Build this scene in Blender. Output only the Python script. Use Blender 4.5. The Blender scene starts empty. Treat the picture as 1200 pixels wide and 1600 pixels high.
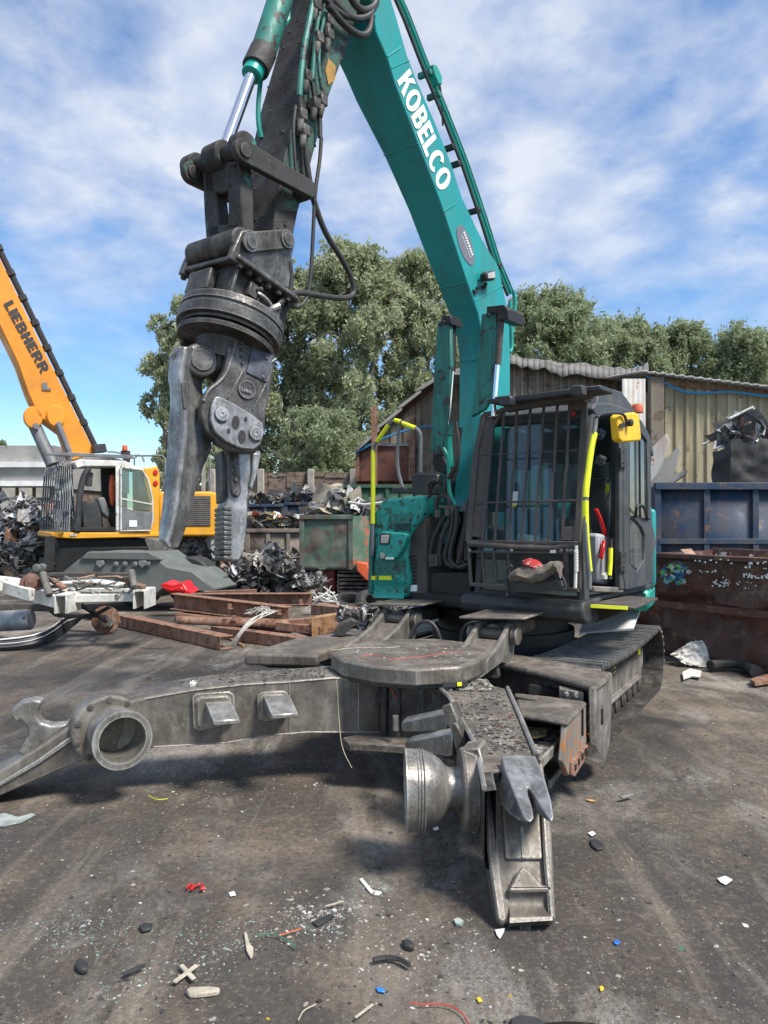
import bpy, bmesh, math, random
import numpy as np
from mathutils import Vector, Matrix
random.seed(7)
R = math.radians
C = bpy.context.scene.collection
scn = bpy.context.scene
# ------------------------------------------------------------------ camera, light, exposure
CAMZ = 1.9
cd = bpy.data.cameras.new('camera'); cam = bpy.data.objects.new('camera', cd); C.objects.link(cam)
cam.location = (0, 0, CAMZ); cam.rotation_euler = (R(90), 0, 0)
cd.sensor_fit = 'VERTICAL'; cd.sensor_height = 24; cd.lens = 24 * 1200 / 1600
cd.shift_y = 5 / 1600
cd.clip_start = .05; cd.clip_end = 2000
scn.camera = cam
SUN_EL, SUN_AZ = 55, 128          # azimuth clockwise from +Y (the view direction)
sd = bpy.data.lights.new('sun', 'SUN'); so = bpy.data.objects.new('sun', sd); C.objects.link(so)
sd.energy = 4.1; sd.angle = R(14.0); sd.color = (1, .95, .87)
_d = Vector((math.sin(R(SUN_AZ)) * math.cos(R(SUN_EL)), math.cos(R(SUN_AZ)) * math.cos(R(SUN_EL)), math.sin(R(SUN_EL))))
so.rotation_euler = _d.to_track_quat('Z', 'Y').to_euler(); so.location = (8, -8, 20)
w = bpy.data.worlds.new('World'); scn.world = w; w.use_nodes = True
nt = w.node_tree; nt.nodes.clear()
def N(nt, t, **k):
    n = nt.nodes.new(t)
    for a, b in k.items():
        if a.startswith('i_'): n.inputs[int(a[2:])].default_value = b
        else: setattr(n, a, b)
    return n
def L(nt, a, b): nt.links.new(a, b)
out = N(nt, 'ShaderNodeOutputWorld')
sky = N(nt, 'ShaderNodeTexSky', sky_type='NISHITA', sun_disc=False, sun_elevation=R(SUN_EL), sun_rotation=R(SUN_AZ),
        altitude=0, air_density=1.0, dust_density=.3, ozone_density=3.5)
bg1 = N(nt, 'ShaderNodeBackground'); bg1.inputs[1].default_value = .10
hs = N(nt, 'ShaderNodeHueSaturation'); hs.inputs['Saturation'].default_value = 1.28; hs.inputs['Value'].default_value = 1.35; L(nt, sky.outputs[0], hs.inputs['Color']); L(nt, hs.outputs[0], bg1.inputs[0])
bg2 = N(nt, 'ShaderNodeBackground'); bg2.inputs[0].default_value = (.66, .76, .95, 1); bg2.inputs[1].default_value = .70
geo = N(nt, 'ShaderNodeTexCoord'); sep = N(nt, 'ShaderNodeSeparateXYZ'); L(nt, geo.outputs['Generated'], sep.inputs[0])
za = N(nt, 'ShaderNodeMath', operation='ADD'); L(nt, sep.outputs[2], za.inputs[0]); za.inputs[1].default_value = .22
dx = N(nt, 'ShaderNodeMath', operation='DIVIDE'); L(nt, sep.outputs[0], dx.inputs[0]); L(nt, za.outputs[0], dx.inputs[1])
dy = N(nt, 'ShaderNodeMath', operation='DIVIDE'); L(nt, sep.outputs[1], dy.inputs[0]); L(nt, za.outputs[0], dy.inputs[1])
cb = N(nt, 'ShaderNodeCombineXYZ'); L(nt, dx.outputs[0], cb.inputs[0]); L(nt, dy.outputs[0], cb.inputs[1])
n1 = N(nt, 'ShaderNodeTexNoise'); n1.inputs['Scale'].default_value = 2.1; n1.inputs['Detail'].default_value = 8; n1.inputs['Roughness'].default_value = .60; n1.inputs['Distortion'].default_value = .1
mp = N(nt, 'ShaderNodeMapping'); mp.inputs['Location'].default_value = (3.1, 1.7, 0); mp.inputs['Rotation'].default_value = (0, 0, .5); mp.inputs['Scale'].default_value = (1.1, 1, 1)
L(nt, cb.outputs[0], mp.inputs[0]); L(nt, mp.outputs[0], n1.inputs[0])
rp = N(nt, 'ShaderNodeValToRGB'); rp.color_ramp.elements[0].position = .31; rp.color_ramp.elements[1].position = .57
L(nt, n1.outputs[0], rp.inputs[0])
# clouds thin out towards the horizon
mr = N(nt, 'ShaderNodeMapRange'); mr.inputs[1].default_value = .14; mr.inputs[2].default_value = .36; mr.inputs[3].default_value = .06; mr.inputs[4].default_value = .9
L(nt, sep.outputs[2], mr.inputs[0])
mu = N(nt, 'ShaderNodeMath', operation='MULTIPLY'); L(nt, rp.outputs[0], mu.inputs[0]); L(nt, mr.outputs[0], mu.inputs[1])
n2 = N(nt, 'ShaderNodeTexNoise'); n2.inputs['Scale'].default_value = 7; n2.inputs['Detail'].default_value = 5; L(nt, mp.outputs[0], n2.inputs[0])
cr = N(nt, 'ShaderNodeValToRGB'); cr.color_ramp.elements[0].color = (.56, .66, .88, 1); cr.color_ramp.elements[1].color = (.88, .92, 1, 1)
cr.color_ramp.elements[0].position = .35; cr.color_ramp.elements[1].position = .65
L(nt, n2.outputs[0], cr.inputs[0]); L(nt, cr.outputs[0], bg2.inputs[0])
mx = N(nt, 'ShaderNodeMixShader'); L(nt, mu.outputs[0], mx.inputs[0]); L(nt, bg1.outputs[0], mx.inputs[1]); L(nt, bg2.outputs[0], mx.inputs[2])
L(nt, mx.outputs[0], out.inputs[0])
vs = scn.view_settings; vs.view_transform = 'Standard'; vs.look = 'None'; vs.exposure = .50; vs.gamma = 1; vs.use_curve_mapping = False
scn.cycles.max_bounces = 6; scn.cycles.transparent_max_bounces = 12

# ------------------------------------------------------------------ pixel helpers (photo pixels, 1200 x 1600, horizon at 805)
CAM = Vector((0, 0, CAMZ))
def ray(px, py): return Vector(((px - 600) / 1200, 1, -(py - 805) / 1200))
def W(px, py, d): return CAM + ray(px, py) * d
def onP(px, py, p0, n):
    r = ray(px, py); return CAM + r * ((p0 - CAM).dot(n) / r.dot(n))
def onZ(px, py, z=0): return onP(px, py, Vector((0, 0, z)), Vector((0, 0, 1)))
def V(*a): return Vector(a)
def ul(pts, f, *a): return [f(x, y, *a) for x, y in pts]

# ------------------------------------------------------------------ mesh builder
class MB:
    def __init__(s): s.v = []; s.f = []; s.m = []
    def add(s, vs, fs, m=0):
        o = len(s.v); s.v += [tuple(x) for x in vs]; s.f += [tuple(i + o for i in f) for f in fs]; s.m += [m] * len(fs); return s
    def prism(s, pts, vec, m=0):
        n = len(pts); vec = Vector(vec)
        # orient so that faces point outwards
        nn = Vector((0, 0, 0))
        for i in range(n): nn += Vector(pts[i]).cross(Vector(pts[(i + 1) % n]))
        if nn.dot(vec) > 0: pts = pts[::-1]
        vs = [Vector(p) for p in pts] + [Vector(p) + vec for p in pts]
        fs = [tuple(range(n)), tuple(range(2 * n - 1, n - 1, -1))] + [(i, i + n, (i + 1) % n + n, (i + 1) % n) for i in range(n)]
        return s.add(vs, fs, m)
    def box(s, c, x, y, z, m=0):      # centre, three half-axis vectors
        c, x, y, z = map(Vector, (c, x, y, z))
        if x.cross(y).dot(z) < 0: z = -z
        vs = [c + a * x + b * y + d * z for d in (-1, 1) for b in (-1, 1) for a in (-1, 1)]
        return s.add(vs, [(0, 2, 3, 1), (4, 5, 7, 6), (0, 1, 5, 4), (2, 6, 7, 3), (0, 4, 6, 2), (1, 3, 7, 5)], m)
    def abox(s, x0, x1, y0, y1, z0, z1, m=0):
        return s.box(((x0 + x1) / 2, (y0 + y1) / 2, (z0 + z1) / 2), ((x1 - x0) / 2, 0, 0), (0, (y1 - y0) / 2, 0), (0, 0, (z1 - z0) / 2), m)
    def bar(s, p, q, w, h, up=(0, 0, 1), m=0):
        p, q = Vector(p), Vector(q); d = (q - p); sd_ = d.cross(Vector(up))
        if sd_.length < 1e-5: sd_ = d.cross(Vector((1, 0, 0)))
        sd_.normalize(); u = sd_.cross(d).normalized()
        return s.box((p + q) / 2, d / 2, sd_ * w / 2, u * h / 2, m)
    def rings(s, rings, cap=True, m=0, closed=True):
        n = len(rings[0]); o = []
        for r in rings: o += list(r)
        fs = []
        for k in range(len(rings) - 1):
            for i in range(n if closed else n - 1):
                j = (i + 1) % n
                fs.append((k * n + i, k * n + j, (k + 1) * n + j, (k + 1) * n + i))
        if cap: fs += [tuple(range(n - 1, -1, -1)), tuple((len(rings) - 1) * n + i for i in range(n))]
        return s.add(o, fs, m)
    def lathe(s, p, ax, prof, n=24, m=0, cap=True):   # prof = [(t, r)] along ax from p
        ax = Vector(ax).normalized(); a = ax.orthogonal().normalized(); b = ax.cross(a)
        return s.rings([[Vector(p) + ax * t + (a * math.cos(2 * math.pi * i / n) + b * math.sin(2 * math.pi * i / n)) * r for i in range(n)] for t, r in prof], cap, m)
    def cyl(s, p, q, r, r2=None, n=16, m=0):
        p, q = Vector(p), Vector(q); return s.lathe(p, q - p, [(0, r), ((q - p).length, r if r2 is None else r2)], n, m)
    def tube(s, pts, r, n=8, m=0, smooth=0):
        pts = [Vector(p) for p in pts]
        for _ in range(smooth):
            q = [pts[0]]
            for a, b in zip(pts, pts[1:]): q += [a * .75 + b * .25, a * .25 + b * .75]
            pts = q + [pts[-1]]
        t = (pts[1] - pts[0]).normalized(); a = t.orthogonal().normalized(); rs = []
        for i, p in enumerate(pts):
            t2 = (pts[min(i + 1, len(pts) - 1)] - pts[max(i - 1, 0)]).normalized()
            a = (a - t2 * a.dot(t2)).normalized(); b = t2.cross(a)
            rr = float(np.interp(i / (len(pts) - 1), [k_ / (len(r) - 1) for k_ in range(len(r))], r)) if isinstance(r, (list, tuple)) else r
            rs.append([p + (a * math.cos(2 * math.pi * k / n) + b * math.sin(2 * math.pi * k / n)) * rr for k in range(n)])
        return s.rings(rs, True, m)
    def link(s, p, q, r, vec, r2=None, n=8, m=0):     # stadium-shaped plate from p to q, extruded by vec
        p, q, vec = Vector(p), Vector(q), Vector(vec); r2 = r if r2 is None else r2
        d = (q - p).normalized(); e = vec.normalized().cross(d)
        pts = [p + (-d * math.sin(t) + e * math.cos(t)) * r for t in [math.pi * i / n for i in range(n + 1)]]
        pts += [q + (d * math.sin(t) - e * math.cos(t)) * r2 for t in [math.pi * i / n for i in range(n + 1)]]
        return s.prism(pts, vec, m)
    def build(s, name, mats, parent=None, bevel=0, smooth=35, seg=1, loc=None):
        me = bpy.data.meshes.new(name)
        if parent is not None:
            rt = parent
            while rt.parent: rt = rt.parent
            o0 = rt.location.copy()
        elif loc is not None: o0 = Vector(loc)
        else:
            a = np.array(s.v); o0 = Vector(((a[:, 0].min() + a[:, 0].max()) / 2, (a[:, 1].min() + a[:, 1].max()) / 2, a[:, 2].min()))
        me.from_pydata([(x[0] - o0[0], x[1] - o0[1], x[2] - o0[2]) for x in s.v], [], s.f)
        if not isinstance(mats, (list, tuple)): mats = [mats]
        for m_ in mats: me.materials.append(m_)
        me.polygons.foreach_set('material_index', s.m)
        if smooth is not None:
            me.shade_smooth(); me.set_sharp_from_angle(angle=R(smooth))
        me.update()
        o = bpy.data.objects.new(name, me); C.objects.link(o)
        if parent is not None: o.parent = parent
        else: o.location = o0
        if bevel:
            b = o.modifiers.new('bevel', 'BEVEL'); b.width = bevel; b.segments = seg; b.limit_method = 'ANGLE'; b.angle_limit = R(38)
            b.harden_normals = False; b.use_clamp_overlap = True
        return o
def thing(name, label, cat, loc=(0, 0, 0), group=None):
    o = bpy.data.objects.new(name, None); C.objects.link(o); o.location = loc; o.empty_display_size = .2
    o['label'] = label; o['category'] = cat
    if group: o['group'] = group
    return o
def tag(o, label=None, cat=None, group=None, kind=None):
    for k, v_ in (('label', label), ('category', cat), ('group', group), ('kind', kind)):
        if v_: o[k] = v_
    return o
def copy_thing(t, loc, rz=0, label=None, scale=None):
    def cp(o, par):
        c = o.copy(); C.objects.link(c)
        if par is not None: c.parent = par
        for ch in [x for x in KIDS if x.parent == o]: cp(ch, c)
        return c
    KIDS = list(C.objects)
    r = cp(t, None); r.location = loc; r.rotation_euler = (0, 0, rz)
    if scale: r.scale = (scale,) * 3
    if label: r['label'] = label
    return r

# ------------------------------------------------------------------ letters: convex / simple polygons in a unit-high cell
def arc(cx, cy, rx, ry, t, a0, a1, n=8, ty=None):
    ty = ty or t; o = []
    for i in range(n):
        a, b = R(a0 + (a1 - a0) * i / n), R(a0 + (a1 - a0) * (i + 1) / n)
        o.append([(cx + rx * math.cos(a), cy + ry * math.sin(a)), (cx + rx * math.cos(b), cy + ry * math.sin(b)),
                  (cx + (rx - t) * math.cos(b), cy + (ry - ty) * math.sin(b)), (cx + (rx - t) * math.cos(a), cy + (ry - ty) * math.sin(a))])
    return o
def rc(x0, y0, x1, y1): return [(x0, y0), (x1, y0), (x1, y1), (x0, y1)]
def letter(c, t=.22):
    if c == 'K': return .82, [rc(0, 0, t, 1), [(t, .36), (t, .62), (.52, 1), (.82, 1)], [(t + .1, .52), (t + .27, .66), (.86, 0), (.56, 0)]]
    if c == 'O': return .92, arc(.46, .5, .46, .52, t, 0, 360, 20, .18)
    if c == 'B': return .76, [rc(0, 0, t, 1), rc(t, .82, .45, 1), rc(t, .42, .48, .59), rc(t, 0, .48, .18)] + arc(.45, .71, .28, .29, t, -90, 90, 7, .17) + arc(.48, .3, .28, .3, t, -90, 90, 7, .17)
    if c == 'E': return .64, [rc(0, 0, t, 1), rc(t, .81, .62, 1), rc(t, .41, .56, .59), rc(t, 0, .64, .19)]
    if c == 'L': return .60, [rc(0, 0, t, 1), rc(t, 0, .60, .2)]
    if c == 'C': return .84, arc(.46, .5, .46, .52, t, 42, 318, 16, .18)
    if c == 'I': return t, [rc(0, 0, t, 1)]
    if c == 'H': return .74, [rc(0, 0, t, 1), rc(.74 - t, 0, .74, 1), rc(t, .4, .74 - t, .6)]
    if c == 'R': return .78, [rc(0, 0, t, 1), rc(t, .82, .46, 1), rc(t, .40, .46, .58)] + arc(.46, .70, .28, .30, t, -90, 90, 7, .17) + [[(.3, .42), (.54, .42), (.80, 0), (.54, 0)]]
    if c == 'M': return .9, [rc(0, 0, .18, 1), rc(.72, 0, .9, 1), [(.18, 1), (.18, .7), (.45, .2), (.45, .5)], [(.72, 1), (.45, .5), (.45, .2), (.72, .7)]]
    if c == 'N': return .78, [rc(0, 0, .2, 1), rc(.58, 0, .78, 1), [(.2, 1), (.2, .7), (.58, 0), (.58, .3)]]
    if c == 'A': return .8, [[(0, 0), (.22, 0), (.5, 1), (.3, 1)], [(.58, 0), (.8, 0), (.5, 1), (.36, .8)], rc(.22, .22, .6, .38)]
    if c == 'Y': return .8, [rc(.3, 0, .5, .45), [(.3, .45), (.5, .45), (.22, 1), (0, 1)], [(.3, .45), (.5, .45), (.8, 1), (.58, 1)]]
    return .4, []
def lettering(mb, word, o, dirv, upv, gap=.12, f=None, lift=None, t=.22, m=0):
    """word laid from pixel o along pixel vector dirv (full length); upv = cap height vector; f maps a pixel to the surface"""
    ws = [letter(c, t) for c in word]; tot = sum(a[0] for a in ws) + gap * (len(word) - 1); x = 0
    for wd, polys in ws:
        for poly in polys:
            q = [f(o[0] + dirv[0] * (px + x) / tot + upv[0] * py, o[1] + dirv[1] * (px + x) / tot + upv[1] * py) for px, py in poly]
            mb.prism([p + lift for p in q], lift * -.6, m)
        x += wd + gap

# ------------------------------------------------------------------ materials
def ramp(nt, src, stops, interp='LINEAR'):
    r = N(nt, 'ShaderNodeValToRGB'); e = r.color_ramp.elements; r.color_ramp.interpolation = interp
    while len(e) < len(stops): e.new(.5)
    for x, (p, c) in zip(e, stops):
        x.position = p; x.color = (c if len(c) == 4 else (*c, 1)) if not isinstance(c, (int, float)) else (c, c, c, 1)
    L(nt, src, r.inputs[0]); return r.outputs[0]
def noise(nt, co, scale, detail=4, rough=.55, dist=0, stretch=None, off=(0, 0, 0)):
    n = N(nt, 'ShaderNodeTexNoise'); n.inputs['Scale'].default_value = scale; n.inputs['Detail'].default_value = detail
    n.inputs['Roughness'].default_value = rough; n.inputs['Distortion'].default_value = dist
    if stretch or off != (0, 0, 0):
        m = N(nt, 'ShaderNodeMapping'); m.inputs['Scale'].default_value = stretch or (1, 1, 1); m.inputs['Location'].default_value = off
        L(nt, co, m.inputs[0]); co = m.outputs[0]
    L(nt, co, n.inputs['Vector']); return n.outputs[0]
def mixc(nt, f, a, b):
    m = N(nt, 'ShaderNodeMix', data_type='RGBA')
    if isinstance(f, (int, float)): m.inputs[0].default_value = f
    else: L(nt, f, m.inputs[0])
    for i, c in ((6, a), (7, b)):
        if isinstance(c, tuple): m.inputs[i].default_value = c if len(c) == 4 else (*c, 1)
        else: L(nt, c, m.inputs[i])
    return m.outputs[2]
def newmat(name):
    m = bpy.data.materials.new(name); m.use_nodes = True; nt = m.node_tree; nt.nodes.clear()
    o = N(nt, 'ShaderNodeOutputMaterial'); p = N(nt, 'ShaderNodeBsdfPrincipled'); L(nt, p.outputs[0], o.inputs[0])
    tc = N(nt, 'ShaderNodeTexCoord'); return m, nt, p, tc.outputs['Object'], o
def bump(nt, p, h, strength, dist=.01):
    b = N(nt, 'ShaderNodeBump'); b.inputs['Strength'].default_value = strength; b.inputs['Distance'].default_value = dist
    L(nt, h, b.inputs['Height']); L(nt, b.outputs[0], p.inputs['Normal']); return b
def edge_mask(nt, rad=.02, lo=.80, hi=.97):
    be = N(nt, 'ShaderNodeBevel', samples=3); be.inputs[0].default_value = rad
    ge = N(nt, 'ShaderNodeNewGeometry'); d = N(nt, 'ShaderNodeVectorMath', operation='DOT_PRODUCT')
    L(nt, be.outputs[0], d.inputs[0]); L(nt, ge.outputs['Normal'], d.inputs[1])
    mr = N(nt, 'ShaderNodeMapRange'); mr.inputs[1].default_value = lo; mr.inputs[2].default_value = hi; mr.inputs[3].default_value = 1; mr.inputs[4].default_value = 0
    L(nt, d.outputs['Value'], mr.inputs[0]); return mr.outputs[0]
def mat_plain(name, col, rough=.6, metal=0, var=.25, scale=6, bmp=.15, spec=.5):
    m, nt, p, co, _ = newmat(name)
    n = noise(nt, co, scale, 5); d = tuple(c * (1 - var) for c in col); l = tuple(min(1, c * (1 + var)) for c in col)
    L(nt, ramp(nt, n, [(.3, d), (.7, l)]), p.inputs['Base Color'])
    p.inputs['Roughness'].default_value = rough; p.inputs['Metallic'].default_value = metal; p.inputs['Specular IOR Level'].default_value = spec
    if bmp: bump(nt, p, noise(nt, co, scale * 6, 3), bmp)
    return m
def mat_steel(name, base, dark, light, scale=5, rough=(.35, .7), metal=.6, bmp=.4, edge=0, grit=0, gritcol=(.03, .028, .025), er=.02):
    """worn bare steel: blotches, directional scratches, bright rubbed edges, black grime"""
    m, nt, p, co, _ = newmat(name)
    a = noise(nt, co, scale, 6, .62); c = ramp(nt, a, [(.3, dark), (.5, base), (.72, light)])
    sc = noise(nt, co, scale * 5, 3, .5, 0, (1, 1, .12)); c = mixc(nt, ramp(nt, sc, [(.55, 0), (.75, .45)]), c, light)
    sp = noise(nt, co, scale * 14, 3, .6); c = mixc(nt, ramp(nt, sp, [(.25, .75), (.42, 0)]), c, dark)
    ln = noise(nt, co, scale * .9, 7, .6, .4, (1, 1, .5), (1, 7, 3)); c = mixc(nt, ramp(nt, ln, [(.487, 0), (.498, .6), (.502, .6), (.513, 0)]), c, light)
    dr = noise(nt, co, scale * 2.4, 5, .6, 0, (1, 1, .07), (4, 4, 0)); c = mixc(nt, ramp(nt, dr, [(.52, 0), (.66, .6)]), c, dark)
    if grit:
        g = noise(nt, co, scale * .7, 5, .65, 0, None, (3, 1, 2)); c = mixc(nt, ramp(nt, g, [(.5 - grit * .2, grit), (.62, 0)]), c, gritcol)
    if edge:
        e = edge_mask(nt, er); mm = N(nt, 'ShaderNodeMath', operation='MULTIPLY'); L(nt, e, mm.inputs[0])
        L(nt, ramp(nt, sp, [(.35, .3 * edge), (.6, edge)]), mm.inputs[1]); c = mixc(nt, mm.outputs[0], c, tuple(min(1, x * 1.7) for x in light))
    L(nt, c, p.inputs['Base Color']); p.inputs['Metallic'].default_value = metal
    L(nt, ramp(nt, sp, [(.3, rough[1]), (.7, rough[0])]), p.inputs['Roughness'])
    h = noise(nt, co, scale * 3.5, 6, .55); bump(nt, p, h, bmp * .55, .012)
    return m
def mat_paint(name, paint, under=(.05, .035, .028), dirt=(.05, .045, .04), chips=.35, scale=5, rough=.38, dirtamt=.4, streak=False, edge=0, bmp=.2, metal=0):
    """painted steel with chips down to bare or rusty metal and grime over it"""
    m, nt, p, co, _ = newmat(name)
    v = noise(nt, co, scale * .5, 3); c = ramp(nt, v, [(.3, tuple(x * .85 for x in paint)), (.7, tuple(min(1, x * 1.12) for x in paint))])
    ch = noise(nt, co, scale * 1.6, 9, .68, .3); thr = .72 - chips * .35
    cm = ramp(nt, ch, [(thr, 0), (thr + .015, 1)])
    ds = noise(nt, co, scale * (1 if not streak else 2.2), 6, .62, 0, (1, 1, .18) if streak else None, (5, 2, 1))
    dm = ramp(nt, ds, [(.62 - dirtamt * .35, 0), (.82 - dirtamt * .2, min(1, dirtamt * 1.5))])
    c = mixc(nt, cm, c, under); c = mixc(nt, dm, c, dirt)
    if edge:
        e = edge_mask(nt, .015); mm = N(nt, 'ShaderNodeMath', operation='MULTIPLY'); L(nt, e, mm.inputs[0]); L(nt, ramp(nt, ch, [(.4, 0), (.6, edge)]), mm.inputs[1])
        c = mixc(nt, mm.outputs[0], c, (.16, .14, .12))
    L(nt, c, p.inputs['Base Color']); p.inputs['Metallic'].default_value = metal
    L(nt, ramp(nt, ds, [(.35, rough), (.7, min(1, rough + .4))]), p.inputs['Roughness'])
    h = noise(nt, co, scale * 10, 4, .6); bump(nt, p, h, bmp, .005)
    return m
def mat_island(name, cols, rough=.6, metal=0., bmp=.3, scale=8):
    """every loose piece takes one colour of the list"""
    m, nt, p, co, _ = newmat(name)
    g = N(nt, 'ShaderNodeNewGeometry'); k = len(cols)
    c = ramp(nt, g.outputs['Random Per Island'], [(i / k, cols[i]) for i in range(k)], 'CONSTANT')
    d = noise(nt, co, scale, 5, .65); c = mixc(nt, ramp(nt, d, [(.45, 0), (.75, .7)]), c, (.06, .05, .042))
    L(nt, c, p.inputs['Base Color']); p.inputs['Roughness'].default_value = rough; p.inputs['Metallic'].default_value = metal
    bump(nt, p, noise(nt, co, scale * 4, 3), bmp); return m
def mat_glass(name, tint=(.8, .92, .9), rough=.03, dens=.35):
    m, nt, p, co, o = newmat(name); nt.nodes.remove(p)
    t = N(nt, 'ShaderNodeBsdfTransparent'); t.inputs[0].default_value = (*tint, 1)
    g = N(nt, 'ShaderNodeBsdfGlossy'); g.inputs['Roughness'].default_value = rough; g.inputs[0].default_value = (.9, .95, 1, 1)
    f = N(nt, 'ShaderNodeFresnel'); f.inputs[0].default_value = 1.5
    d = N(nt, 'ShaderNodeBsdfDiffuse'); d.inputs[0].default_value = (.30, .33, .32, 1)
    md = N(nt, 'ShaderNodeMixShader'); dn = noise(nt, co, 3, 5, .6, 0, (1, 1, .5))
    L(nt, ramp(nt, dn, [(.35, dens * .12), (.75, dens)]), md.inputs[0]); L(nt, t.outputs[0], md.inputs[1]); L(nt, d.outputs[0], md.inputs[2])
    a = N(nt, 'ShaderNodeMath', operation='MULTIPLY'); L(nt, f.outputs[0], a.inputs[0]); a.inputs[1].default_value = 1.3
    mxx = N(nt, 'ShaderNodeMixShader'); L(nt, a.outputs[0], mxx.inputs[0]); L(nt, md.outputs[0], mxx.inputs[1]); L(nt, g.outputs[0], mxx.inputs[2])
    L(nt, mxx.outputs[0], o.inputs[0]); return m

TEAL = (.012, .32, .26)
M = {}
M['teal'] = mat_paint('teal_paint', TEAL, chips=.22, dirtamt=.15, scale=4, rough=.35)
M['teal_boom'] = mat_paint('teal_boom_paint', (.012, .285, .285), under=(.02, .09, .09), dirt=(.055, .15, .135), chips=.10, dirtamt=.45, scale=2.6, rough=.34, bmp=.12, streak=True)
M['teal_dirty'] = mat_paint('teal_grimy_paint', (.02, .20, .16), under=(.03, .028, .025), dirt=(.045, .045, .04), chips=.45, dirtamt=.55, scale=6, rough=.45, streak=True)
M['teal_chipped'] = mat_paint('teal_chipped_paint', (.015, .33, .27), under=(.045, .05, .045), chips=.47, dirtamt=.4, scale=9, rough=.4)
M['stick'] = mat_paint('stick_grime', (.05, .046, .042), under=(.02, .017, .015), dirt=(.028, .022, .019), chips=.45, dirtamt=.6, scale=6, rough=.55, bmp=.9)
M['stick_side'] = mat_paint('stick_side_grime', (.035, .13, .10), under=(.022, .02, .018), dirt=(.05, .045, .04), chips=.5, dirtamt=.7, scale=5, rough=.5, bmp=.8)
M['link'] = mat_paint('link_paint', (.042, .038, .034), under=(.03, .19, .155), dirt=(.025, .022, .02), chips=.36, dirtamt=.55, scale=7, rough=.5, bmp=.7)
M['dark'] = mat_steel('grimy_dark_steel', (.07, .062, .055), (.028, .025, .022), (.16, .15, .135), 7, (.4, .75), .35, .6, edge=.6)
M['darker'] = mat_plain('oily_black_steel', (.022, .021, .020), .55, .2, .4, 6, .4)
M['tool'] = mat_steel('worn_tool_steel', (.085, .080, .073), (.035, .032, .029), (.22, .215, .205), 6, (.28, .6), .35, .8, edge=.9, grit=.5)
M['claw'] = mat_steel('polished_claw_steel', (.24, .237, .23), (.10, .098, .094), (.50, .495, .49), 4.5, (.26, .5), .5, .9, edge=.8, grit=.35, gritcol=(.07, .067, .063))
M['arm'] = mat_steel('worn_arm_steel', (.21, .188, .158), (.10, .086, .07), (.36, .33, .285), 4, (.34, .66), .3, .7, edge=1.2, grit=.65, gritcol=(.075, .06, .046))
M['armtop'] = mat_steel('dusty_arm_top', (.155, .132, .108), (.06, .05, .042), (.28, .25, .21), 5, (.55, .9), .1, 1.0, edge=.6, grit=.6, gritcol=(.06, .052, .045))
M['bright'] = mat_steel('bright_worn_steel', (.31, .295, .27), (.13, .12, .105), (.58, .57, .54), 5, (.25, .5), .55, .7, edge=.8, grit=.5, gritcol=(.2, .18, .15))
M['shoe'] = mat_steel('track_shoe_steel', (.055, .048, .042), (.024, .021, .018), (.15, .138, .12), 8, (.4, .75), .25, .8, edge=.6, er=.005)
M['dust'] = mat_steel('dusty_frame_steel', (.20, .18, .155), (.10, .088, .075), (.32, .30, .26), 6, (.6, .9), .1, .8, edge=.4, grit=.4)
M['rust'] = mat_paint('rusty_steel', (.23, .11, .068), under=(.11, .052, .034), dirt=(.40, .31, .24), chips=.5, dirtamt=.45, scale=6, rough=.75, bmp=.7, streak=True)
M['rustplate'] = mat_paint('rust_streaked_plate', (.22, .19, .16), under=(.38, .14, .04), dirt=(.10, .08, .07), chips=.48, dirtamt=.4, scale=6, rough=.7, bmp=.5, streak=True)
M['rustlight'] = mat_paint('ochre_rust', (.40, .20, .09), under=(.20, .10, .05), dirt=(.55, .40, .24), chips=.5, dirtamt=.5, scale=8, rough=.8, bmp=.5)
M['chrome'] = mat_plain('chrome_rod', (.75, .77, .8), .12, 1, .05, 4, 0)
M['hose'] = mat_plain('rubber_hose', (.035, .033, .031), .55, 0, .3, 10, .2)
M['rubber'] = mat_plain('black_rubber', (.03, .03, .03), .7, 0, .3, 8, .3)
M['yellow'] = mat_paint('yellow_reflective_tape', (.80, .85, .02), under=(.3, .3, .05), dirt=(.25, .25, .06), chips=.12, dirtamt=.1, scale=9, rough=.4)
M['black'] = mat_paint('black_paint', (.035, .036, .038), under=(.10, .09, .08), dirt=(.11, .10, .09), chips=.2, dirtamt=.35, scale=6, rough=.38)
M['guard'] = mat_paint('guard_brown_black', (.075, .065, .058), under=(.12, .09, .07), dirt=(.16, .14, .12), chips=.3, dirtamt=.4, scale=8, rough=.55)
M['cabgrey'] = mat_paint('cab_charcoal', (.055, .06, .065), under=(.10, .095, .09), dirt=(.15, .14, .13), chips=.15, dirtamt=.35, scale=5, rough=.42)
M['glass'] = mat_glass('cab_glass', (.62, .78, .78), .03, .25)
M['glassg'] = mat_glass('door_glass', (.55, .75, .70), .05, .5)
M['white'] = mat_paint('white_paint', (.78, .78, .76), under=(.4, .38, .35), dirt=(.35, .32, .28), chips=.12, dirtamt=.2, scale=5)
M['whitesteel'] = mat_paint('dirty_white_steel', (.66, .65, .60), under=(.22, .17, .13), dirt=(.28, .25, .21), chips=.3, dirtamt=.45, scale=6, rough=.5)
M['letter_white'] = mat_plain('white_letter_film', (.82, .84, .82), .4, 0, .04, 5, 0)
M['letter_dark'] = mat_plain('dark_letter_film', (.045, .045, .05), .4, 0, .1, 5, 0)
M['orange'] = mat_paint('yellow_orange_paint', (.80, .29, .02), under=(.4, .16, .03), dirt=(.30, .15, .05), chips=.06, dirtamt=.32, scale=2, rough=.35, bmp=.05)
M['yel'] = mat_paint('machine_yellow_paint', (.80, .37, .02), under=(.35, .18, .03), dirt=(.33, .19, .06), chips=.06, dirtamt=.3, scale=2, rough=.35, bmp=.05)
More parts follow.
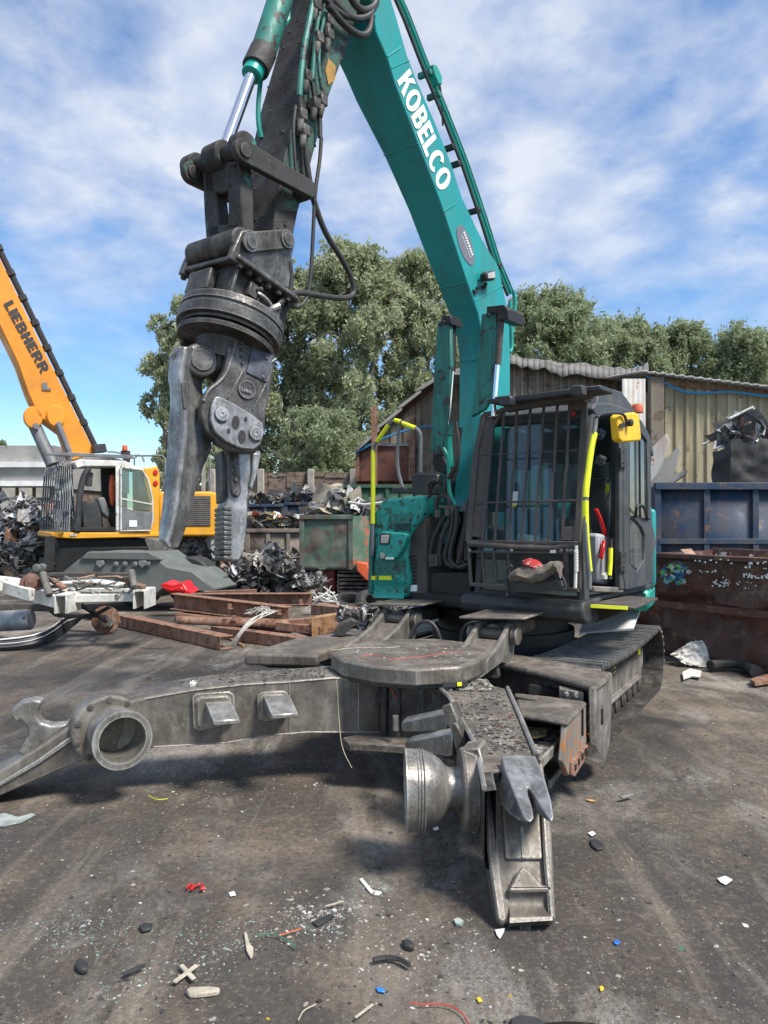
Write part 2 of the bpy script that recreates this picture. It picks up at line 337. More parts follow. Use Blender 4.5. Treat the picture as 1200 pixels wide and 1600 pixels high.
M['greygreen'] = mat_paint('grey_green_paint', (.115, .13, .118), under=(.07, .07, .065), dirt=(.19, .18, .16), chips=.2, dirtamt=.35, scale=3, rough=.5)
M['grey'] = mat_plain('mid_grey', (.17, .175, .18), .55, .1, .25)
M['lightgrey'] = mat_plain('light_grey_plastic', (.36, .37, .38), .55, 0, .12)
M['screen'] = mat_plain('dark_glass', (.02, .025, .03), .1, 0, .1, 4, 0)
M['red'] = mat_plain('red_plastic', (.55, .012, .015), .3, 0, .2)
M['orangered'] = mat_paint('orange_red_paint', (.62, .10, .03), under=(.15, .06, .04), dirt=(.12, .09, .07), chips=.3, dirtamt=.35, scale=5)
M['lampglass'] = mat_plain('lamp_lens', (.45, .42, .40), .15, 0, .15, 6, 0)
M['mirror_yellow'] = mat_paint('yellow_mirror_shell', (.85, .50, .02), under=(.3, .2, .05), dirt=(.45, .28, .06), chips=.1, dirtamt=.2, scale=12, rough=.4)
M['rag'] = mat_plain('dirty_cloth', (.17, .145, .115), .95, 0, .35, 14, .8)
M['decal'] = mat_plain('grey_purple_decal', (.16, .16, .19), .5, 0, .1, 6, 0)
M['soil'] = mat_plain('packed_soil', (.13, .095, .068), .95, 0, .45, 22, 1.0)
# ------------------------------------------------------------------ ground
def mat_ground():
    m, nt, p, co, _ = newmat('oily_yard_ground')
    big = noise(nt, co, .45, 7, .62, .3); c = ramp(nt, big, [(.36, (.036, .030, .024)), (.49, (.090, .071, .052)), (.62, (.215, .170, .122))])
    med = noise(nt, co, 2.2, 8, .68, .2, (1, 1, 1)); c = mixc(nt, ramp(nt, med, [(.42, .7), (.56, 0)]), c, (.06, .052, .045))
    fine = noise(nt, co, 28, 6, .75); c = mixc(nt, ramp(nt, fine, [(.40, .6), (.50, 0)]), c, (.045, .04, .036)); c = mixc(nt, ramp(nt, fine, [(.54, 0), (.68, .6)]), c, (.24, .205, .165))
    # pale crushed powder pressed into the surface: streaky patches
    pw = noise(nt, co, 1.1, 9, .74, .5, (1.0, .55, 1), (2, 4, 0)); pz = noise(nt, co, .5, 4, .55, 0, None, (7, 3, 0))
    a = ramp(nt, pw, [(.50, 0), (.63, 1)]); b = ramp(nt, pz, [(.38, 0), (.56, 1)])
    mm = N(nt, 'ShaderNodeMath', operation='MULTIPLY'); L(nt, a, mm.inputs[0]); L(nt, b, mm.inputs[1])
    fi2 = noise(nt, co, 55, 4, .8); m2 = N(nt, 'ShaderNodeMath', operation='MULTIPLY'); L(nt, mm.outputs[0], m2.inputs[0]); L(nt, ramp(nt, fi2, [(.40, .25), (.58, 1)]), m2.inputs[1])
    c = mixc(nt, m2.outputs[0], c, (.36, .335, .295))
    # tyre smears: long streaks, dark rubber and pale dust, at two angles
    for ang, sc2, lo, hi, colr, am in ((.55, .9, .56, .70, (.035, .032, .030), .75), (-.9, .7, .56, .70, (.30, .25, .19), .7), (1.2, 1.3, .60, .72, (.30, .275, .235), .6)):
        mpn = N(nt, 'ShaderNodeMapping'); mpn.inputs['Rotation'].default_value = (0, 0, ang); mpn.inputs['Scale'].default_value = (1.6, .16, 1); mpn.inputs['Location'].default_value = (ang * 9, 2, 0); L(nt, co, mpn.inputs[0])
        sn = noise(nt, mpn.outputs[0], sc2 * 2, 7, .62, .6); gn = noise(nt, co, 34, 4, .75, 0, None, (ang, 0, 0)); k = N(nt, 'ShaderNodeMath', operation='MULTIPLY'); L(nt, ramp(nt, sn, [(lo, 0), (hi, am)]), k.inputs[0]); L(nt, ramp(nt, gn, [(.38, .35), (.6, 1)]), k.inputs[1]); c = mixc(nt, k.outputs[0], c, colr)
    # specks
    for sc_, r0, colr, dens in ((30, .085, (.50, .48, .43), .58), (75, .13, (.42, .40, .36), .52), (48, .10, (.02, .02, .02), .52)):
        vo = N(nt, 'ShaderNodeTexVoronoi'); vo.inputs['Scale'].default_value = sc_; L(nt, co, vo.inputs['Vector'])
        s1 = ramp(nt, vo.outputs['Distance'], [(r0, 1), (r0 + .05, 0)]); s2 = ramp(nt, noise(nt, co, 1.6, 5, .7, 0, None, (sc_, 0, 0)), [(dens - .08, 0), (dens + .06, 1)])
        s3 = ramp(nt, vo.outputs['Color'], [(.5, 0), (.52, 1)])
        k = N(nt, 'ShaderNodeMath', operation='MULTIPLY'); L(nt, s1, k.inputs[0]); L(nt, s2, k.inputs[1])
        k2 = N(nt, 'ShaderNodeMath', operation='MULTIPLY'); L(nt, k.outputs[0], k2.inputs[0]); L(nt, s3, k2.inputs[1])
        c = mixc(nt, k2.outputs[0], c, colr)
    # damp oily stains, darker and glossier
    we = noise(nt, co, .42, 5, .6, .6, None, (11.3, 5.2, 0)); wet = ramp(nt, we, [(.54, 0), (.66, 1)])
    c = mixc(nt, ramp(nt, we, [(.52, 0), (.68, .72)]), c, (.030, .029, .029))
    L(nt, c, p.inputs['Base Color'])
    ro = N(nt, 'ShaderNodeMapRange'); ro.inputs[3].default_value = .88; ro.inputs[4].default_value = .42; L(nt, wet, ro.inputs[0]); L(nt, ro.outputs[0], p.inputs['Roughness'])
    h = noise(nt, co, 16, 8, .75); hm = N(nt, 'ShaderNodeMath', operation='ADD'); L(nt, h, hm.inputs[0]); L(nt, noise(nt, co, 70, 4, .7), hm.inputs[1])
    bump(nt, p, hm.outputs[0], .75, .012)
    return m
def ground_h(x, y):
    from mathutils import noise as nz
    dp = math.exp(-(((x - .72) / .26) ** 2 + ((y - 2.84) / .10) ** 2))
    return -.03 * dp + .016 * nz.noise(Vector((x * .8, y * .8, 0))) + .008 * nz.noise(Vector((x * 3, y * 3, 5))) - .006
xs = sorted(set([-400, -150, -60, -30, -18] + [round(-12 + .12 * i, 3) for i in range(201)] + [round(.2 + .04 * i, 3) for i in range(27)] + [18, 30, 60, 150, 400]))
ys = sorted(set([-150, -40, -10, -3] + [round(1 + .12 * i, 3) for i in range(134)] + [round(2.5 + .03 * i, 3) for i in range(25)] + [19, 23, 28, 35, 45, 60, 100, 200, 600]))
g = MB(); vv = [(x, y, ground_h(x, y) if abs(x) < 11.5 and 1 < y < 16.5 else -.006) for y in ys for x in xs]; nx = len(xs)
g.add(vv, [(j * nx + i, j * nx + i + 1, (j + 1) * nx + i + 1, (j + 1) * nx + i) for j in range(len(ys) - 1) for i in range(nx - 1)])
tag(g.build('ground', mat_ground(), smooth=180, loc=(0, 0, 0)), kind='structure')
# shallow puddle, lower right
pud = MB(); pc = Vector((.72, 2.84, -.022))
pts = [pc + Vector((math.cos(t) * .42, math.sin(t) * .2, 0)) for t in [2 * math.pi * i / 40 for i in range(40)]]
pud.prism(pts, (0, 0, -.05))
mw, nt_, p_, co_, _ = newmat('puddle_water'); p_.inputs['Base Color'].default_value = (.028, .025, .021, 1); p_.inputs['Roughness'].default_value = .07
bump(nt_, p_, noise(nt_, co_, 20, 2), .05)
tag(pud.build('puddle', mw), kind='structure')

# ------------------------------------------------------------------ trees
def mat_leaf(name, c1, c2, c3):
    m, nt, p, co, o = newmat(name); g_ = N(nt, 'ShaderNodeNewGeometry')
    c = ramp(nt, g_.outputs['Random Per Island'], [(0, c1), (.5, c2), (1, c3)])
    n_ = noise(nt, co, .5, 3); c = mixc(nt, ramp(nt, n_, [(.35, 0), (.65, .5)]), c, c3)
    L(nt, c, p.inputs['Base Color']); p.inputs['Roughness'].default_value = .5
    t = N(nt, 'ShaderNodeBsdfTranslucent'); L(nt, c, t.inputs[0]); mx_ = N(nt, 'ShaderNodeMixShader'); mx_.inputs[0].default_value = .5
    L(nt, p.outputs[0], mx_.inputs[1]); L(nt, t.outputs[0], mx_.inputs[2]); L(nt, mx_.outputs[0], o.inputs[0]); return m
M['leaf'] = mat_leaf('willow_leaves', (.26, .31, .15), (.36, .40, .225), (.48, .51, .345))
M['leaf2'] = mat_leaf('bush_leaves', (.21, .28, .135), (.30, .36, .19), (.41, .45, .29))
M['bark'] = mat_plain('grey_bark', (.16, .14, .11), .9, 0, .4, 5, .8)
rng = np.random.default_rng(11)
def leaves(name, cen, rad, n, size, mat, parent, loc, droop=.3):
    """n small leaf faces spread through clumps (centres cen, radii rad)"""
    cen = np.array(cen); rad = np.array(rad); w_ = rad[:, 0] * rad[:, 1] * rad[:, 2]; w_ = w_ ** .75; w_ /= w_.sum()
    k = rng.choice(len(cen), n, p=w_)
    d = rng.normal(size=(n, 3)); d /= np.linalg.norm(d, axis=1)[:, None]; rr = rng.random(n) ** .5
    rr *= 1 + .30 * rng.normal(size=n)
    ns = 16; sd_ = rng.normal(size=(len(cen), ns, 3)); sd_ /= np.linalg.norm(sd_, axis=2)[:, :, None]; sd_ *= (.55 + .55 * rng.random((len(cen), ns, 1)))
    j = rng.integers(0, ns, n); p = cen[k] + (sd_[k, j] + rng.normal(size=(n, 3)) * np.array([.17, .17, .24])) * rad[k]
    a = rng.normal(size=(n, 3)); a[:, 2] -= droop * 2; a /= np.linalg.norm(a, axis=1)[:, None]
    b = np.cross(a, rng.normal(size=(n, 3))); b /= np.linalg.norm(b, axis=1)[:, None]
    s = size * (.6 + .8 * rng.random(n))[:, None]; a = a * s * 1.3; b = b * s * .55
    vs_ = np.stack([p - a, p + b * .9, p + a, p - b * .9], 1).reshape(-1, 3) - np.array(loc)
    me = bpy.data.meshes.new(name); me.vertices.add(4 * n); me.vertices.foreach_set('co', vs_.ravel())
    me.loops.add(4 * n); me.loops.foreach_set('vertex_index', np.arange(4 * n)); me.polygons.add(n)
    me.polygons.foreach_set('loop_start', np.arange(n) * 4); me.polygons.foreach_set('loop_total', np.full(n, 4)); me.update(); me.validate()
    me.materials.append(mat); o = bpy.data.objects.new(name, me); C.objects.link(o); o.parent = parent; return o
def tree(label, px, pytop, half, d, n, mat, low=.0, group='trees behind the yard', seed=1, size=.13, lean=0, gaps=1.0, nstem=3):
    rd = random.Random(seed); X = (px - 600) / 1200 * d; top = CAMZ - (pytop - 805) / 1200 * d; hw = half / 1200 * d
    n = int(n * 2.1); size *= .74
    t = thing('tree', label, 'tree', (X, d, 0), group)
    tr = MB(); cen = []; rad = []
    for s_ in range(nstem):
        bx = X + rd.uniform(-.35, .35) * hw; tip = Vector((X + rd.uniform(-.7, .7) * hw, d + rd.uniform(-.3, .3) * hw, top * rd.uniform(.72, .93)))
        pts_ = [Vector((bx, d + rd.uniform(-.5, .5), -.1)), Vector((bx, d, 0)).lerp(tip, .35) + Vector((rd.uniform(-.3, .3), 0, 0)), Vector((bx, d, 0)).lerp(tip, .7), tip]
        tr.tube(pts_, [.24, .17, .10, .03], 7, smooth=1)
        for b_ in range(9):
            f_ = rd.uniform(.25, .95); st = Vector((bx, d, 0)).lerp(tip, f_); e_ = st + Vector((rd.uniform(-1, 1) * hw * .7, rd.uniform(-1, 1) * hw * .6, rd.uniform(.1, .9) * hw * .7))
            tr.tube([st, st.lerp(e_, .5) + Vector((0, 0, .2)), e_], [.07, .045, .015], 5)
    tr.build('trunk', M['bark'], t)
    nc = int(120 * gaps)
    for i in range(nc):
        f_ = rd.random(); z = low * top + (top - low * top) * (f_ ** .8)
        prof = (1 - max(0, (z / top - .55) / .5) ** 2.2) ** .5 * rd.uniform(.85, 1.05)
        rx = hw * prof; an = rd.uniform(0, 2 * math.pi); q = math.sqrt(rd.random())
        r0 = hw * rd.uniform(.12, .30); c_ = (X + lean * z + math.cos(an) * q * rx * .95, d + math.sin(an) * q * rx * .8, min(z, top - r0 * .8))
        cen.append(c_); rad.append((r0, r0, r0 * rd.uniform(.7, 1.35)))
    leaves('crown', cen, rad, n, size, mat, t, (X, d, 0)); return t
LB = M['leaf']
tree('sparse tall tree at the left end of the row, sky showing through it', 285, 470, 62, 36, 15000, LB, .10, seed=3, size=.12, gaps=.75)
tree('tall pale green tree behind the grapple and timber wall', 420, 400, 95, 40, 34000, LB, .06, seed=5)
tree('broad pale green tree behind the skips, seen between the hanging grapple and teal boom', 545, 392, 95, 39, 42000, LB, .05, seed=8, gaps=1.3)
tree('pale green tree right behind the teal boom', 655, 402, 80, 40, 32000, LB, .05, seed=12)
tree('rounded tree rising over the brown shed, just right of the teal boom', 862, 462, 92, 42, 32000, M['leaf2'], .3, seed=15)
tree('low tree over the middle of the shed roofs', 975, 500, 80, 44, 22000, M['leaf2'], .3, seed=17)
tree('low dark tree above the right shed roof', 1065, 512, 82, 46, 24000, M['leaf2'], .3, seed=19)
tree('low tree above the right shed at the right edge of the photo', 1165, 524, 85, 45, 24000, M['leaf2'], .3, seed=23)
tree('low bush-like tree between the timber wall and the rusty shed', 500, 640, 75, 34, 12000, M['leaf2'], .1, seed=29, size=.10)
tree('distant small tree over the grey building at the left edge', 2, 690, 12, 60, 2500, M['leaf2'], .2, seed=31, size=.16)

# ------------------------------------------------------------------ timber wall
M['sleeper'] = mat_paint('old_timber', (.20, .145, .11), under=(.08, .058, .045), dirt=(.34, .29, .24), chips=.5, dirtamt=.4, scale=2.5, rough=.9, bmp=.8)
M['concrete'] = mat_plain('pale_concrete', (.36, .33, .28), .9, 0, .25, 4, .4)
tw = thing('timber_wall', 'brown timber sleeper wall between concrete posts, below the trees', 'wall', (-3.5, 31, 0))
topz = CAMZ + (805 - 737) / 1200 * 31
for k in range(9):
    xa = (330 + k * 29.5 - 600) / 1200 * 31; xb = xa + 29.5 / 1200 * 31
    mb = MB(); z = .0; n_ = 0
    while z < topz - .05:
        h_ = .24 + random.uniform(-.01, .02); mb.abox(xa + .01, xb - .01, 31 + random.uniform(-.05, .03), 31.2, z, min(z + h_ - .018, topz + random.uniform(-.05, .05))); z += h_
    mb.build('sleeper_panel', M['sleeper'], tw)
for px in (332, 408, 486, 552):
    x = (px - 600) / 1200 * 30.9; MB().abox(x - .13, x + .13, 30.75, 30.94, -.05, topz + .1).build('post', M['concrete'], tw, bevel=.02)
# palisade / mesh fence rail behind the yellow machine
pf = thing('mesh_fence', 'thin grey mesh fence panels standing behind the yellow machine', 'fence', (-8, 29, 0))
for a, b in ((210, 258), (262, 300), (302, 328)):
    mb = MB(); p0, p1 = W(a, 712, 29), W(b, 712, 29)
    mb.tube([Vector((p0.x, 29, .1)), p0 - Vector((0, 0, .1)), p0 + Vector((.1, 0, 0)), p1 - Vector((.1, 0, 0)), p1 - Vector((0, 0, .1)), Vector((p1.x, 29, .1))], .035, 6)
    for k in range(1, 12):
        x = p0.x + (p1.x - p0.x) * k / 12; mb.bar((x, 29, .3), (x, 29, p0.z), .008, .008)
    for z_ in (.4, 1.4, 2.4, 3.2): mb.bar((p0.x, 29, z_), (p1.x, 29, z_), .015, .015)
    mb.build('mesh_panel', M['grey'], pf)
mb = MB(); x = (318 - 600) / 1200 * 28; mb.bar((x, 28, 0), (x, 28, 5), .12, .12); tag(mb.build('steel_post', M['concrete']), 'pale upright post behind the hanging left claw', 'post')

# ------------------------------------------------------------------ far left building
M['corr_grey'] = mat_paint('grey_cladding', (.34, .33, .31), under=(.2, .19, .18), dirt=(.16, .15, .14), chips=.3, dirtamt=.4, scale=2, rough=.8)
fb = thing('grey_warehouse', 'low grey warehouse with pale bands behind the scrap at the left edge', 'building', (-17, 34, 0))
d0 = 32
def zz(py, d): return CAMZ - (py - 805) / 1200 * d
def xx(px, d): return (px - 600) / 1200 * d
mb = MB(); mb.abox(xx(-160, d0), xx(86, d0), d0, d0 + 9, 0, zz(762, d0)); mb.build('wall', M['sleeper'], fb)
mb = MB(); mb.abox(xx(-160, d0), xx(90, d0), d0 - .3, d0 + 9, zz(762, d0), zz(697, d0))
for k in range(70):
    z_ = zz(762, d0) + .06 + k * .025
mb.build('cladding', M['corr_grey'], fb)
mb = MB()
for y0, y1 in ((731, 723), (760, 752)): mb.abox(xx(-160, d0), xx(91, d0), d0 - .5, d0 - .3, zz(y0, d0), zz(y1, d0))
mb.build('band', M['white'], fb)
mb = MB()
for k in range(9):
    a = -140 + k * 26; mb = MB(); mb.abox(xx(a, d0), xx(a + 17, d0), d0 - .7, d0 - .5, zz(778, d0), zz(763, d0)); mb.build('concrete_block', M['concrete'], fb)

# ------------------------------------------------------------------ sheds
def corrugated(mb, p0, p1, z0, ztop, pitch=.25, depth=.05, box=True):
    """upright ribbed sheeting from p0 to p1 (xy), ztop(f) gives the top"""
    p0, p1 = Vector(p0), Vector(p1); ln = (p1 - p0).length; n_ = int(ln / pitch); nrm = Vector(((p1 - p0).y, -(p1 - p0).x, 0)).normalized()
    prof = [(0, 0), (.5, 0), (.6, 1), (.9, 1)] if box else [(0, 0), (.25, .5), (.5, 1), (.75, .5)]
    vs_ = []
    for k in range(n_):
        for f_, o_ in prof:
            t = min(1, (k + f_) / n_); q = p0.lerp(p1, t) + nrm * depth * o_
            vs_ += [(q.x, q.y, z0), (q.x, q.y, ztop(t))]
    m_ = len(vs_) // 2; mb.add(vs_, [(2 * i, 2 * i + 2, 2 * i + 3, 2 * i + 1) for i in range(m_ - 1)])
M['clad_brown'] = mat_paint('weathered_brown_cladding', (.19, .155, .12), under=(.10, .07, .05), dirt=(.28, .24, .19), chips=.45, dirtamt=.5, scale=1.6, rough=.85, streak=True)
M['clad_olive'] = mat_paint('weathered_olive_cladding', (.42, .37, .24), under=(.17, .13, .09), dirt=(.22, .17, .11), chips=.35, dirtamt=.55, scale=1.3, rough=.8, streak=True)
M['clad_rust'] = mat_paint('red_rust_wall', (.14, .055, .04), under=(.07, .035, .028), dirt=(.22, .13, .10), chips=.45, dirtamt=.4, scale=2, rough=.85)
M['roofsheet'] = mat_paint('old_roof_sheet', (.30, .29, .27), under=(.18, .16, .14), dirt=(.16, .15, .13), chips=.3, dirtamt=.4, scale=1.5, rough=.85)
# rusty shed with a sloping roof, left of the boom
rs = thing('rusty_shed', 'rust brown shed with a sloping sheet roof, left of the teal boom', 'shed', (xx(620, 25), 25, 0))
def ztl(px): return {}
dS = 25.0
top_pts = [(560, 705), (590, 672), (625, 640), (655, 612), (690, 586), (740, 575), (800, 568)]
out_ = [Vector((xx(a, dS), dS, zz(b, dS))) for a, b in top_pts]
mb = MB(); mb.prism([Vector((xx(560, dS), dS, 0))] + out_ + [Vector((xx(800, dS), dS, 0))], (0, 8, 0)); mb.build('wall', M['clad_rust'], rs)
mb = MB()
def zt(t):
    x_ = xx(558, dS) + t * (xx(800, dS) - xx(558, dS))
    for a, b in zip(out_, out_[1:]):
        if a.x <= x_ <= b.x: return a.z + (b.z - a.z) * (x_ - a.x) / (b.x - a.x) - .3
    return out_[0].z - .3
corrugated(mb, (xx(558, dS), dS - .02, 0), (xx(800, dS), dS - .02, 0), 3.2, zt, .42, .06); mb.build('cladding', M['clad_brown'], rs)
mb = MB()
for (a, b), (c_, e_) in zip(top_pts, top_pts[1:]):
    p, q = W(a - 3, b + 1, dS - .5), W(c_ + 3, e_ + 1, dS - .5); mb.prism([p, q, q + V(0, 9, 0), p + V(0, 9, 0)], (0, 0, .12))
mb.build('roof', M['roofsheet'], rs)
mb = MB(); mb.abox(xx(563, dS), xx(640, dS), dS - .2, dS - .06, zz(752, dS), zz(697, dS)); mb.build('rust_panel', M['clad_rust'], rs)
mb = MB(); mb.abox(xx(638, dS), xx(648, dS), dS - .3, dS - .2, zz(752, dS), zz(684, dS)); mb.build('rust_post', M['rust'], rs); mb = MB(); mb.abox(xx(556, dS), xx(562, dS), dS - .3, dS, zz(752, dS), zz(700, dS)); mb.build('rust_post', M['rust'], rs)
mb = MB(); mb.abox(xx(566, dS) - .02, xx(640, dS), dS - .28, dS - .06, zz(698, dS), zz(694, dS)); mb.build('rail', M['grey'], rs)
mb = MB(); mb.abox(xx(646, dS), xx(650, dS), dS - .2, dS - .03, zz(728, dS), zz(702, dS)); mb.build('opening', M['darker'], rs)
mb = MB(); x = xx(585, 24); mb.bar((x, 24, 0), (x, 24, zz(636, 24)), .18, .18); tag(mb.build('steel_post', M['rust']), 'short rusty square post in front of the rusty shed roof', 'post')
# brown corrugated shed in the middle
bs = thing('brown_shed', 'dark brown corrugated shed behind the cab under a crumpled grey roof edge', 'shed', (xx(900, 22), 22, 0))
dB = 22.0
mb = MB(); mb.abox(xx(770, dB), xx(1012, dB), dB + .05, dB + 7, 0, zz(596, dB)); mb.build('wall', M['clad_brown'], bs)
mb = MB(); corrugated(mb, (xx(770, dB), dB, 0), (xx(1012, dB), dB, 0), 0, lambda t: zz(566 + 22 * t, dB), .22, .07); mb.build('cladding', M['clad_brown'], bs)
mb = MB(); rd = random.Random(4); rows = []
for i in range(28):
    px = 770 + i * 9; base_y = 560 + max(0, px - 800) * .115
    if px > 985: base_y -= (px - 985) * .5
    rows.append([W(px, base_y - 2 + rd.uniform(-3, 3), dB + 1.5), W(px, base_y + rd.uniform(-2, 2), dB - .1), W(px, base_y + 10 + rd.uniform(-3, 7) + (6 if 860 < px < 960 else 0), dB - .35)])
for i in range(27):
    for j in range(2): mb.add([rows[i][j], rows[i + 1][j], rows[i + 1][j + 1], rows[i][j + 1]], [(0, 1, 2, 3)])
o = mb.build('roof_edge', mat_paint('lead_grey_flashing', (.17, .165, .155), under=(.10, .09, .08), dirt=(.24, .23, .21), chips=.4, dirtamt=.4, scale=1.5, rough=.8), bs); so_ = o.modifiers.new('solid', 'SOLIDIFY'); so_.thickness = .04
mb = MB(); mb.abox(xx(690, dB), xx(1015, dB), dB + 1.0, dB + 8, zz(575, dB), zz(572, dB)); mb.build('roof', M['roofsheet'], bs)
# right shed
os_ = thing('olive_shed', 'large olive yellow corrugated shed with blue pipe under its eave, right edge', 'shed', (xx(1110, 19), 19, 0))
dR = 19.0; x0, x1 = xx(1012, dR), xx(1420, dR)
mb = MB(); mb.abox(x0, x1, dR + .12, dR + 9, 0, zz(612, dR)); mb.build('wall', M['clad_olive'], os_)
mb = MB(); corrugated(mb, (x0, dR, 0), (x1, dR, 0), 0, lambda t: zz(590 + 13 * t * 2, dR), .25, .055); mb.build('cladding', M['clad_olive'], os_)
mb = MB(); n_ = 60
for i in range(n_):
    a = x0 - .3 + (x1 - x0 + .3) * i / n_; b = x0 - .3 + (x1 - x0 + .3) * (i + 1) / n_; h_ = .05 * (i % 2)
    z0, z1 = zz(587 + (a - x0) / (x1 - x0) * 50, dR) + h_, zz(587 + (b - x0) / (x1 - x0) * 50, dR) + .05 - h_
    mb.add([(a, dR - .4, z0), (b, dR - .4, z1), (b, dR + 9, z1 + 1.2), (a, dR + 9, z0 + 1.2)], [(0, 1, 2, 3)])
o = mb.build('roof', M['roofsheet'], os_); k = o.modifiers.new('solid', 'SOLIDIFY'); k.thickness = .05
mb = MB(); mb.abox(x0 - .02, x0 + .3, dR - .3, dR - .08, 0, zz(592, dR)); mb.build('corner_post', M['clad_brown'], os_)
mb = MB(); mb.prism([W(1030, 593, dR - .1), W(1200, 612, dR - .1), W(1400, 632, dR - .1), W(1400, 640, dR - .1), W(1200, 618, dR - .1), W(1030, 600, dR - .1)], (0, .05, 0)); mb.build('fascia', M['rust'], os_)
M['blue_pipe'] = mat_plain('blue_plastic_pipe', (.03, .25, .5), .4, 0, .1)
mb = MB(); mb.tube(ul([(1010, 588), (1035, 596), (1060, 610), (1080, 614), (1110, 614), (1140, 611), (1200, 620), (1300, 622)], W, dR - .2), .03, 6, smooth=2); tag(mb.build('blue_pipe', M['blue_pipe']), 'blue water pipe sagging along the olive shed wall', 'pipe')
mb = MB(); mb.tube(ul([(556, 708), (580, 694), (610, 680), (650, 668), (690, 664), (720, 660)], W, dS - .4), .03, 6, smooth=2); tag(mb.build('blue_pipe', M['blue_pipe']), 'blue pipe running across the front of the rusty shed', 'pipe')
# rust streaked pale sheets between the two sheds
ps = MB(); corrugated(ps, (xx(972, 18.6), 18.6, 0), (xx(1010, 18.6), 18.6, 0), 0, lambda t: zz(592, 18.6), .11, .03, False)
M['sheetrust'] = mat_paint('pale_sheet_rust_runs', (.42, .41, .39), under=(.30, .10, .04), dirt=(.35, .18, .10), chips=.35, dirtamt=.4, scale=2.5, rough=.7, streak=True)
o = ps.build('corrugated_sheet', M['sheetrust']); k = o.modifiers.new('solid', 'SOLIDIFY'); k.thickness = .02
tag(o, 'pale corrugated sheet with rust runs standing beside the olive shed corner', 'metal sheet')
# ================================================================== teal excavator
UU = V(.79, -.613, 0).normalized(); BB = V(.613, .79, 0).normalized(); O0 = V(.80, 7.1, 0)
def U(s, r, z): return O0 + UU * s + BB * r + V(0, 0, z)
def onS(px, py, s): return onP(px, py, U(s, 0, 0), UU)          # plane parallel to the boom's side
def onR(px, py, r): return onP(px, py, U(0, r, 0), BB)          # plane parallel to the cab's front
TT = V(.496, .868, 0).normalized(); VV = V(.868, -.496, 0).normalized()   # undercarriage: along / across
def K(v, k, z): return V(.772, 7.106, 0) + VV * v + TT * k + V(0, 0, z)
def onV(px, py, v): return onP(px, py, K(v, 0, 0), VV)
ex = thing('excavator', 'teal and black demolition excavator with steel grapple raised on its arm, largest machine in front', 'excavator', (.77, 7.1, 0))
Zv = V(0, 0, 1)
def ngon(mb, pts, vec, m=0): mb.prism(pts, vec, m)
def bolts(mb, pts, ax, r=.015, h=.012, n=6):
    for p in pts: mb.lathe(p, ax, [(0, r), (h, r), (h + .002, r * .7)], n)

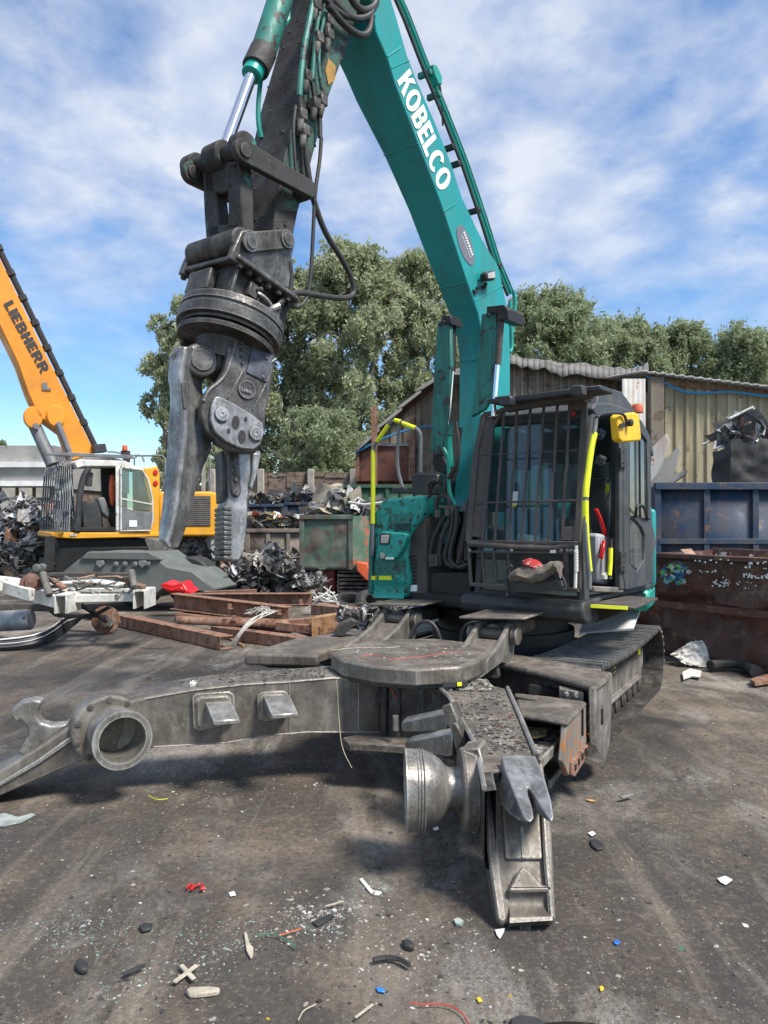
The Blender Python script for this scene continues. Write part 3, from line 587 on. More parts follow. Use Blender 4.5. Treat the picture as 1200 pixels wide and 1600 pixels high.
# ---- tracks
def track(vc, k0, k1, front):
    rad = .335; zc = rad; w_ = .30
    t = MB(); path = []
    L_ = (k1 - rad) - (k0 + rad)
    per = 2 * L_ + 2 * math.pi * rad; n_ = int(per / .17)
    def pt(s_, off=0):
        s_ %= per; R_ = rad + off
        if s_ < L_: return (k0 + rad + s_, zc + R_, 0)
        s_ -= L_
        if s_ < math.pi * rad: a = s_ / rad; return (k1 - rad + math.sin(a) * R_, zc + math.cos(a) * R_, a)
        s_ -= math.pi * rad
        if s_ < L_: return (k1 - rad - s_, zc - R_, math.pi)
        a = (s_ - L_) / rad; return (k0 + rad - math.sin(a) * R_, zc - math.cos(a) * R_, math.pi + a)
    for i in range(n_):
        s_ = i * per / n_; k_, z_, a = pt(s_)
        sag = -.035 * math.sin(math.pi * min(1, s_ / L_)) if s_ < L_ else 0
        c_ = K(vc, k_, z_ + sag); tx = TT * math.cos(a) - Zv * math.sin(a); nz_ = TT * math.sin(a) + Zv * math.cos(a)
        c_ -= nz_ * .012
        t.box(c_, tx * .0865, VV * w_, nz_ * .012)
        for q in (-.05, .035): t.box(c_ + tx * q + nz_ * .026, tx * .010, VV * w_, nz_ * .018, 1)
        t.box(c_ - nz_ * .04, tx * .085, VV * .05, nz_ * .03); 
        for q in (-.08, .08): t.lathe(c_ + VV * q + tx * .028 + nz_ * .01, nz_, [(0, .014), (.016, .014)], 6)
    tk = t.build('track', [M['shoe'], M['bright']], ex)
    f = MB()       # track frame with rollers
    f.prism([K(vc + .13, k0 + .30, .16), K(vc + .13, k1 - .42, .16), K(vc + .13, k1 - .28, .30), K(vc + .13, k1 - .30, .46), K(vc + .13, k1 - .62, .44), K(vc + .13, k0 + .42, .44), K(vc + .13, k0 + .28, .38)], VV * -.3)
    f.prism([K(vc + .17, k0 + .35, .17), K(vc + .17, k1 - .55, .17), K(vc + .17, k1 - .55, .21), K(vc + .17, k0 + .35, .21)], VV * -.36)
    f.build('track_frame', M['dust'], tk, bevel=.012)
    f = MB()
    for i in range(9):
        k_ = k0 + .45 + i * (k1 - k0 - .95) / 8; f.lathe(K(vc - .16, k_, .095), VV, [(0, .05), (.02, .075), (.10, .075), (.11, .055), (.21, .055), (.22, .075), (.30, .075), (.32, .04)], 14)
    tag(f.build('rollers', M['dark'], tk))
    f = MB(); f.lathe(K(vc - .12, k1 - rad, zc), VV, [(0, .15), (.02, .27), (.10, .27), (.12, .2), (.2, .18), (.22, .1)], 22); f.build('sprocket', M['dark'], tk)
    f = MB(); f.lathe(K(vc - .12, k0 + rad, zc), VV, [(0, .15), (.02, .25), (.20, .25), (.22, .1)], 22); f.build('idler', M['dark'], tk)
    if front:
        s_ = MB(); rd = random.Random(2)
        from mathutils import noise as nz
        nk = 60; g_ = []
        for i in range(nk + 1):
            k_ = k0 + .34 + (k1 - k0 - .92) * i / nk; e_ = min(1, i / 6, (nk - i) / 8)
            for j in range(9):
                v_ = vc + .165 - .34 * j / 8; z_ = .43 + (.02 + .15 * (j / 8) ** .6) * e_ + .035 * nz.noise(K(v_, k_, 0) * 11) + .02 * nz.noise(K(v_, k_, 0) * 31); g_.append(K(v_ + .02 * nz.noise(K(j, k_, 3) * 8), k_, z_))
        s_.add(g_, [(i * 9 + j, i * 9 + j + 1, i * 9 + j + 10, i * 9 + j + 9) for i in range(nk) for j in range(8)])
        for i in range(260):
            k_ = rd.uniform(k0 + .4, k1 - .62); v_ = vc + rd.uniform(-.12, .13); h_ = rd.uniform(.02, .09) * (1.2 - abs(v_ - vc) * 4)
            s_.lathe(K(v_, k_, .47), V(rd.uniform(-.5, .5), rd.uniform(-.5, .5), 1), [(0, rd.uniform(.015, .04)), (h_ * .5 + .01, .02), (h_ + .012, .004)], 5)
        tag(s_.build('packed_soil', M['soil'], tk), kind='stuff')
        for k_ in (k0 + 1.35, k1 - .52):
            MB().box(K(vc + .135, k_, .45), TT * .045, VV * .004, Zv * .028).build('reflector', M['yellow'], tk)
    return tk
track(1.02, -.58, 2.42, True)
track(-1.10, -.58, 2.45, False)
# ---- car body between tracks
cbm = MB(); cbm.abox(0, 0, 0, 0, 0, 0) if False else None
cbm.prism([K(-.85, .1, .28), K(.78, .1, .28), K(.78, 1.7, .28), K(-.85, 1.7, .28)], Zv * .30)
for s_ in (-1, 1):
    cbm.prism([K(s_ * .35, -.7, .30), K(s_ * .62, -.7, .30), K(s_ * .62, .3, .34), K(s_ * .35, .3, .34)], Zv * .22)
cbm.build('undercarriage_frame', M['darker'], ex, bevel=.02)
MB().lathe(K(.0, .9, .55), Zv, [(0, .72), (.22, .72), (.22, .66), (.42, .66)], 40).build('slew_ring', M['darker'], ex)

# ---- front pivot plate (flat octagonal turntable)
top = ul([(517, 1020), (550, 1006), (605, 999), (680, 998), (752, 1006), (768, 1016), (750, 1030), (722, 1041), (650, 1045), (582, 1040), (535, 1031)], onZ, .86)
pp = MB(); pp.prism(top, (0, 0, -.125)); pv = pp.build('pivot_plate', M['arm'], ex, bevel=.018, seg=2); q = MB(); cc = sum(top, Vector()) / len(top); q.prism([cc + (p - cc) * .955 + Zv * .004 for p in top], (0, 0, -.008)); q.build('dusty_top', M['armtop'], pv)
q = MB(); cc = sum(top, Vector()) / len(top)
q.prism([cc + (p - cc) * .93 - Zv * .125 for p in top], (0, 0, -.03)); q.lathe(cc - Zv * .56 + V(.0, -.06, 0), Zv, [(0, .30), (.42, .30)], 24); q.build('pivot_hub', M['dark'], ex, bevel=.01)
# dark column, lower plate and loose pin under the plate
q = MB(); q.prism(ul([(596, 1066), (604, 1064), (604, 1150), (596, 1150)], W, 5.5), (0, .5, 0)); q.prism(ul([(619, 1062), (626, 1062), (626, 1158), (619, 1158)], W, 5.42), (0, .5, 0)); q.build('hinge_web', M['dark'], ex, bevel=.006)
q = MB(); q.prism(ul([(534, 1152), (560, 1148), (632, 1152), (700, 1150), (760, 1182), (752, 1200), (690, 1184), (640, 1166), (600, 1163), (545, 1160)], onZ, .33), (0, 0, -.06)); q.build('lower_plate', M['armtop'], ex, bevel=.01)
MB().cyl(W(618, 1118, 5.3), W(618, 1141, 5.3), .02).build('pin', M['bright'], ex)

# ---- left dismantling arm: box beam lying across the picture
A0, A1 = V(-.023, 5.6, 0), V(-2.52, 5.05, 0); AD = (A1 - A0).normalized(); AN = V(AD.y, -AD.x, 0).normalized()
if AN.y > 0: AN = -AN
def onA(px, py, off=0): return onP(px, py, A0 + AN * off, AN)
front = [(593, 1060), (520, 1058), (450, 1064), (380, 1068), (300, 1077), (215, 1092), (160, 1110), (105, 1138), (50, 1175), (0, 1205), (-60, 1240), (-110, 1262), (-112, 1272), (-40, 1262), (0, 1244), (60, 1218), (130, 1188), (240, 1169), (350, 1163), (420, 1151), (480, 1146), (593, 1146)]
la = MB(); la.prism(ul(front, onA), AN * -.42); left = la.build('folding_arm', M['arm'], ex, bevel=.012, seg=2)
# raised lip along the lower foot, dust on top, weld pads with wedges
q = MB(); q.prism([p + AN * .02 for p in ul([(110, 1150), (60, 1186), (0, 1222), (-60, 1252), (-62, 1256), (0, 1228), (62, 1192), (114, 1156)], onA)], AN * -.1); q.build('foot_lip', M['bright'], left, bevel=.004)
for i_, pad in enumerate(([(300, 1088), (307, 1082), (358, 1079), (366, 1084), (368, 1122), (362, 1130), (312, 1140), (302, 1136)], [(401, 1086), (408, 1080), (442, 1078), (450, 1082), (452, 1112), (447, 1120), (412, 1126), (403, 1122)])):
    q = MB(); q.prism([p + AN * .035 for p in ul(pad, onA)], AN * -.04)
    cx_ = sum(a for a, b in pad) / 8; cy_ = sum(b for a, b in pad) / 8
    q.prism([p + AN * .06 for p in ul([(cx_ + (a - cx_) * .78, cy_ + (b - cy_) * .8) for a, b in pad], onA)], AN * -.03)
    q.build('mounting_pad', M['arm'], left, bevel=.006)
    ox, oy = (0, 0) if i_ == 0 else (91, -10)
    wq = MB(); a_, b_ = onA(320 + ox, 1097 + oy, .06), onA(361 + ox, 1095 + oy, .06); c_, d_ = onA(361 + ox, 1121 + oy, .06), onA(320 + ox, 1129 + oy, .06)
    e_, f_ = W(334 + ox, 1127 + oy, onA(334, 1127, .06).y - .22), W(375 + ox, 1124 + oy, onA(375, 1124, .06).y - .2)
    wq.add([a_, b_, c_, d_, e_ , f_, (e_ - Zv * .03), (f_ - Zv * .03)], [(0, 1, 5, 4), (0, 4, 6, 3), (1, 2, 7, 5), (3, 6, 7, 2), (4, 5, 7, 6), (0, 3, 2, 1)])
    wq.build('wedge', M['bright'], left, bevel=.006)
q = MB(); q.link(onA(590, 1088, .006), onA(590, 1106, .006), .028, AN * -.02); q.build('lifting_slot', M['dark'], left, bevel=.004)
# hook standing on the foot
hk = ul([(15, 1118), (20, 1107), (32, 1097), (52, 1093), (66, 1096), (59, 1108), (57, 1119), (64, 1130), (80, 1134), (106, 1132), (60, 1172), (36, 1182), (28, 1176), (44, 1150), (42, 1137), (32, 1126), (24, 1130)], onA, -.12)
q = MB(); q.prism(hk, AN * -.12); q.build('hook', M['bright'], left, bevel=.02, seg=3)
# flange and open cup
ax = V(.50, -.866, .0); fc = W(167, 1138, 5.22)
q = MB(); q.lathe(fc - ax * .10, ax, [(0, .22), (.0, .235), (.15, .235), (.165, .22), (.165, .1)], 40)
fl = q.build('flange', M['arm'], left, bevel=.006)
a1 = ax.orthogonal().normalized(); a2 = ax.cross(a1)
bm_ = MB()
for k in range(10):
    t = 2 * math.pi * k / 10 + .2; bm_ = MB(); bm_.lathe(fc + ax * .065 + (a1 * math.cos(t) + a2 * math.sin(t)) * .205, ax, [(0, .024), (.004, .024), (.004, .018), (.010, .016)], 10); bm_.build('bolt', M['dark'], fl)
rc_ = W(192, 1157, 4.98)
q = MB(); ax2 = (rc_ - (fc + ax * .05)).normalized(); ax2 = (ax2 + ax * 1.6).normalized(); ln = .33; st = rc_ - ax2 * ln
q.lathe(st, ax2, [(0, .165), (.10, .172), (.20, .180), (ln - .06, .186), (ln - .05, .192), (ln, .192), (ln, .150), (ln - .03, .144), (.10, .135), (.08, .12), (.08, .001)], 56, cap=False)
cp_ = q.build('cup', M['bright'], left, smooth=50)
q = MB(); q.lathe(st + ax2 * .085, ax2, [(0, .13), (.01, .128), (.011, .002)], 40, cap=False); q.build('cup_floor', M['rag'], cp_)

# weld seams and gusset lines on the left arm
for a_, b_ in (((452, 1064), (453, 1148)), ((560, 1059), (560, 1146))):
    q = MB(); q.tube([onA(*a_, .002), onA((a_[0] + b_[0]) / 2 + .6, (a_[1] + b_[1]) / 2, .004), onA(*b_, .002)], .004, 6); q.build('weld_seam', M['arm'], left)
q = MB(); q.tube([p + AN * .0 for p in ul([(593, 1062), (520, 1060), (450, 1066), (380, 1070), (300, 1079), (228, 1092)], onA, .002)], .005, 6); q.build('weld_seam', M['arm'], left)
q = MB(); q.tube([p + AN * .0 for p in ul([(240, 1167), (350, 1161), (420, 1149), (480, 1144), (593, 1144)], onA, .002)], .005, 6); q.build('weld_seam', M['arm'], left)
# ---- right dismantling arm: comes towards the camera and steps down to a foot on the ground
right = None
topz = .70
def onT(px, py):   # top surface of the arm sinks a little towards the foot
    p0 = onZ(700, 1075, topz); n_ = V(.05, -.07, 1).normalized(); return onP(px, py, p0, n_)
tp = ul([(628, 1062), (740, 1064), (793, 1077), (837, 1180), (840, 1196), (756, 1206), (748, 1170), (722, 1115), (700, 1085), (690, 1076)], onT)
ra = MB(); ra.prism(tp, (0, 0, -.02)); right = ra.build('folding_arm', M['armtop'], ex, bevel=.006)
inner = ul([(624, 1064), (660, 1068), (688, 1078), (702, 1092), (712, 1110), (724, 1132), (745, 1170), (757, 1235)], onT)
q = MB(); hs = [.40, .40, .40, .40, .40, .40, .40, .38]
for i in range(len(inner) - 1):
    a_, b_ = inner[i], inner[i + 1]; off = V(.06, .02, 0)
    q.add([a_ - Zv * .005, b_ - Zv * .005, b_ - Zv * hs[i + 1], a_ - Zv * hs[i], a_ + off - Zv * .005, b_ + off - Zv * .005, b_ + off - Zv * hs[i + 1], a_ + off - Zv * hs[i]], [(0, 1, 2, 3), (4, 7, 6, 5), (0, 4, 5, 1), (3, 2, 6, 7)])
q.build('inner_wall', M['tool'], right)
outer = ul([(793, 1077), (812, 1120), (837, 1180)], onT)
q = MB()
for a_, b_ in zip(outer, outer[1:]): q.bar(a_ - Zv * .19, b_ - Zv * .19, .03, .40)
q.build('outer_wall', M['dark'], right)
q = MB()     # rims along the top edges
q.tube([p + Zv * .012 for p in inner[2:]], .014, 6); q.build('edge_rim', M['bright'], right)
q = MB(); q.tube([p + Zv * .012 for p in outer], .014, 6); q.build('edge_rim', M['bright'], right)
# stepped weld pad and two ribs inside the curve
q = MB(); q.prism(ul([(688, 1104), (704, 1098), (722, 1142), (724, 1196), (712, 1190), (706, 1150)], W, 4.62), (.05, .06, 0)); q.prism(ul([(702, 1132), (712, 1128), (728, 1160), (730, 1200), (716, 1196)], W, 4.45), (.05, .06, 0)); q.build('mounting_pad', M['dark'], right, bevel=.008)
for pts_, d0_, d1_ in (([(626, 1126), (632, 1122), (694, 1109), (700, 1113), (701, 1135), (694, 1142), (632, 1142), (626, 1138)], 5.0, 4.7), ([(632, 1158), (640, 1153), (702, 1140), (708, 1143), (708, 1180), (700, 1182), (640, 1170), (632, 1166)], 4.85, 4.5)):
    q = MB(); f_ = []
    for x_, y_ in pts_: t = (x_ - 626) / 80; f_.append(W(x_, y_ + 3, d0_ + (d1_ - d0_) * t))
    q.prism(f_, (.03, .07, .01)); q.build('rib', M['bright'], right, bevel=.015, seg=2)
# flange and bell-shaped cup, mouth facing left
fR = W(738, 1232, 4.12); axR = V(-1, -.02, -.01).normalized()
q = MB(); q.lathe(fR - axR * .02, axR, [(0, .16), (0, .215), (.075, .215), (.085, .20), (.085, .1)], 44); q.prism([W(718, 1172, 4.1), W(748, 1168, 4.05), W(756, 1200, 4.0), W(758, 1290, 4.0), W(742, 1304, 4.05), W(724, 1298, 4.1)], (.06, .16, 0)); q.build('flange', M['arm'], right, bevel=.008)
q = MB(); q.lathe(fR + axR * .06, axR, [(0, .115), (.06, .112), (.085, .125), (.11, .155), (.15, .185), (.20, .203), (.26, .211), (.30, .214), (.301, .19), (.28, .175), (.12, .11), (.10, .02)], 60, cap=False)
cpR = q.build('cup', M['bright'], right, smooth=60)
q = MB()
for k in range(3): q.lathe(fR + axR * (.262 + k * .016), axR, [(0, .2105), (.003, .2145), (.006, .2105)], 60, cap=False)
q.build('cup_ridges', M['bright'], cpR)
# foot: sloping channel down to the ground
def FT(px, py, off=0):   # sloping face of the foot
    a_ = W(783, 1257, 3.90); b_ = W(815, 1432, 3.56); u_ = (b_ - a_); n_ = u_.cross(V(1, -.05, 0)).normalized()
    if n_.y > 0: n_ = -n_
    return onP(px, py, a_ + n_ * off, n_)
n_ = (W(815, 1432, 3.56) - W(783, 1257, 3.90)).cross(V(1, -.05, 0)).normalized(); FN = -n_ if n_.y > 0 else n_
ft = MB(); ft.prism(ul([(757, 1228), (848, 1190), (862, 1300), (868, 1438), (848, 1441), (790, 1444), (782, 1436), (765, 1330)], FT), -FN * .13)
foot = ft.build('foot', M['arm'], right, bevel=.012, seg=2)
q = MB()
q.prism(ul([(757, 1228), (766, 1226), (779, 1330), (793, 1436), (786, 1444), (777, 1436), (762, 1330)], FT, .05), -FN * .2)
q.build('side_plate', M['arm'], foot, bevel=.01)
q = MB(); q.prism(ul([(846, 1262), (853, 1262), (868, 1432), (864, 1440), (858, 1432), (850, 1345)], FT, .04), -FN * .2); q.build('side_plate', M['arm'], foot, bevel=.01)
q = MB(); q.prism(ul([(784, 1262), (842, 1258), (848, 1342), (790, 1342)], FT, .02), -FN * .04); q.build('wear_plate', M['arm'], foot, bevel=.006)
q = MB(); q.prism(ul([(812, 1290), (818, 1290), (823, 1341), (815, 1341)], FT, .027), -FN * .02); q.build('weld_seam', M['arm'], foot, bevel=.004)
q = MB()   # scooped end: concave cylinder with pointed upper edge
rows_ = []
for j in range(9):
    t = j / 8; y_ = 1386 + (1436 - 1386) * t; sag = .055 * math.sin(math.pi * t) ; rows_.append([FT(794 + 3 * t + (860 - 794) * i / 8, y_, .055 - sag) for i in range(9)])
q.rings(rows_, cap=False, closed=False); q.prism(ul([(796, 1435), (862, 1433), (864, 1438), (797, 1442)], FT, .062), -FN * .08)
q.build('scoop', M['arm'], foot, smooth=60)
q = MB(); q.prism(ul([(795, 1386), (800, 1380), (812, 1356), (818, 1352), (826, 1358), (848, 1382), (858, 1384), (860, 1392), (795, 1394)], FT, .05), -FN * .05); q.build('arrow_plate', M['arm'], foot, bevel=.01)
q = MB(); q.prism(ul([(811, 1441), (829, 1440), (829, 1455), (813, 1456)], FT, .0), -FN * .05); q.build('stub', M['dark'], foot)
# horn: solid two-pronged block pointing at the camera
def horn_pt(px, py, t): return W(px, py, 3.98 - .52 * t)
hn = MB()
hp_ = [  # top outline px, forward share, lower outline px, forward share
    (783, 1181, 0, 779, 1236, .0), (808, 1179, 0, 812, 1236, .0), (837, 1181, 0, 846, 1236, .0), (851, 1216, .35, 858, 1256, .33), (861, 1250, .72, 865, 1276, .70), (865, 1276, 1.0, 866, 1284, 1.0), (862, 1286, 1.06, 862, 1289, 1.05),
    (852, 1272, .92, 851, 1283, .9), (840, 1250, .66, 836, 1271, .64), (830, 1234, .46, 827, 1258, .45), (824, 1228, .40, 824, 1252, .42), (825, 1240, .50, 826, 1262, .5), (832, 1262, .74, 833, 1276, .74), (835, 1278, .98, 833, 1285, .96), (828, 1286, 1.06, 824, 1289, 1.02), (820, 1278, .98, 812, 1287, .94),
    (812, 1258, .78, 797, 1277, .72), (801, 1230, .50, 784, 1262, .48), (790, 1203, .22, 777, 1232, .2)]
tv = [horn_pt(p[0], p[1], p[2]) for p in hp_]; bv = [horn_pt(p[3], p[4], p[5]) + V(0, .03, 0) for p in hp_]; n = len(tv)
HF = [(0, 1, 10, 17, 18), (1, 2, 3, 10), (3, 4, 8, 9, 10), (4, 5, 7, 8), (5, 6, 7), (10, 11, 16, 17), (11, 12, 16), (12, 13, 15, 16), (13, 14, 15)]
hn.add(tv + bv, [f_[::-1] for f_ in HF] + [tuple(x + n for x in f_) for f_ in HF] + [(k, (k + 1) % n, (k + 1) % n + n, k + n) for k in range(n)])
hn.build('horn', M['claw'], right, bevel=.008, seg=3, smooth=50)

# ---- outrigger boxes each side of the pivot
def outrigger(tops, z, h, slot, name='outrigger'):
    p = ul(tops, onZ, z); q = MB(); q.prism(p, (0, 0, -h)); return q.build(name, M['armtop'], ex, bevel=.02, seg=2)
o1 = outrigger([(381, 1021), (462, 997), (560, 984), (600, 992), (545, 1004), (500, 1019), (497, 1024)], .74, .10, None)
q = MB(); q.prism(ul([(386, 1026), (498, 1029), (498, 1046), (420, 1044), (386, 1034)], W, 6.55), (0, .03, 0)); q.build('front_plate', M['dark'], o1, bevel=.008)
q = MB(); q.prism(ul([(388, 1029), (446, 1032), (446, 1042), (420, 1042), (390, 1034)], W, 6.53), (0, .03, 0)); q.build('slot', M['darker'], o1)
o2 = outrigger([(765, 1032), (800, 1021), (880, 1034), (955, 1050), (950, 1058), (932, 1073), (850, 1051)], .72, .05, None)
fa, fb_, fc_ = onZ(765, 1035, .70), onZ(850, 1054, .70), onZ(932, 1075, .70)
q = MB()
def onE(px, py): return onP(px, py, fa + V(.02, .03, 0), (fc_ - fa).cross(Zv).normalized())
q.prism(ul([(765, 1036), (850, 1056), (932, 1077), (932, 1118), (921, 1118), (919, 1094), (912, 1086), (842, 1071), (828, 1074), (826, 1090), (765, 1074)], onE), (.03, .04, 0)); q.build('front_plate', M['stick'], o2, bevel=.008)  # shade of this front face put into the colour: darker grime than the top
q = MB(); q.prism(ul([(826, 1070), (925, 1086), (925, 1112), (826, 1098)], W, 5.75), (.03, .04, 0)); q.build('slot', M['darker'], o2)
q = MB(); q.prism([W(874, 1076, 5.5), W(912, 1082, 5.4), W(912, 1098, 5.4), W(874, 1096, 5.5)], (.02, .1, 0)); bolts(q, [W(884, 1084, 5.48), W(899, 1086, 5.44)], V(.2, -1, 0), .02, .02); q.build('clamp_block', M['arm'], o2, bevel=.008)
e0, e1 = onZ(933, 1076, .70), onZ(955, 1052, .70)
q = MB()
def onQ(px, py): return onP(px, py, e0, (e1 - e0).cross(Zv).normalized())
q.prism(ul([(931, 1074), (956, 1050), (957, 1078), (953, 1160), (946, 1190), (940, 1192), (932, 1168), (931, 1120)], onQ), (-.05, .0, 0)); q.build('end_plate', M['dust'], o2, bevel=.01)
q = MB(); q.link(onQ(940, 1108) + V(.004, -.002, 0), onQ(940, 1126) + V(.004, -.002, 0), .028, V(-.03, 0, 0)); q.build('oval_hole', M['darker'], o2)
q = MB(); q.prism([W(932, 1165, 5.2), W(948, 1190, 5.1), W(936, 1193, 5.05), W(905, 1184, 5.2), W(912, 1150, 5.4)], (0, .12, .0)); q.build('ground_shoe', M['dark'], o2, bevel=.008)
# rusty fronted box beside the right arm
z_ = .62
o3 = outrigger([(803, 1082), (862, 1088), (917, 1096), (904, 1110), (887, 1128), (850, 1121), (813, 1116)], z_, .035, None, 'rusty_box')
b0, b1 = onZ(887, 1130, z_ - .02), onZ(918, 1097, z_ - .02)
def onB(px, py): return onP(px, py, b0, (b1 - b0).cross(Zv).normalized())
q = MB(); q.prism(ul([(886, 1129), (902, 1111), (918, 1097), (919, 1158), (888, 1213), (880, 1190), (884, 1150)], onB), (-.035, 0.01, 0)); q.build('rust_face', M['rustplate'], o3, bevel=.008)
q = MB(); q.prism([p + V(.015, -.012, 0) for p in ul([(890, 1190), (919, 1158), (920, 1172), (894, 1213), (889, 1210)], onB)], (-.02, .01, 0)); st_ = q.build('rust_strip', M['rust'], o3, bevel=.004)
q = MB()
for k in range(5):
    t = k / 4; x_ = 894.5 + 21.5 * t; y_ = 1198 - 33 * t; q = MB(); q.prism([p + V(.02, -.016, 0) for p in ul([(x_ - 1.1, y_ - 4), (x_ + 1.1, y_ - 6), (x_ + 1.1, y_ + 3), (x_ - 1.1, y_ + 5)], onB)], (-.02, .01, 0)); q.build('slot', M['darker'], st_)
q = MB(); q.prism(ul([(812, 1120), (846, 1128), (884, 1136), (890, 1146), (846, 1196), (832, 1190), (818, 1150)], onZ, .42), (0, 0, -.03)); q.build('tray', M['armtop'], o3, bevel=.006)
q = MB(); q.bar(onZ(843, 1194, .43), onZ(886, 1150, .43), .02, .06); q.bar(onZ(858, 1226, .2), onZ(884, 1190, .2), .02, .05); q.prism(ul([(846, 1200), (886, 1160), (884, 1195), (860, 1222)], onZ, .18), (0, 0, -.02)); q.build('lower_rail', M['dust'], o3, bevel=.004)
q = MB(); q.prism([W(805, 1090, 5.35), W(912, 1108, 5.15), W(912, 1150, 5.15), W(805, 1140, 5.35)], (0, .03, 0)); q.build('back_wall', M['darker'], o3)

# ---- linkages: two lugs with pin and cover plate each side behind the pivot plate
def lug(dx, flip, covers, lower):
    t = MB(); f = -1 if flip else 1
    prof = [(0, 0), (14, -5), (25, 0), (27, 15), (18, 30), (-8, 48), (-50, 72), (-66, 74), (-60, 62), (-30, 40), (-8, 20), (-4, 6)]
    for off in (0, .32):
        pts_ = [onP(dx + f * 0 + (x if not flip else x), 980 + y, V(1.10 + off * .868, 6.9 - off * .496, 0) if not flip else V(-.05 + off * .868, 7.35 - off * .496, 0), VV) for x, y in prof]
    return t
def lug2(px0, py0, vc, sc, flip=False):
    """pair of sloping lug plates running down towards the pivot plate, with a pin between"""
    root = None; m = MB()
    P0 = lambda v, a, b: K(v, 0, 0) + TT * a + Zv * b
    for v_ in (vc - .13, vc + .13):
        prof = [(-.02, .98), (.05, 1.03), (.14, 1.00), (.17, .90), (.12, .74), (.02, .70), (-.15, .74), (-.52, .70), (-.75, .69), (-.75, .74), (-.50, .80), (-.22, .88), (-.08, .95)]
        m.prism([P0(v_, a + sc, b) for a, b in prof], VV * .04)
    r_ = m.build('linkage_lug', M['dust'], ex, bevel=.01, seg=2)
    m = MB(); m.prism([P0(vc - .10, a + sc, b) for a, b in [(-.70, .70), (-.2, .82), (-.05, .90), (.1, .8), (.1, .70)]], VV * .20); m.build('web', M['armtop'], r_)
    m = MB(); m.lathe(P0(vc - .20, .07 + sc, .93), VV, [(0, .05), (0, .06), (.05, .06), (.05, .05), (.38, .05), (.38, .075), (.43, .075), (.44, .05)], 20); m.build('pin', M['arm'], r_, bevel=.004)
    m = MB(); rd = random.Random(int(px0)); a_ = [(-.05, -.24), (.0, .30), (.42, .32), (.48, -.22)]
    m.prism([P0(vc + v_, k_ + sc, 1.05 + .02 * (v_ > 0)) for k_, v_ in a_], Zv * .018); m.build('cover_plate', M['armtop'], r_, bevel=.004)
    m = MB(); m.cyl(P0(vc, .10 + sc, .93), P0(vc, .95 + sc, .90), .075); m.build('ram', M['dust'], r_)
    return r_
lug2(790, 975, .50, -.72)
lug2(590, 960, -.62, -.30)
q = MB(); q.tube([K(-.35, -.55, .62), K(-.30, -.5, .95), K(-.1, -.45, .97), K(-.02, -.45, .60)], .018, 8, smooth=2); q.tube([K(.05, -.3, .62), K(.08, -.3, .95), K(.35, -.3, .97), K(.42, -.35, .8)], .018, 8, smooth=2); q.build('hose', M['hose'], ex)
q = MB(); q.bar(K(-.62, -.95, .66), K(.62, -.75, .66), .22, .10); q.bar(K(-.75, -.4, .60), K(.75, -.4, .60), .35, .12); q.build('cross_beam', M['dark'], ex, bevel=.01)
q = MB(); q.prism(ul([(528, 976), (548, 966), (562, 974), (544, 984), (536, 996), (520, 990)], W, 7.3), (0, .12, 0)); q.build('hydraulic_block', M['dark'], ex, bevel=.01)

# ---- upper structure
q = MB()   # deck plate
q.prism([U(-1.24, .10, 1.02), U(.02, .0, 1.02), U(1.12, 0, 1.02), U(1.1, 1.5, 1.02), U(.7, 2.7, 1.02), U(-1.0, 3.2, 1.02), U(-1.24, 3.0, 1.02)], Zv * .13); q.build('deck', M['darker'], ex, bevel=.02)
q = MB()   # rounded beam under the cab
prof = [(r_ * .11, z_) for r_, z_ in ()]
q.prism([U(-.02, -.06, 1.00), U(-.02, -.14, 1.04), U(-.02, -.16, 1.12), U(-.02, -.12, 1.19), U(-.02, .25, 1.20), U(-.02, .25, 1.0)], UU * 1.18); q.build('cab_sill', M['black'], ex, bevel=.02, seg=2)
# counterweight
q = MB(); q.prism([U(-1.22, 2.6, 1.0), U(.78, 2.6, 1.0), U(.66, 3.0, 1.0), U(.42, 3.35, 1.0), U(.0, 3.5, 1.0), U(-.4, 3.5, 1.0), U(-1.15, 3.35, 1.0)], Zv * 1.05); q.build('counterweight', M['teal_boom'], ex, bevel=.08, seg=3)
q = MB(); q.prism([U(.6, 1.75, 1.15), U(1.115, 1.75, 1.15), U(.86, 2.55, 1.15), U(.6, 2.55, 1.15)], Zv * .82); q.build('side_box', M['teal_boom'], ex, bevel=.04, seg=2)
q = MB(); q.prism([U(.8, 1.45, .95), U(1.16, 1.45, .95), U(1.0, 2.1, .95), U(.8, 2.1, .95)], Zv * .22); q.build('fuel_tank_bottom', M['teal'], ex, bevel=.04)
# engine hood and upper bodywork behind the cab
q = MB(); q.prism([U(-1.2, 1.2, 1.15), U(-.55, 1.2, 1.15), U(-.55, 2.9, 1.15), U(-1.2, 2.9, 1.15)], Zv * .62); q.prism([U(-.5, 2.1, 1.15), U(.7, 2.1, 1.15), U(.7, 2.6, 1.15), U(-.5, 2.6, 1.15)], Zv * .75); q.build('engine_hood', M['darker'], ex, bevel=.04)
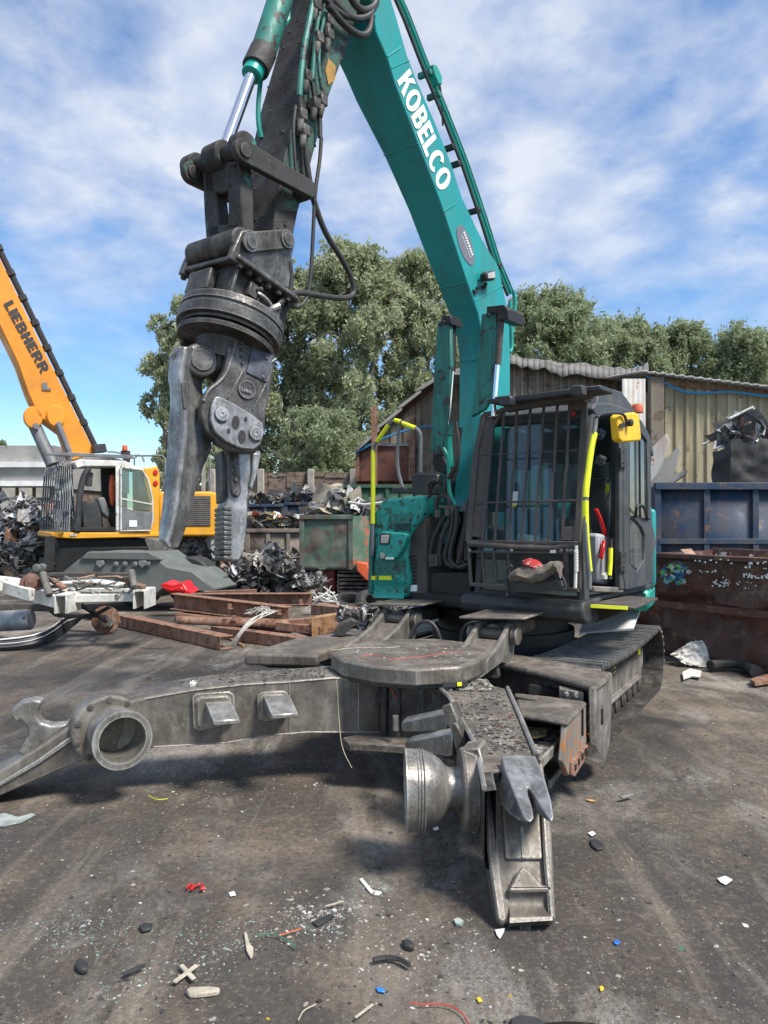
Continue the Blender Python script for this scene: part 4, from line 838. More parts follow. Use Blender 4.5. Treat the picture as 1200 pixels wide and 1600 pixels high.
# ---- left tool box
def Rf(px, py, r=.0): return onR(px, py, r)
q = MB(); tb = [(580, 929), (584, 872), (581, 820), (586, 797), (597, 780), (640, 776), (667, 774), (664, 800), (638, 836), (634, 866), (640, 905), (634, 935)]
q.prism(ul(tb, Rf, 0), BB * .55); tbx = q.build('tool_box', M['teal_chipped'], ex, bevel=.035, seg=3)
q = MB(); q.prism(ul([(640, 832), (664, 802), (668, 930), (636, 934), (641, 905), (636, 866)], Rf, .06), BB * .5); q.build('side_panel', M['guard'], tbx, bevel=.01)
q = MB()
for k in range(9): y_ = 868 + k * 6.2; q.prism(ul([(638, y_), (650, y_ - .5), (650, y_ + 2.4), (638, y_ + 3)], Rf, .05), BB * .02)
q.build('louvres', M['darker'], tbx)
q = MB()
for k in range(4): y_ = 818.5 + k * 3; q.prism(ul([(618, y_), (641, y_ - 1), (641, y_ + .6), (618, y_ + 1.6)], Rf, -.012), BB * .02)
q.build('louvres', M['darker'], tbx)
q = MB(); q.prism(ul([(604, 828), (609, 805), (612, 803), (648, 803), (640, 820)], Rf, -.004), BB * .02); q.build('recess', M['teal_dirty'], tbx)
q = MB(); q.prism(ul([(586, 872), (593, 834), (598, 830), (634, 833), (636, 838), (628, 858), (622, 870), (612, 875), (590, 874)], Rf, -.07), BB * .09); st_ = q.build('front_step', M['teal_chipped'], tbx, bevel=.02, seg=2)
q = MB(); q.prism(ul([(595, 836), (607, 836), (606, 849), (594, 849)], Rf, -.085), BB * .03); q.build('headlight', M['lampglass'], tbx, bevel=.006)
q = MB(); q.prism(ul([(593, 834), (609, 834), (608, 851), (592, 851)], Rf, -.08), BB * .03); q.build('lamp_surround', M['darker'], tbx, bevel=.006)
q = MB(); q.lathe(Rf(598, 868, -.07), -BB, [(0, .03), (.008, .03), (.008, .018), (.012, .018)], 16); q.build('lock', M['bright'], tbx)
q = MB(); q.prism(ul([(602, 871), (614, 871), (614, 874), (602, 874)], Rf, -.08), BB * .01); q.build('label_plate', M['letter_white'], tbx)
q = MB(); q.prism(ul([(586, 876), (630, 876), (634, 872), (634, 898), (586, 898)], Rf, .0), BB * -.006); q.build('grimy_recess', M['teal_dirty'], tbx)
for xa, xb in ((580, 586), (592, 609)):
    q = MB(); q.prism(ul([(xa, 900), (xb, 900), (xb, 906), (xa, 906)], Rf, -.03), BB * .03); q.build('reflector', M['yellow'], tbx)
q = MB(); rr_ = []
for k in range(9):
    t = k / 8; rr_.append([Rf(583, 906 + 28 * t, -.03 + .035 * math.sin(math.pi * t)), Rf(631, 908 + 28 * t, -.03 + .035 * math.sin(math.pi * t)), Rf(631, 908 + 28 * t, .02), Rf(583, 906 + 28 * t, .02)])
q.rings(rr_); q.build('kick_plate', M['teal'], tbx, bevel=.003)
q = MB(); q.prism(ul([(574, 925), (576, 850), (579, 800), (584, 800), (582, 850), (581, 925), (578, 930)], Rf, -.02), BB * .12); q.build('corner_strip', M['teal_dirty'], tbx, bevel=.008)
q = MB(); q.prism(ul([(643, 743), (650, 739), (684, 741), (683, 773), (670, 774), (643, 772)], Rf, .25), BB * .3); q.build('battery_box', M['black'], tbx, bevel=.01)
q = MB(); q.prism(ul([(612, 762), (632, 761), (632, 771), (612, 771)], Rf, .35), BB * .2); q.build('filler_cap', M['black'], tbx, bevel=.01)
q = MB(); q.prism(ul([(641, 914), (651, 914), (651, 924), (641, 924)], Rf, .045), BB * .02); q.build('warning_label', M['letter_white'], tbx)
# handrail with yellow tape
hr = ul([(582, 868), (582.5, 819), (583, 760), (583, 703), (587, 692), (606, 664), (614, 657), (624, 658), (648, 668), (656, 674), (658, 684), (657, 738)], Rf, -.03)
q = MB(); q.tube(hr, .018, 8, smooth=1); rail = q.build('handrail', M['grey'], ex)
q = MB(); q.tube(ul([(623, 664), (621, 700), (621, 733), (629, 762)], Rf, .3), .018, 8, smooth=1); q.build('inner_bar', M['grey'], rail)
for seg_ in ([(582.4, 818), (583, 760), (583, 703)], [(589, 690), (607, 664)], [(617, 656.5), (626, 659)], [(629, 661), (649, 669)]):
    q = MB(); q.tube(ul(seg_, Rf, -.03), .0225, 10); q.build('tape', M['yellow'], rail)

# ---- boom
bo = [  # front edge px, back edge px, left-side s at this station
    ((470, -170), (500, -235), -.60), ((545, -60), (580, -105), -.59), ((583, 5), (601, -35), -.58), ((587, 48), (620, 28), -.575), ((606, 93), (636, 85), -.57),
    ((618, 133), (650, 122), -.545), ((653, 224), (679, 189), -.49), ((688, 315), (704, 252), -.47), ((709, 378), (722, 308), -.458),
    ((730, 441), (752, 371), -.44), ((747, 490), (779, 416), -.43), ((754, 522), (790, 468), -.42), ((756, 560), (796, 510), -.40), ((753, 620), (797, 556), -.38), ((749, 680), (797, 640), -.36), ((744, 740), (795, 720), -.35), ((740, 800), (790, 800), -.35)]
b = MB(); rr_ = []
for (fx, fy), (bx, by), sl in bo:
    a_ = onS(fx, fy, -.12); c_ = onS(bx, by, -.12); dl = UU * (sl + .12); rr_.append([a_, c_, c_ + dl, a_ + dl])
b.rings(rr_); boom = b.build('boom', M['teal_boom'], ex, bevel=.008, smooth=25)
BS = lambda x, y: onS(x, y, -.12)
q = MB(); lettering(q, 'KOBELCO', (620, 127), (67, 176), (19.5, -20), .06, BS, UU * .006, .27); q.build('lettering', M['letter_white'], boom, smooth=None)
# weld seams and oval decal
for a_, c_ in (((693, 331), (712, 318)), ((606, 88), (626, 74))):
    q = MB(); q.tube([onS(*a_, -.118), onS(*c_, -.118)], .006, 5); q.build('weld_seam', M['teal'], boom)
dc = (727, 383); dd = V(12, 29, 0); q = MB(); pts_ = []
for k in range(28):
    t = 2 * math.pi * k / 28; pts_.append(BS(dc[0] + 11 * math.cos(t) + 8.5 * math.sin(t), dc[1] + 31 * math.cos(t) - 5.5 * math.sin(t)))
q.prism([p + UU * .005 for p in pts_], UU * -.004); dcl = q.build('oval_decal', M['decal'], boom)
q = MB(); rd = random.Random(3)
for k in range(9): x_, y_ = 723 + k * 1.55, 363 + k * 4.2; q.prism([p + UU * .008 for p in ul([(x_, y_), (x_ + .9, y_ + 2.8), (x_ + 3.2, y_ + 1.8), (x_ + 2.3, y_ - 1.0)], BS)], UU * -.004)
for k in range(11): x_, y_ = 721 + k * 1.25, 369 + k * 3.2; q.prism([p + UU * .008 for p in ul([(x_, y_), (x_ + .5, y_ + 1.6), (x_ + 1.3, y_ + 1.2), (x_ + .8, y_ - .4)], BS)], UU * -.004)
q.build('decal_print', M['letter_white'], dcl)
for a_, c_ in (((742, 470), (786, 446)), ((612, 106), (640, 94))):
    q = MB(); q.tube([onS(*a_, -.118), onS(*c_, -.118)], .0045, 5); q.build('weld_seam', M['teal'], boom)
for k_ in (6, 9, 12):
    a_ = rr_[k_][0]; d_ = rr_[k_][3]; q = MB(); q.tube([a_ - BB * .004, d_ - BB * .004], .006, 5); q.build('weld_seam', M['teal'], boom)
# work lamp on the boom side
q = MB(); q.prism([p + UU * .10 for p in ul([(745, 430), (749, 427), (760, 425), (761, 438), (758, 441), (746, 440)], BS)], UU * -.07); lm = q.build('work_lamp', M['darker'], boom, bevel=.008)
q = MB(); q.prism([p + UU * .108 for p in ul([(747, 430), (758, 427), (759, 437), (748, 438)], BS)], UU * -.01); q.build('lens', M['lampglass'], lm)
q = MB(); q.bar(BS(752, 444) + UU * .06, BS(753, 452) + UU * .01, .02, .02); q.prism([p + UU * .02 for p in ul([(743, 449), (757, 446), (758, 450), (744, 453)], BS)], UU * -.02); q.prism([p + UU * .02 for p in ul([(738, 453), (744, 453), (743, 460), (739, 459)], BS)], UU * -.02); q.build('bracket', M['darker'], lm)
# pipes running along the boom's back
pipes = [((612, -30), (700, 210), (742, 355), (789, 462), (798, 480)), ]
def pipe_run(offpx, offpy, s, r, mat, top_=(600, -40), name='boom_pipe'):
    base = [(606, -20), (628, 30), (655, 100), (690, 185), (720, 262), (748, 345), (770, 415), (790, 462)]
    q = MB(); q.tube(ul([(x + offpx, y + offpy) for x, y in base], onS, s), r, 8); return q.build(name, mat, boom)
pipe_run(5, -2, -.30, .019, M['teal']); pipe_run(9, -4, -.22, .017, M['teal']); pipe_run(3, 0, -.16, .014, M['hose']); pipe_run(12, -6, -.28, .010, M['teal_dirty'])
q = MB()
q.tube(ul([(802, 454), (805, 470), (803, 500), (801, 520)], onS, -.2), .022, 8); q.tube(ul([(797, 470), (799, 520), (800, 545), (796, 550)], onS, -.14), .020, 8, smooth=1); q.build('boom_pipe', M['teal'], boom)
for x_, y_ in ((664, 116), (678, 150), (700, 232), (709, 258), (741, 330), (773, 418)):
    q = MB(); q.box(onS(x_, y_, -.22), UU * .07, BB * .022, Zv * .026); q.build('pipe_clamp', M['teal_dirty'] if x_ < 700 else M['darker'], boom, bevel=.006)
q = MB(); q.prism(ul([(663, 106), (669, 108), (677, 126), (677, 138), (671, 137), (665, 122)], onS, -.24), UU * .10); q.build('valve_block', M['teal'], boom, bevel=.008)
q = MB(); q.tube(ul([(679, 122), (687, 128), (690, 160), (692, 196)], onS, -.25), .010, 6, smooth=2); q.build('hose', M['hose'], boom)
# hoses looping between boom top and stick
for pts_, r_ in (([(540, -20), (560, 18), (585, 14), (590, -12)], .028), ([(520, 0), (548, 30), (575, 28), (588, 5)], .026), ([(512, 8), (540, 42), (566, 58), (578, 48), (580, 20)], .026), ([(500, -10), (530, 22), (560, 30), (583, 26)], .022)):
    q = MB(); q.tube(ul(pts_, onS, -.05), r_, 10, smooth=3); q.build('hose', M['hose'], boom)

# ---- boom cylinders with guard plates
def guardpx(pts_, s, th, mat, name='cylinder_guard'):
    q = MB(); q.prism(ul(pts_, onR, s), BB * th); return q.build(name, mat, ex, bevel=.01)
g1 = guardpx([(690, 500), (704, 507), (705, 572), (697, 660), (692, 708), (672, 707), (677, 590), (683, 503)], .05, .05, M['teal_dirty'])
g2 = guardpx([(752, 490), (776, 488), (775, 560), (771, 618), (757, 640), (735, 652), (742, 600), (748, 540)], .0, .05, M['teal_dirty'])
q = MB(); q.prism(ul([(690, 494), (704, 492), (705, 507), (690, 505)], onR, .02), BB * .2); bolts(q, [onR(694, 504, .02)], -BB, .02, .02, 8); q.build('guard_bracket', M['darker'], g1, bevel=.006)
q = MB(); q.prism(ul([(760, 479), (786, 476), (794, 482), (794, 500), (776, 500), (776, 489), (760, 490)], onR, -.03), BB * .3); bolts(q, [onR(764, 493, -.03)], -BB, .02, .02, 8); q.build('guard_bracket', M['darker'], g2, bevel=.006)
def cyl_px(a_, b_, wpx, r, mat, name, par, n=20):
    p, q_ = onR(*a_, r), onR(*b_, r); MBc = MB(); MBc.cyl(p, q_, wpx / 1200 * p.y / 2, n=n); return MBc.build(name, mat, par)
c1 = cyl_px((707, 508), (706, 580), 12, .16, M['darker'], 'boom_cylinder', ex); cyl_px((706, 574), (699, 668), 8.5, .16, M['chrome'], 'rod', c1); cyl_px((700, 664), (699, 680), 17, .16, M['teal_dirty'], 'rod_end', c1); cyl_px((699, 678), (702, 730), 14, .16, M['teal'], 'barrel', c1); cyl_px((702, 730), (701, 770), 16, .18, M['darker'], 'lower_mount', c1)
c2 = cyl_px((783, 498), (778, 570), 10.5, .02, M['guard'], 'boom_cylinder', ex); cyl_px((778, 560), (771, 650), 8, .02, M['chrome'], 'rod', c2)
q = MB(); q.prism(ul([(676, 709), (690, 709), (699, 726), (696, 740), (680, 736), (674, 722)], onR, .08), BB * .12); q.build('guard_foot', M['darker'], g1, bevel=.01)
q = MB(); q.prism(ul([(685, 725), (700, 724), (701, 800), (700, 850), (680, 850), (683, 790)], onR, .3), BB * .15); q.build('boom_foot_bracket', M['teal_dirty'], ex, bevel=.01)
q = MB(); q.tube(ul([(693, 700), (701, 716), (701, 765), (706, 778), (712, 790)], onR, .04), .018, 8, smooth=1); q.build('boom_pipe', M['teal'], ex)
# hose bundle in front of the boom foot
rd = random.Random(9)
for i, pts_ in enumerate(([(681, 795), (683, 778), (692, 774), (702, 778), (706, 800), (702, 840), (696, 872), (700, 884)], [(707, 792), (708, 820), (700, 850), (694, 872), (704, 886), (716, 884)], [(714, 792), (714, 822), (706, 850), (702, 876), (716, 888), (730, 882)],
        [(728, 790), (726, 825), (718, 850), (716, 872), (724, 884)], [(734, 780), (733, 822), (727, 850), (728, 876)], [(741, 768), (732, 780), (731, 812), (724, 845), (716, 880)], [(700, 800), (690, 815), (678, 840), (671, 870), (680, 884)], [(703, 812), (693, 832), (686, 860), (688, 884)],
        [(667, 770), (668, 756), (678, 750), (686, 752)], [(670, 778), (674, 758), (684, 752), (690, 756)], [(720, 668), (716, 700), (714, 730), (708, 752)], [(712, 660), (717, 690), (716, 722), (700, 748)])):
    q = MB(); q.tube(ul(pts_, onR, .02 - .03 * (i % 3)), .022 if i < 8 else .02, 8, smooth=2); q.build('hose', M['hose'], ex)
q = MB()
for x_ in (684, 700, 708, 715, 727, 734): q.lathe(onR(x_, 806 + rd.uniform(-8, 14), -.02), Zv, [(0, .028), (.07, .028)], 8)
q.build('hose_couplings', M['dark'], ex)
q = MB(); q.prism(ul([(668, 868), (682, 866), (684, 884), (670, 886)], onR, -.05), BB * .1); q.build('manifold', M['dark'], ex, bevel=.005); q = MB(); q.prism(ul([(684, 790), (740, 790), (740, 794), (684, 794)], onR, .0), BB * .02); q.build('hose_clamp_bar', M['dark'], ex, bevel=.003)
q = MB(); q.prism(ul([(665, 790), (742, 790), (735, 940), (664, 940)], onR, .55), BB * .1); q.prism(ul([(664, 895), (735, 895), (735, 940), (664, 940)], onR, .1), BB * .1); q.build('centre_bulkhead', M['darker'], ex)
# red/blue scrap wedged under the deck
q = MB(); q.prism(ul([(641, 940), (700, 938), (716, 946), (713, 956), (650, 957)], onR, .8), BB * .1); q.build('blue_panel', mat_paint('blue_red_panel', (.02, .10, .26), under=(.4, .04, .03), dirt=(.05, .045, .04), chips=.45, dirtamt=.3), ex)
q = MB(); q.prism([K(.72, 1.15, .70), K(1.25, 1.15, .78), K(1.25, 1.55, .95), K(.72, 1.55, .92)], Zv * .02); q.build('white_panel', M['white'], ex)

# ---- stick (dipper arm)
st_px = [((510, -140), (585, -160)), ((470, -30), (561, -30)), ((452, 22), (562, 30)), ((428, 110), (535, 105)), ((404, 205), (505, 195)), ((387, 300), (474, 290)), ((380, 365), (462, 345)), ((384, 402), (452, 395))]
sb = MB(); rr_ = []
# front face seen from the camera spans left plane s=-.56 to right plane s=-.14
mid = [((470, -170), (530, -190)), ((462, -60), (512, -60)), ((455, 0), (505, 0)), ((438, 60), (491, 60)), ((420, 150), (466, 150)), ((402, 240), (447, 240)), ((385, 330), (431, 330)), ((381, 380), (425, 385)), ((384, 410), (420, 415))]
back = [(606, -185), (574, -62), (562, 10), (546, 62), (514, 150), (490, 240), (466, 330), (456, 380), (448, 402)]
for ((lx, ly), (fx, fy)), (bx, by) in zip(mid, back):
    f_ = onS(fx, fy, -.14); bk = onS(bx, by, -.14); dl = UU * -.40; rr_.append([f_, bk, bk + dl, f_ + dl])
sb.rings(rr_); stick = sb.build('stick', M['stick'], ex, bevel=.008, smooth=25)
q = MB(); rd = random.Random(44)
for k in range(230):
    i = rd.randrange(len(rr_) - 1); t = rd.random(); A_ = [p.lerp(p2, t) for p, p2 in zip(rr_[i], rr_[i + 1])]; w_ = rd.random() ** .8
    if k % 3: c_ = A_[0].lerp(A_[3], w_); n_ = -BB
    else: c_ = A_[0].lerp(A_[1], w_); n_ = UU
    r0 = rd.uniform(.003, .012) * (1.5 if k % 9 == 0 else 1); q.lathe(c_ - n_ * .004, (n_ + V(rd.uniform(-.4, .4), 0, rd.uniform(-.6, .2))).normalized(), [(0, r0 * 1.2), (r0 * .6, r0), (r0 * 1.1, r0 * .3)], 6)
tag(q.build('caked_grease', M['stick'], stick), kind='stuff')
sb = MB(); sb.rings([[r_[0].lerp(r_[1], .06) + UU * .004, r_[0].lerp(r_[1], .95) + UU * .004, r_[0].lerp(r_[1], .95) + UU * .001, r_[0].lerp(r_[1], .06) + UU * .001] for r_ in rr_[:7]]); sb.build('side_plate', M['stick_side'], stick)
SS = lambda x, y, o_=0: onS(x, y, -.14 + o_)
q = MB(); q.prism([p + UU * .01 for p in ul([(512, 92), (523, 104), (522, 126), (512, 133), (507, 112)], SS)], UU * -.004); q.build('warning_label', mat_paint('worn_orange_label', (.45, .25, .05), chips=.4, dirtamt=.4, scale=9), stick)
for pts_, r_, mt in (([(490, 0), (484, 30), (475, 75), (469, 130), (468, 150)], .022, 'teal_dirty'), ([(503, 0), (494, 45), (490, 90), (488, 125)], .016, 'teal_dirty'), ([(508, 20), (500, 60), (497, 100), (503, 140)], .014, 'teal_dirty'),
        ([(468, 150), (470, 175), (476, 200), (478, 240)], .020, 'stick'), ([(488, 130), (492, 155), (500, 185), (500, 215)], .018, 'hose'), ([(462, 165), (458, 200), (460, 240), (463, 275)], .012, 'hose')):
    q = MB(); q.tube(ul(pts_, SS, .05), r_, 8, smooth=1); q.build('pipe', M[mt], stick)
rd = random.Random(5)
for x_, y_ in ((496, 60), (512, 55), (478, 120), (470, 180), (474, 205), (491, 163), (502, 158), (492, 8), (512, 32)):
    q = MB(); q.box(SS(x_, y_, .05), UU * .04, BB * .035, Zv * .04); q.lathe(SS(x_, y_ + 6, .06), V(-.1, -.1, -1), [(0, .03), (.06, .024), (.1, .02)], 8); q.build('pipe_fitting', M['dark'], stick, bevel=.008)
# long hoses from the stick to the grapple head
for pts_, r_ in (([(478, 240), (482, 275), (490, 315), (508, 365), (535, 405), (552, 440), (554, 462), (535, 467), (500, 462), (462, 456), (445, 465), (436, 476)], .022), ([(502, 215), (500, 250), (492, 300), (490, 350), (486, 430), (480, 468), (466, 482), (448, 476)], .014), ([(453, 410), (456, 440), (452, 465)], .018)):
    q = MB(); q.tube(ul(pts_, SS, .06), r_, 10, smooth=3); q.build('hose', M['hose'], stick)
# bucket cylinder, rod and linkage
CL = lambda x, y, s=-.35: onS(x, y, s)
def cyl_on(a_, b_, rad, mat, name, par, s=-.35, f=CL):
    m_ = MB(); m_.cyl(f(*a_), f(*b_), rad, n=24); return m_.build(name, mat, par, bevel=.004)
bc = cyl_on((476, -120), (411, 84), .092, M['teal_dirty'], 'bucket_cylinder', ex)
cyl_on((412, 80), (399, 108), .098, M['stick'], 'collar', bc); cyl_on((402, 100), (393, 118), .074, M['teal'], 'gland', bc); cyl_on((394, 114), (351, 232), .042, M['chrome'], 'rod', bc)
q = MB(); q.tube(ul([(452, -30), (450, 30), (428, 60)], CL), .02, 8); q.tube(ul([(411, 100), (404, 150), (403, 190), (408, 215)], onS, -.45), .018, 8, smooth=1); q.build('pipe', M['teal'], bc)
# crosshead shaft, side links, H link
xh = CL(342, 247); q = MB(); q.cyl(xh - UU * .30, xh + UU * .27, .062, n=24); q.cyl(xh - UU * .31, xh - UU * .20, .095, n=24); q.cyl(xh + UU * .19, xh + UU * .29, .095, n=24); q.lathe(xh - UU * .08, UU, [(0, .10), (.16, .10)], 24)
lk = q.build('crosshead', M['link'], ex, bevel=.01)
for s_, nm in ((-.09, 1), (-.66, 0)):
    a_ = onS(374, 238, -.07) if nm else onS(374, 238, -.07) - UU * .52; b_ = onS(478, 297, -.07) if nm else onS(478, 297, -.07) - UU * .52
    q = MB(); q.link(a_, b_, .075, UU * .05, .062, 12); q.build('side_link', M['link'], lk, bevel=.008, seg=2)
    q = MB(); q.lathe(a_ + UU * .04, UU, [(0, .045), (.025, .045), (.028, .03)], 16); q.build('pin', M['dark'], lk)
q = MB(); a_ = onS(478, 297, -.07); q.lathe(a_ - UU * .6, UU, [(0, .07), (.62, .07)], 20); q.build('pivot_shaft', M['link'], lk)
# H link in the plane of the shaft
hr_ = (xh - O0).dot(BB)
def HP(x, y, o_=0): return onR(x, y, hr_ - .02 + o_)
for pts_ in ([(315, 255), (330, 255), (336, 300), (341, 345), (344, 372), (321, 372), (318, 330)], [(357, 258), (374, 250), (377, 300), (378, 360), (362, 372), (354, 372), (356, 330), (355, 290)], [(320, 255), (372, 250), (374, 290), (354, 300), (340, 302), (320, 300)], [(330, 352), (372, 348), (374, 372), (322, 376)]):
    q = MB(); q.prism(ul(pts_, HP), BB * .11); q.build('h_link', M['link'], lk, bevel=.01)
q = MB(); c_ = HP(342, 388); q.cyl(c_ - UU * .26, c_ + UU * .24, .088, n=24); q.build('lower_shaft', M['dark'], lk, bevel=.01)

# ================================================================== grapple
DD = V(-.188, -.244, -.95).normalized(); FF = UU.cross(DD).normalized()
if FF.y > 0: FF = -FF
R0 = V(-1.05, 5.28, 3.21)
def T(a, c, h): return R0 + UU * a + FF * c - DD * h
gr = MB()
# slewing ring stack
gr.lathe(R0 - DD * .06, DD, [(0, .30), (0, .355), (.05, .36), (.055, .345), (.07, .345), (.075, .362), (.15, .358), (.155, .32), (.17, .32)], 56)
gb = gr.build('slew_ring', M['tool'], ex, smooth=40)
EH = .27
def TP(px, py, h=EH): return onP(px, py, T(0, 0, h), DD)
def EP(px, py, a): return onP(px, py, T(a, 0, 0), UU)
q = MB(); q.prism(ul([(281, 428), (284, 424), (360, 404), (372, 403), (464, 468), (466, 474), (400, 486)], TP), -DD * .035); q.build('top_plate', M['tool'], gb, bevel=.01, seg=2)
q = MB(); q.prism([T(-.22, .24, .07), T(.20, .24, .07), T(.20, -.30, .07), T(-.22, -.30, .07)], -DD * .21); hd = q.build('head_body', M['dark'], gb, bevel=.01)
q = MB(); q.prism([T(-.17, .245, .09), T(.06, .245, .09), T(.06, .245, .25), T(-.17, .245, .25)], FF * .07); q.build('front_cover', M['tool'], gb, bevel=.012, seg=2)
q = MB()
for c_ in (.22, .0, -.2): q = MB(); q.prism([T(.2, c_, .06), T(.23, c_, .07), T(.24, c_, .27), T(.2, c_, .27)], FF * .02); q.build('head_rib', M['tool'], gb, bevel=.004)
q = MB(); q.prism([T(-.21, .23, .06), T(-.21, .23, .27), T(-.19, .25, .27), T(-.19, .25, .06)], UU * .02); q.build('head_rib', M['tool'], gb, bevel=.004)
for p_ in [TP(x_, y_) for x_, y_ in ((375, 412), (390, 424), (405, 434), (420, 444), (436, 454), (450, 464), (288, 430))]:
    q = MB(); bolts(q, [p_], DD, .022, .03); q.build('bolt', M['dark'], gb)
q = MB(); q.prism([T(.205, .12, .12), T(.205, .04, .12), T(.205, .04, .22), T(.205, .12, .22)], UU * .05); q.lathe(T(.2, .08, .18), V(.8, -.2, 0), [(0, .02), (.10, .016)], 8); q.build('valve_block', M['dark'], gb, bevel=.008)
q = MB(); q.tube([T(.2, .08, .18), T(.26, .0, .18), T(.25, -.12, .15), T(.22, -.2, .12)], .012, 8, smooth=2); q.tube([T(.19, -.10, .10), T(.26, -.08, .11), T(.29, -.13, .17)], .022, 8, smooth=2); q.build('steel_pipe', M['bright'], gb)
# ears above the plate, pins and tie bar
ear = [(377, 360), (366, 385), (359, 404), (452, 452), (456, 425), (457, 398), (462, 378), (458, 364), (448, 358), (437, 361), (428, 366), (412, 368), (402, 362), (391, 357)]
for a_ in (-.27, .22):
    q = MB(); q.prism([EP(x, y, .27) + UU * (a_ - .22) for x, y in ear], UU * -.05); e_ = q.build('ear_plate', M['tool'], gb, bevel=.012, seg=2)
    if a_ > 0:
        q = MB(); q.link(EP(390, 379, .275), EP(448, 374, .275), .065, UU * .02, .065); q.build('tie_bar', M['dark'], e_, bevel=.008)
        for x, y in ((390, 379), (448, 374)):
            q = MB(); q.lathe(EP(x, y, .295), UU, [(0, .062), (.014, .062), (.016, .04), (.026, .04)], 22); q.build('pin', M['tool'], e_)
# lower body: two side plates (the near one is the big shield)
EE = V(.82, .57, 0); EE = (EE - DD * EE.dot(DD)).normalized(); NN = EE.cross(DD).normalized()
if NN.y > 0: NN = -NN
def PT(px, py, off=0): return onP(px, py, R0 + NN * off, NN)
def c2p(pts_): return [(220 + x / 2.856, 340 + y / 2.856) for x, y in pts_]
def S(pts_, off, th, name, mat, par, bevel=.012, seg=2):
    q = MB(); q.prism([PT(x, y, off) for x, y in c2p(pts_)], NN * -th); return q.build(name, mat, par, bevel=bevel, seg=seg)
low = MB(); low.lathe(R0 + DD * .14, DD, [(0, .335), (.03, .33), (.04, .2), (.16, .16)], 48); lw = low.build('grapple_body', M['dark'], ex, smooth=40)
shield = [(400, 500), (440, 505), (520, 530), (590, 575), (604, 632), (590, 700), (580, 790), (562, 850), (556, 950), (540, 1010), (515, 1050), (470, 1052), (400, 1042), (340, 1005), (290, 950), (268, 880), (276, 800), (310, 755), (350, 720), (376, 670), (388, 590)]
S(shield, .19, .07, 'shield_plate', M['tool'], lw, .016, 3)
S([(x * .97 + 12, y * .97 + 20) for x, y in shield], -.12, .07, 'rear_shield_plate', M['dark'], lw)
S([(405, 560), (600, 600), (585, 760), (500, 860), (420, 800), (380, 720)], .12, .24, 'core_block', M['dark'], lw)
S([(330, 800), (350, 795), (420, 830), (500, 880), (545, 915), (552, 960), (535, 1010), (505, 1035), (450, 1030), (380, 1000), (330, 955), (313, 900), (315, 840)], .225, .05, 'wear_plate', M['claw'], lw, .008)
for x_, y_ in ((362, 876), (514, 962)):
    S([(x_ - 22, y_ - 34), (x_ + 12, y_ - 38), (x_ + 23, y_ - 24), (x_ + 22, y_ + 38), (x_ - 8, y_ + 44), (x_ - 22, y_ + 30)], .232, .02, 'bolt_pad', M['tool'], lw, .006)
    c_ = PT(*c2p([(x_, y_)])[0], .238); q = MB(); q.lathe(c_ - NN * .004, NN, [(0, .045), (.01, .045), (.012, .012), (.004, .01)], 20); q.build('pin_cap', M['claw'], lw)
for x_, y_, rx, ry in ((424, 914, 17, 31), (452, 978, 17, 30), (469, 900, 7, 12), (393, 952, 7, 12)):
    S([(x_ + rx * math.cos(t), y_ + ry * math.sin(t)) for t in [2 * math.pi * k / 16 for k in range(16)]], .2285, .02, 'hole', M['darker'], lw, 0)
# ridges, access plate and round badge on the shield
for a_, b_ in (((388, 808), (462, 672)), ((498, 862), (560, 738))):
    q = MB(); q.bar(PT(*c2p([a_])[0], .195), PT(*c2p([b_])[0], .195), .012, .012); q.build('rib', M['tool'], lw, bevel=.004)
q = MB(); q.tube([PT(x, y, .19) for x, y in c2p([(430, 510), (425, 560), (400, 640), (385, 690), (350, 735), (300, 770), (280, 820)])], .013, 8, smooth=1); q.build('rim', M['tool'], lw)
q = MB(); q.tube([PT(x, y, .19) for x, y in c2p([(604, 632), (575, 650), (580, 690), (560, 735)])], .010, 8, smooth=1); q.build('rim', M['tool'], lw)
S([(490, 600), (500, 560), (590, 600), (585, 650), (560, 735), (470, 690), (485, 640)], .20, .02, 'access_plate', mat_steel('blue_grey_plate', (.09, .10, .12), (.05, .05, .06), (.16, .17, .2), 6), lw, .005)
bd = MB(); c_ = PT(*c2p([(473, 768)])[0], .195); bd.lathe(c_ - NN * .005, NN, [(0, .062), (.014, .062), (.014, .052), (.008, .052), (.008, .001)], 28, cap=False); bdg = bd.build('badge', M['tool'], lw)
q = MB(); o_ = c2p([(450, 772)])[0]
lettering(q, 'LABO', o_, (15.5, 5.0), (-.8, -5.0), .1, lambda x, y: PT(x, y, .205), NN * .004, .26); q.build('raised_letters', M['claw'], bdg, smooth=None)
q = MB(); bolts(q, [PT(x, y, .195) for x, y in c2p([(452, 560), (455, 590), (452, 620), (454, 650), (545, 712), (560, 630)])], NN, .012, .012); q.build('bolts', M['dark'], lw)
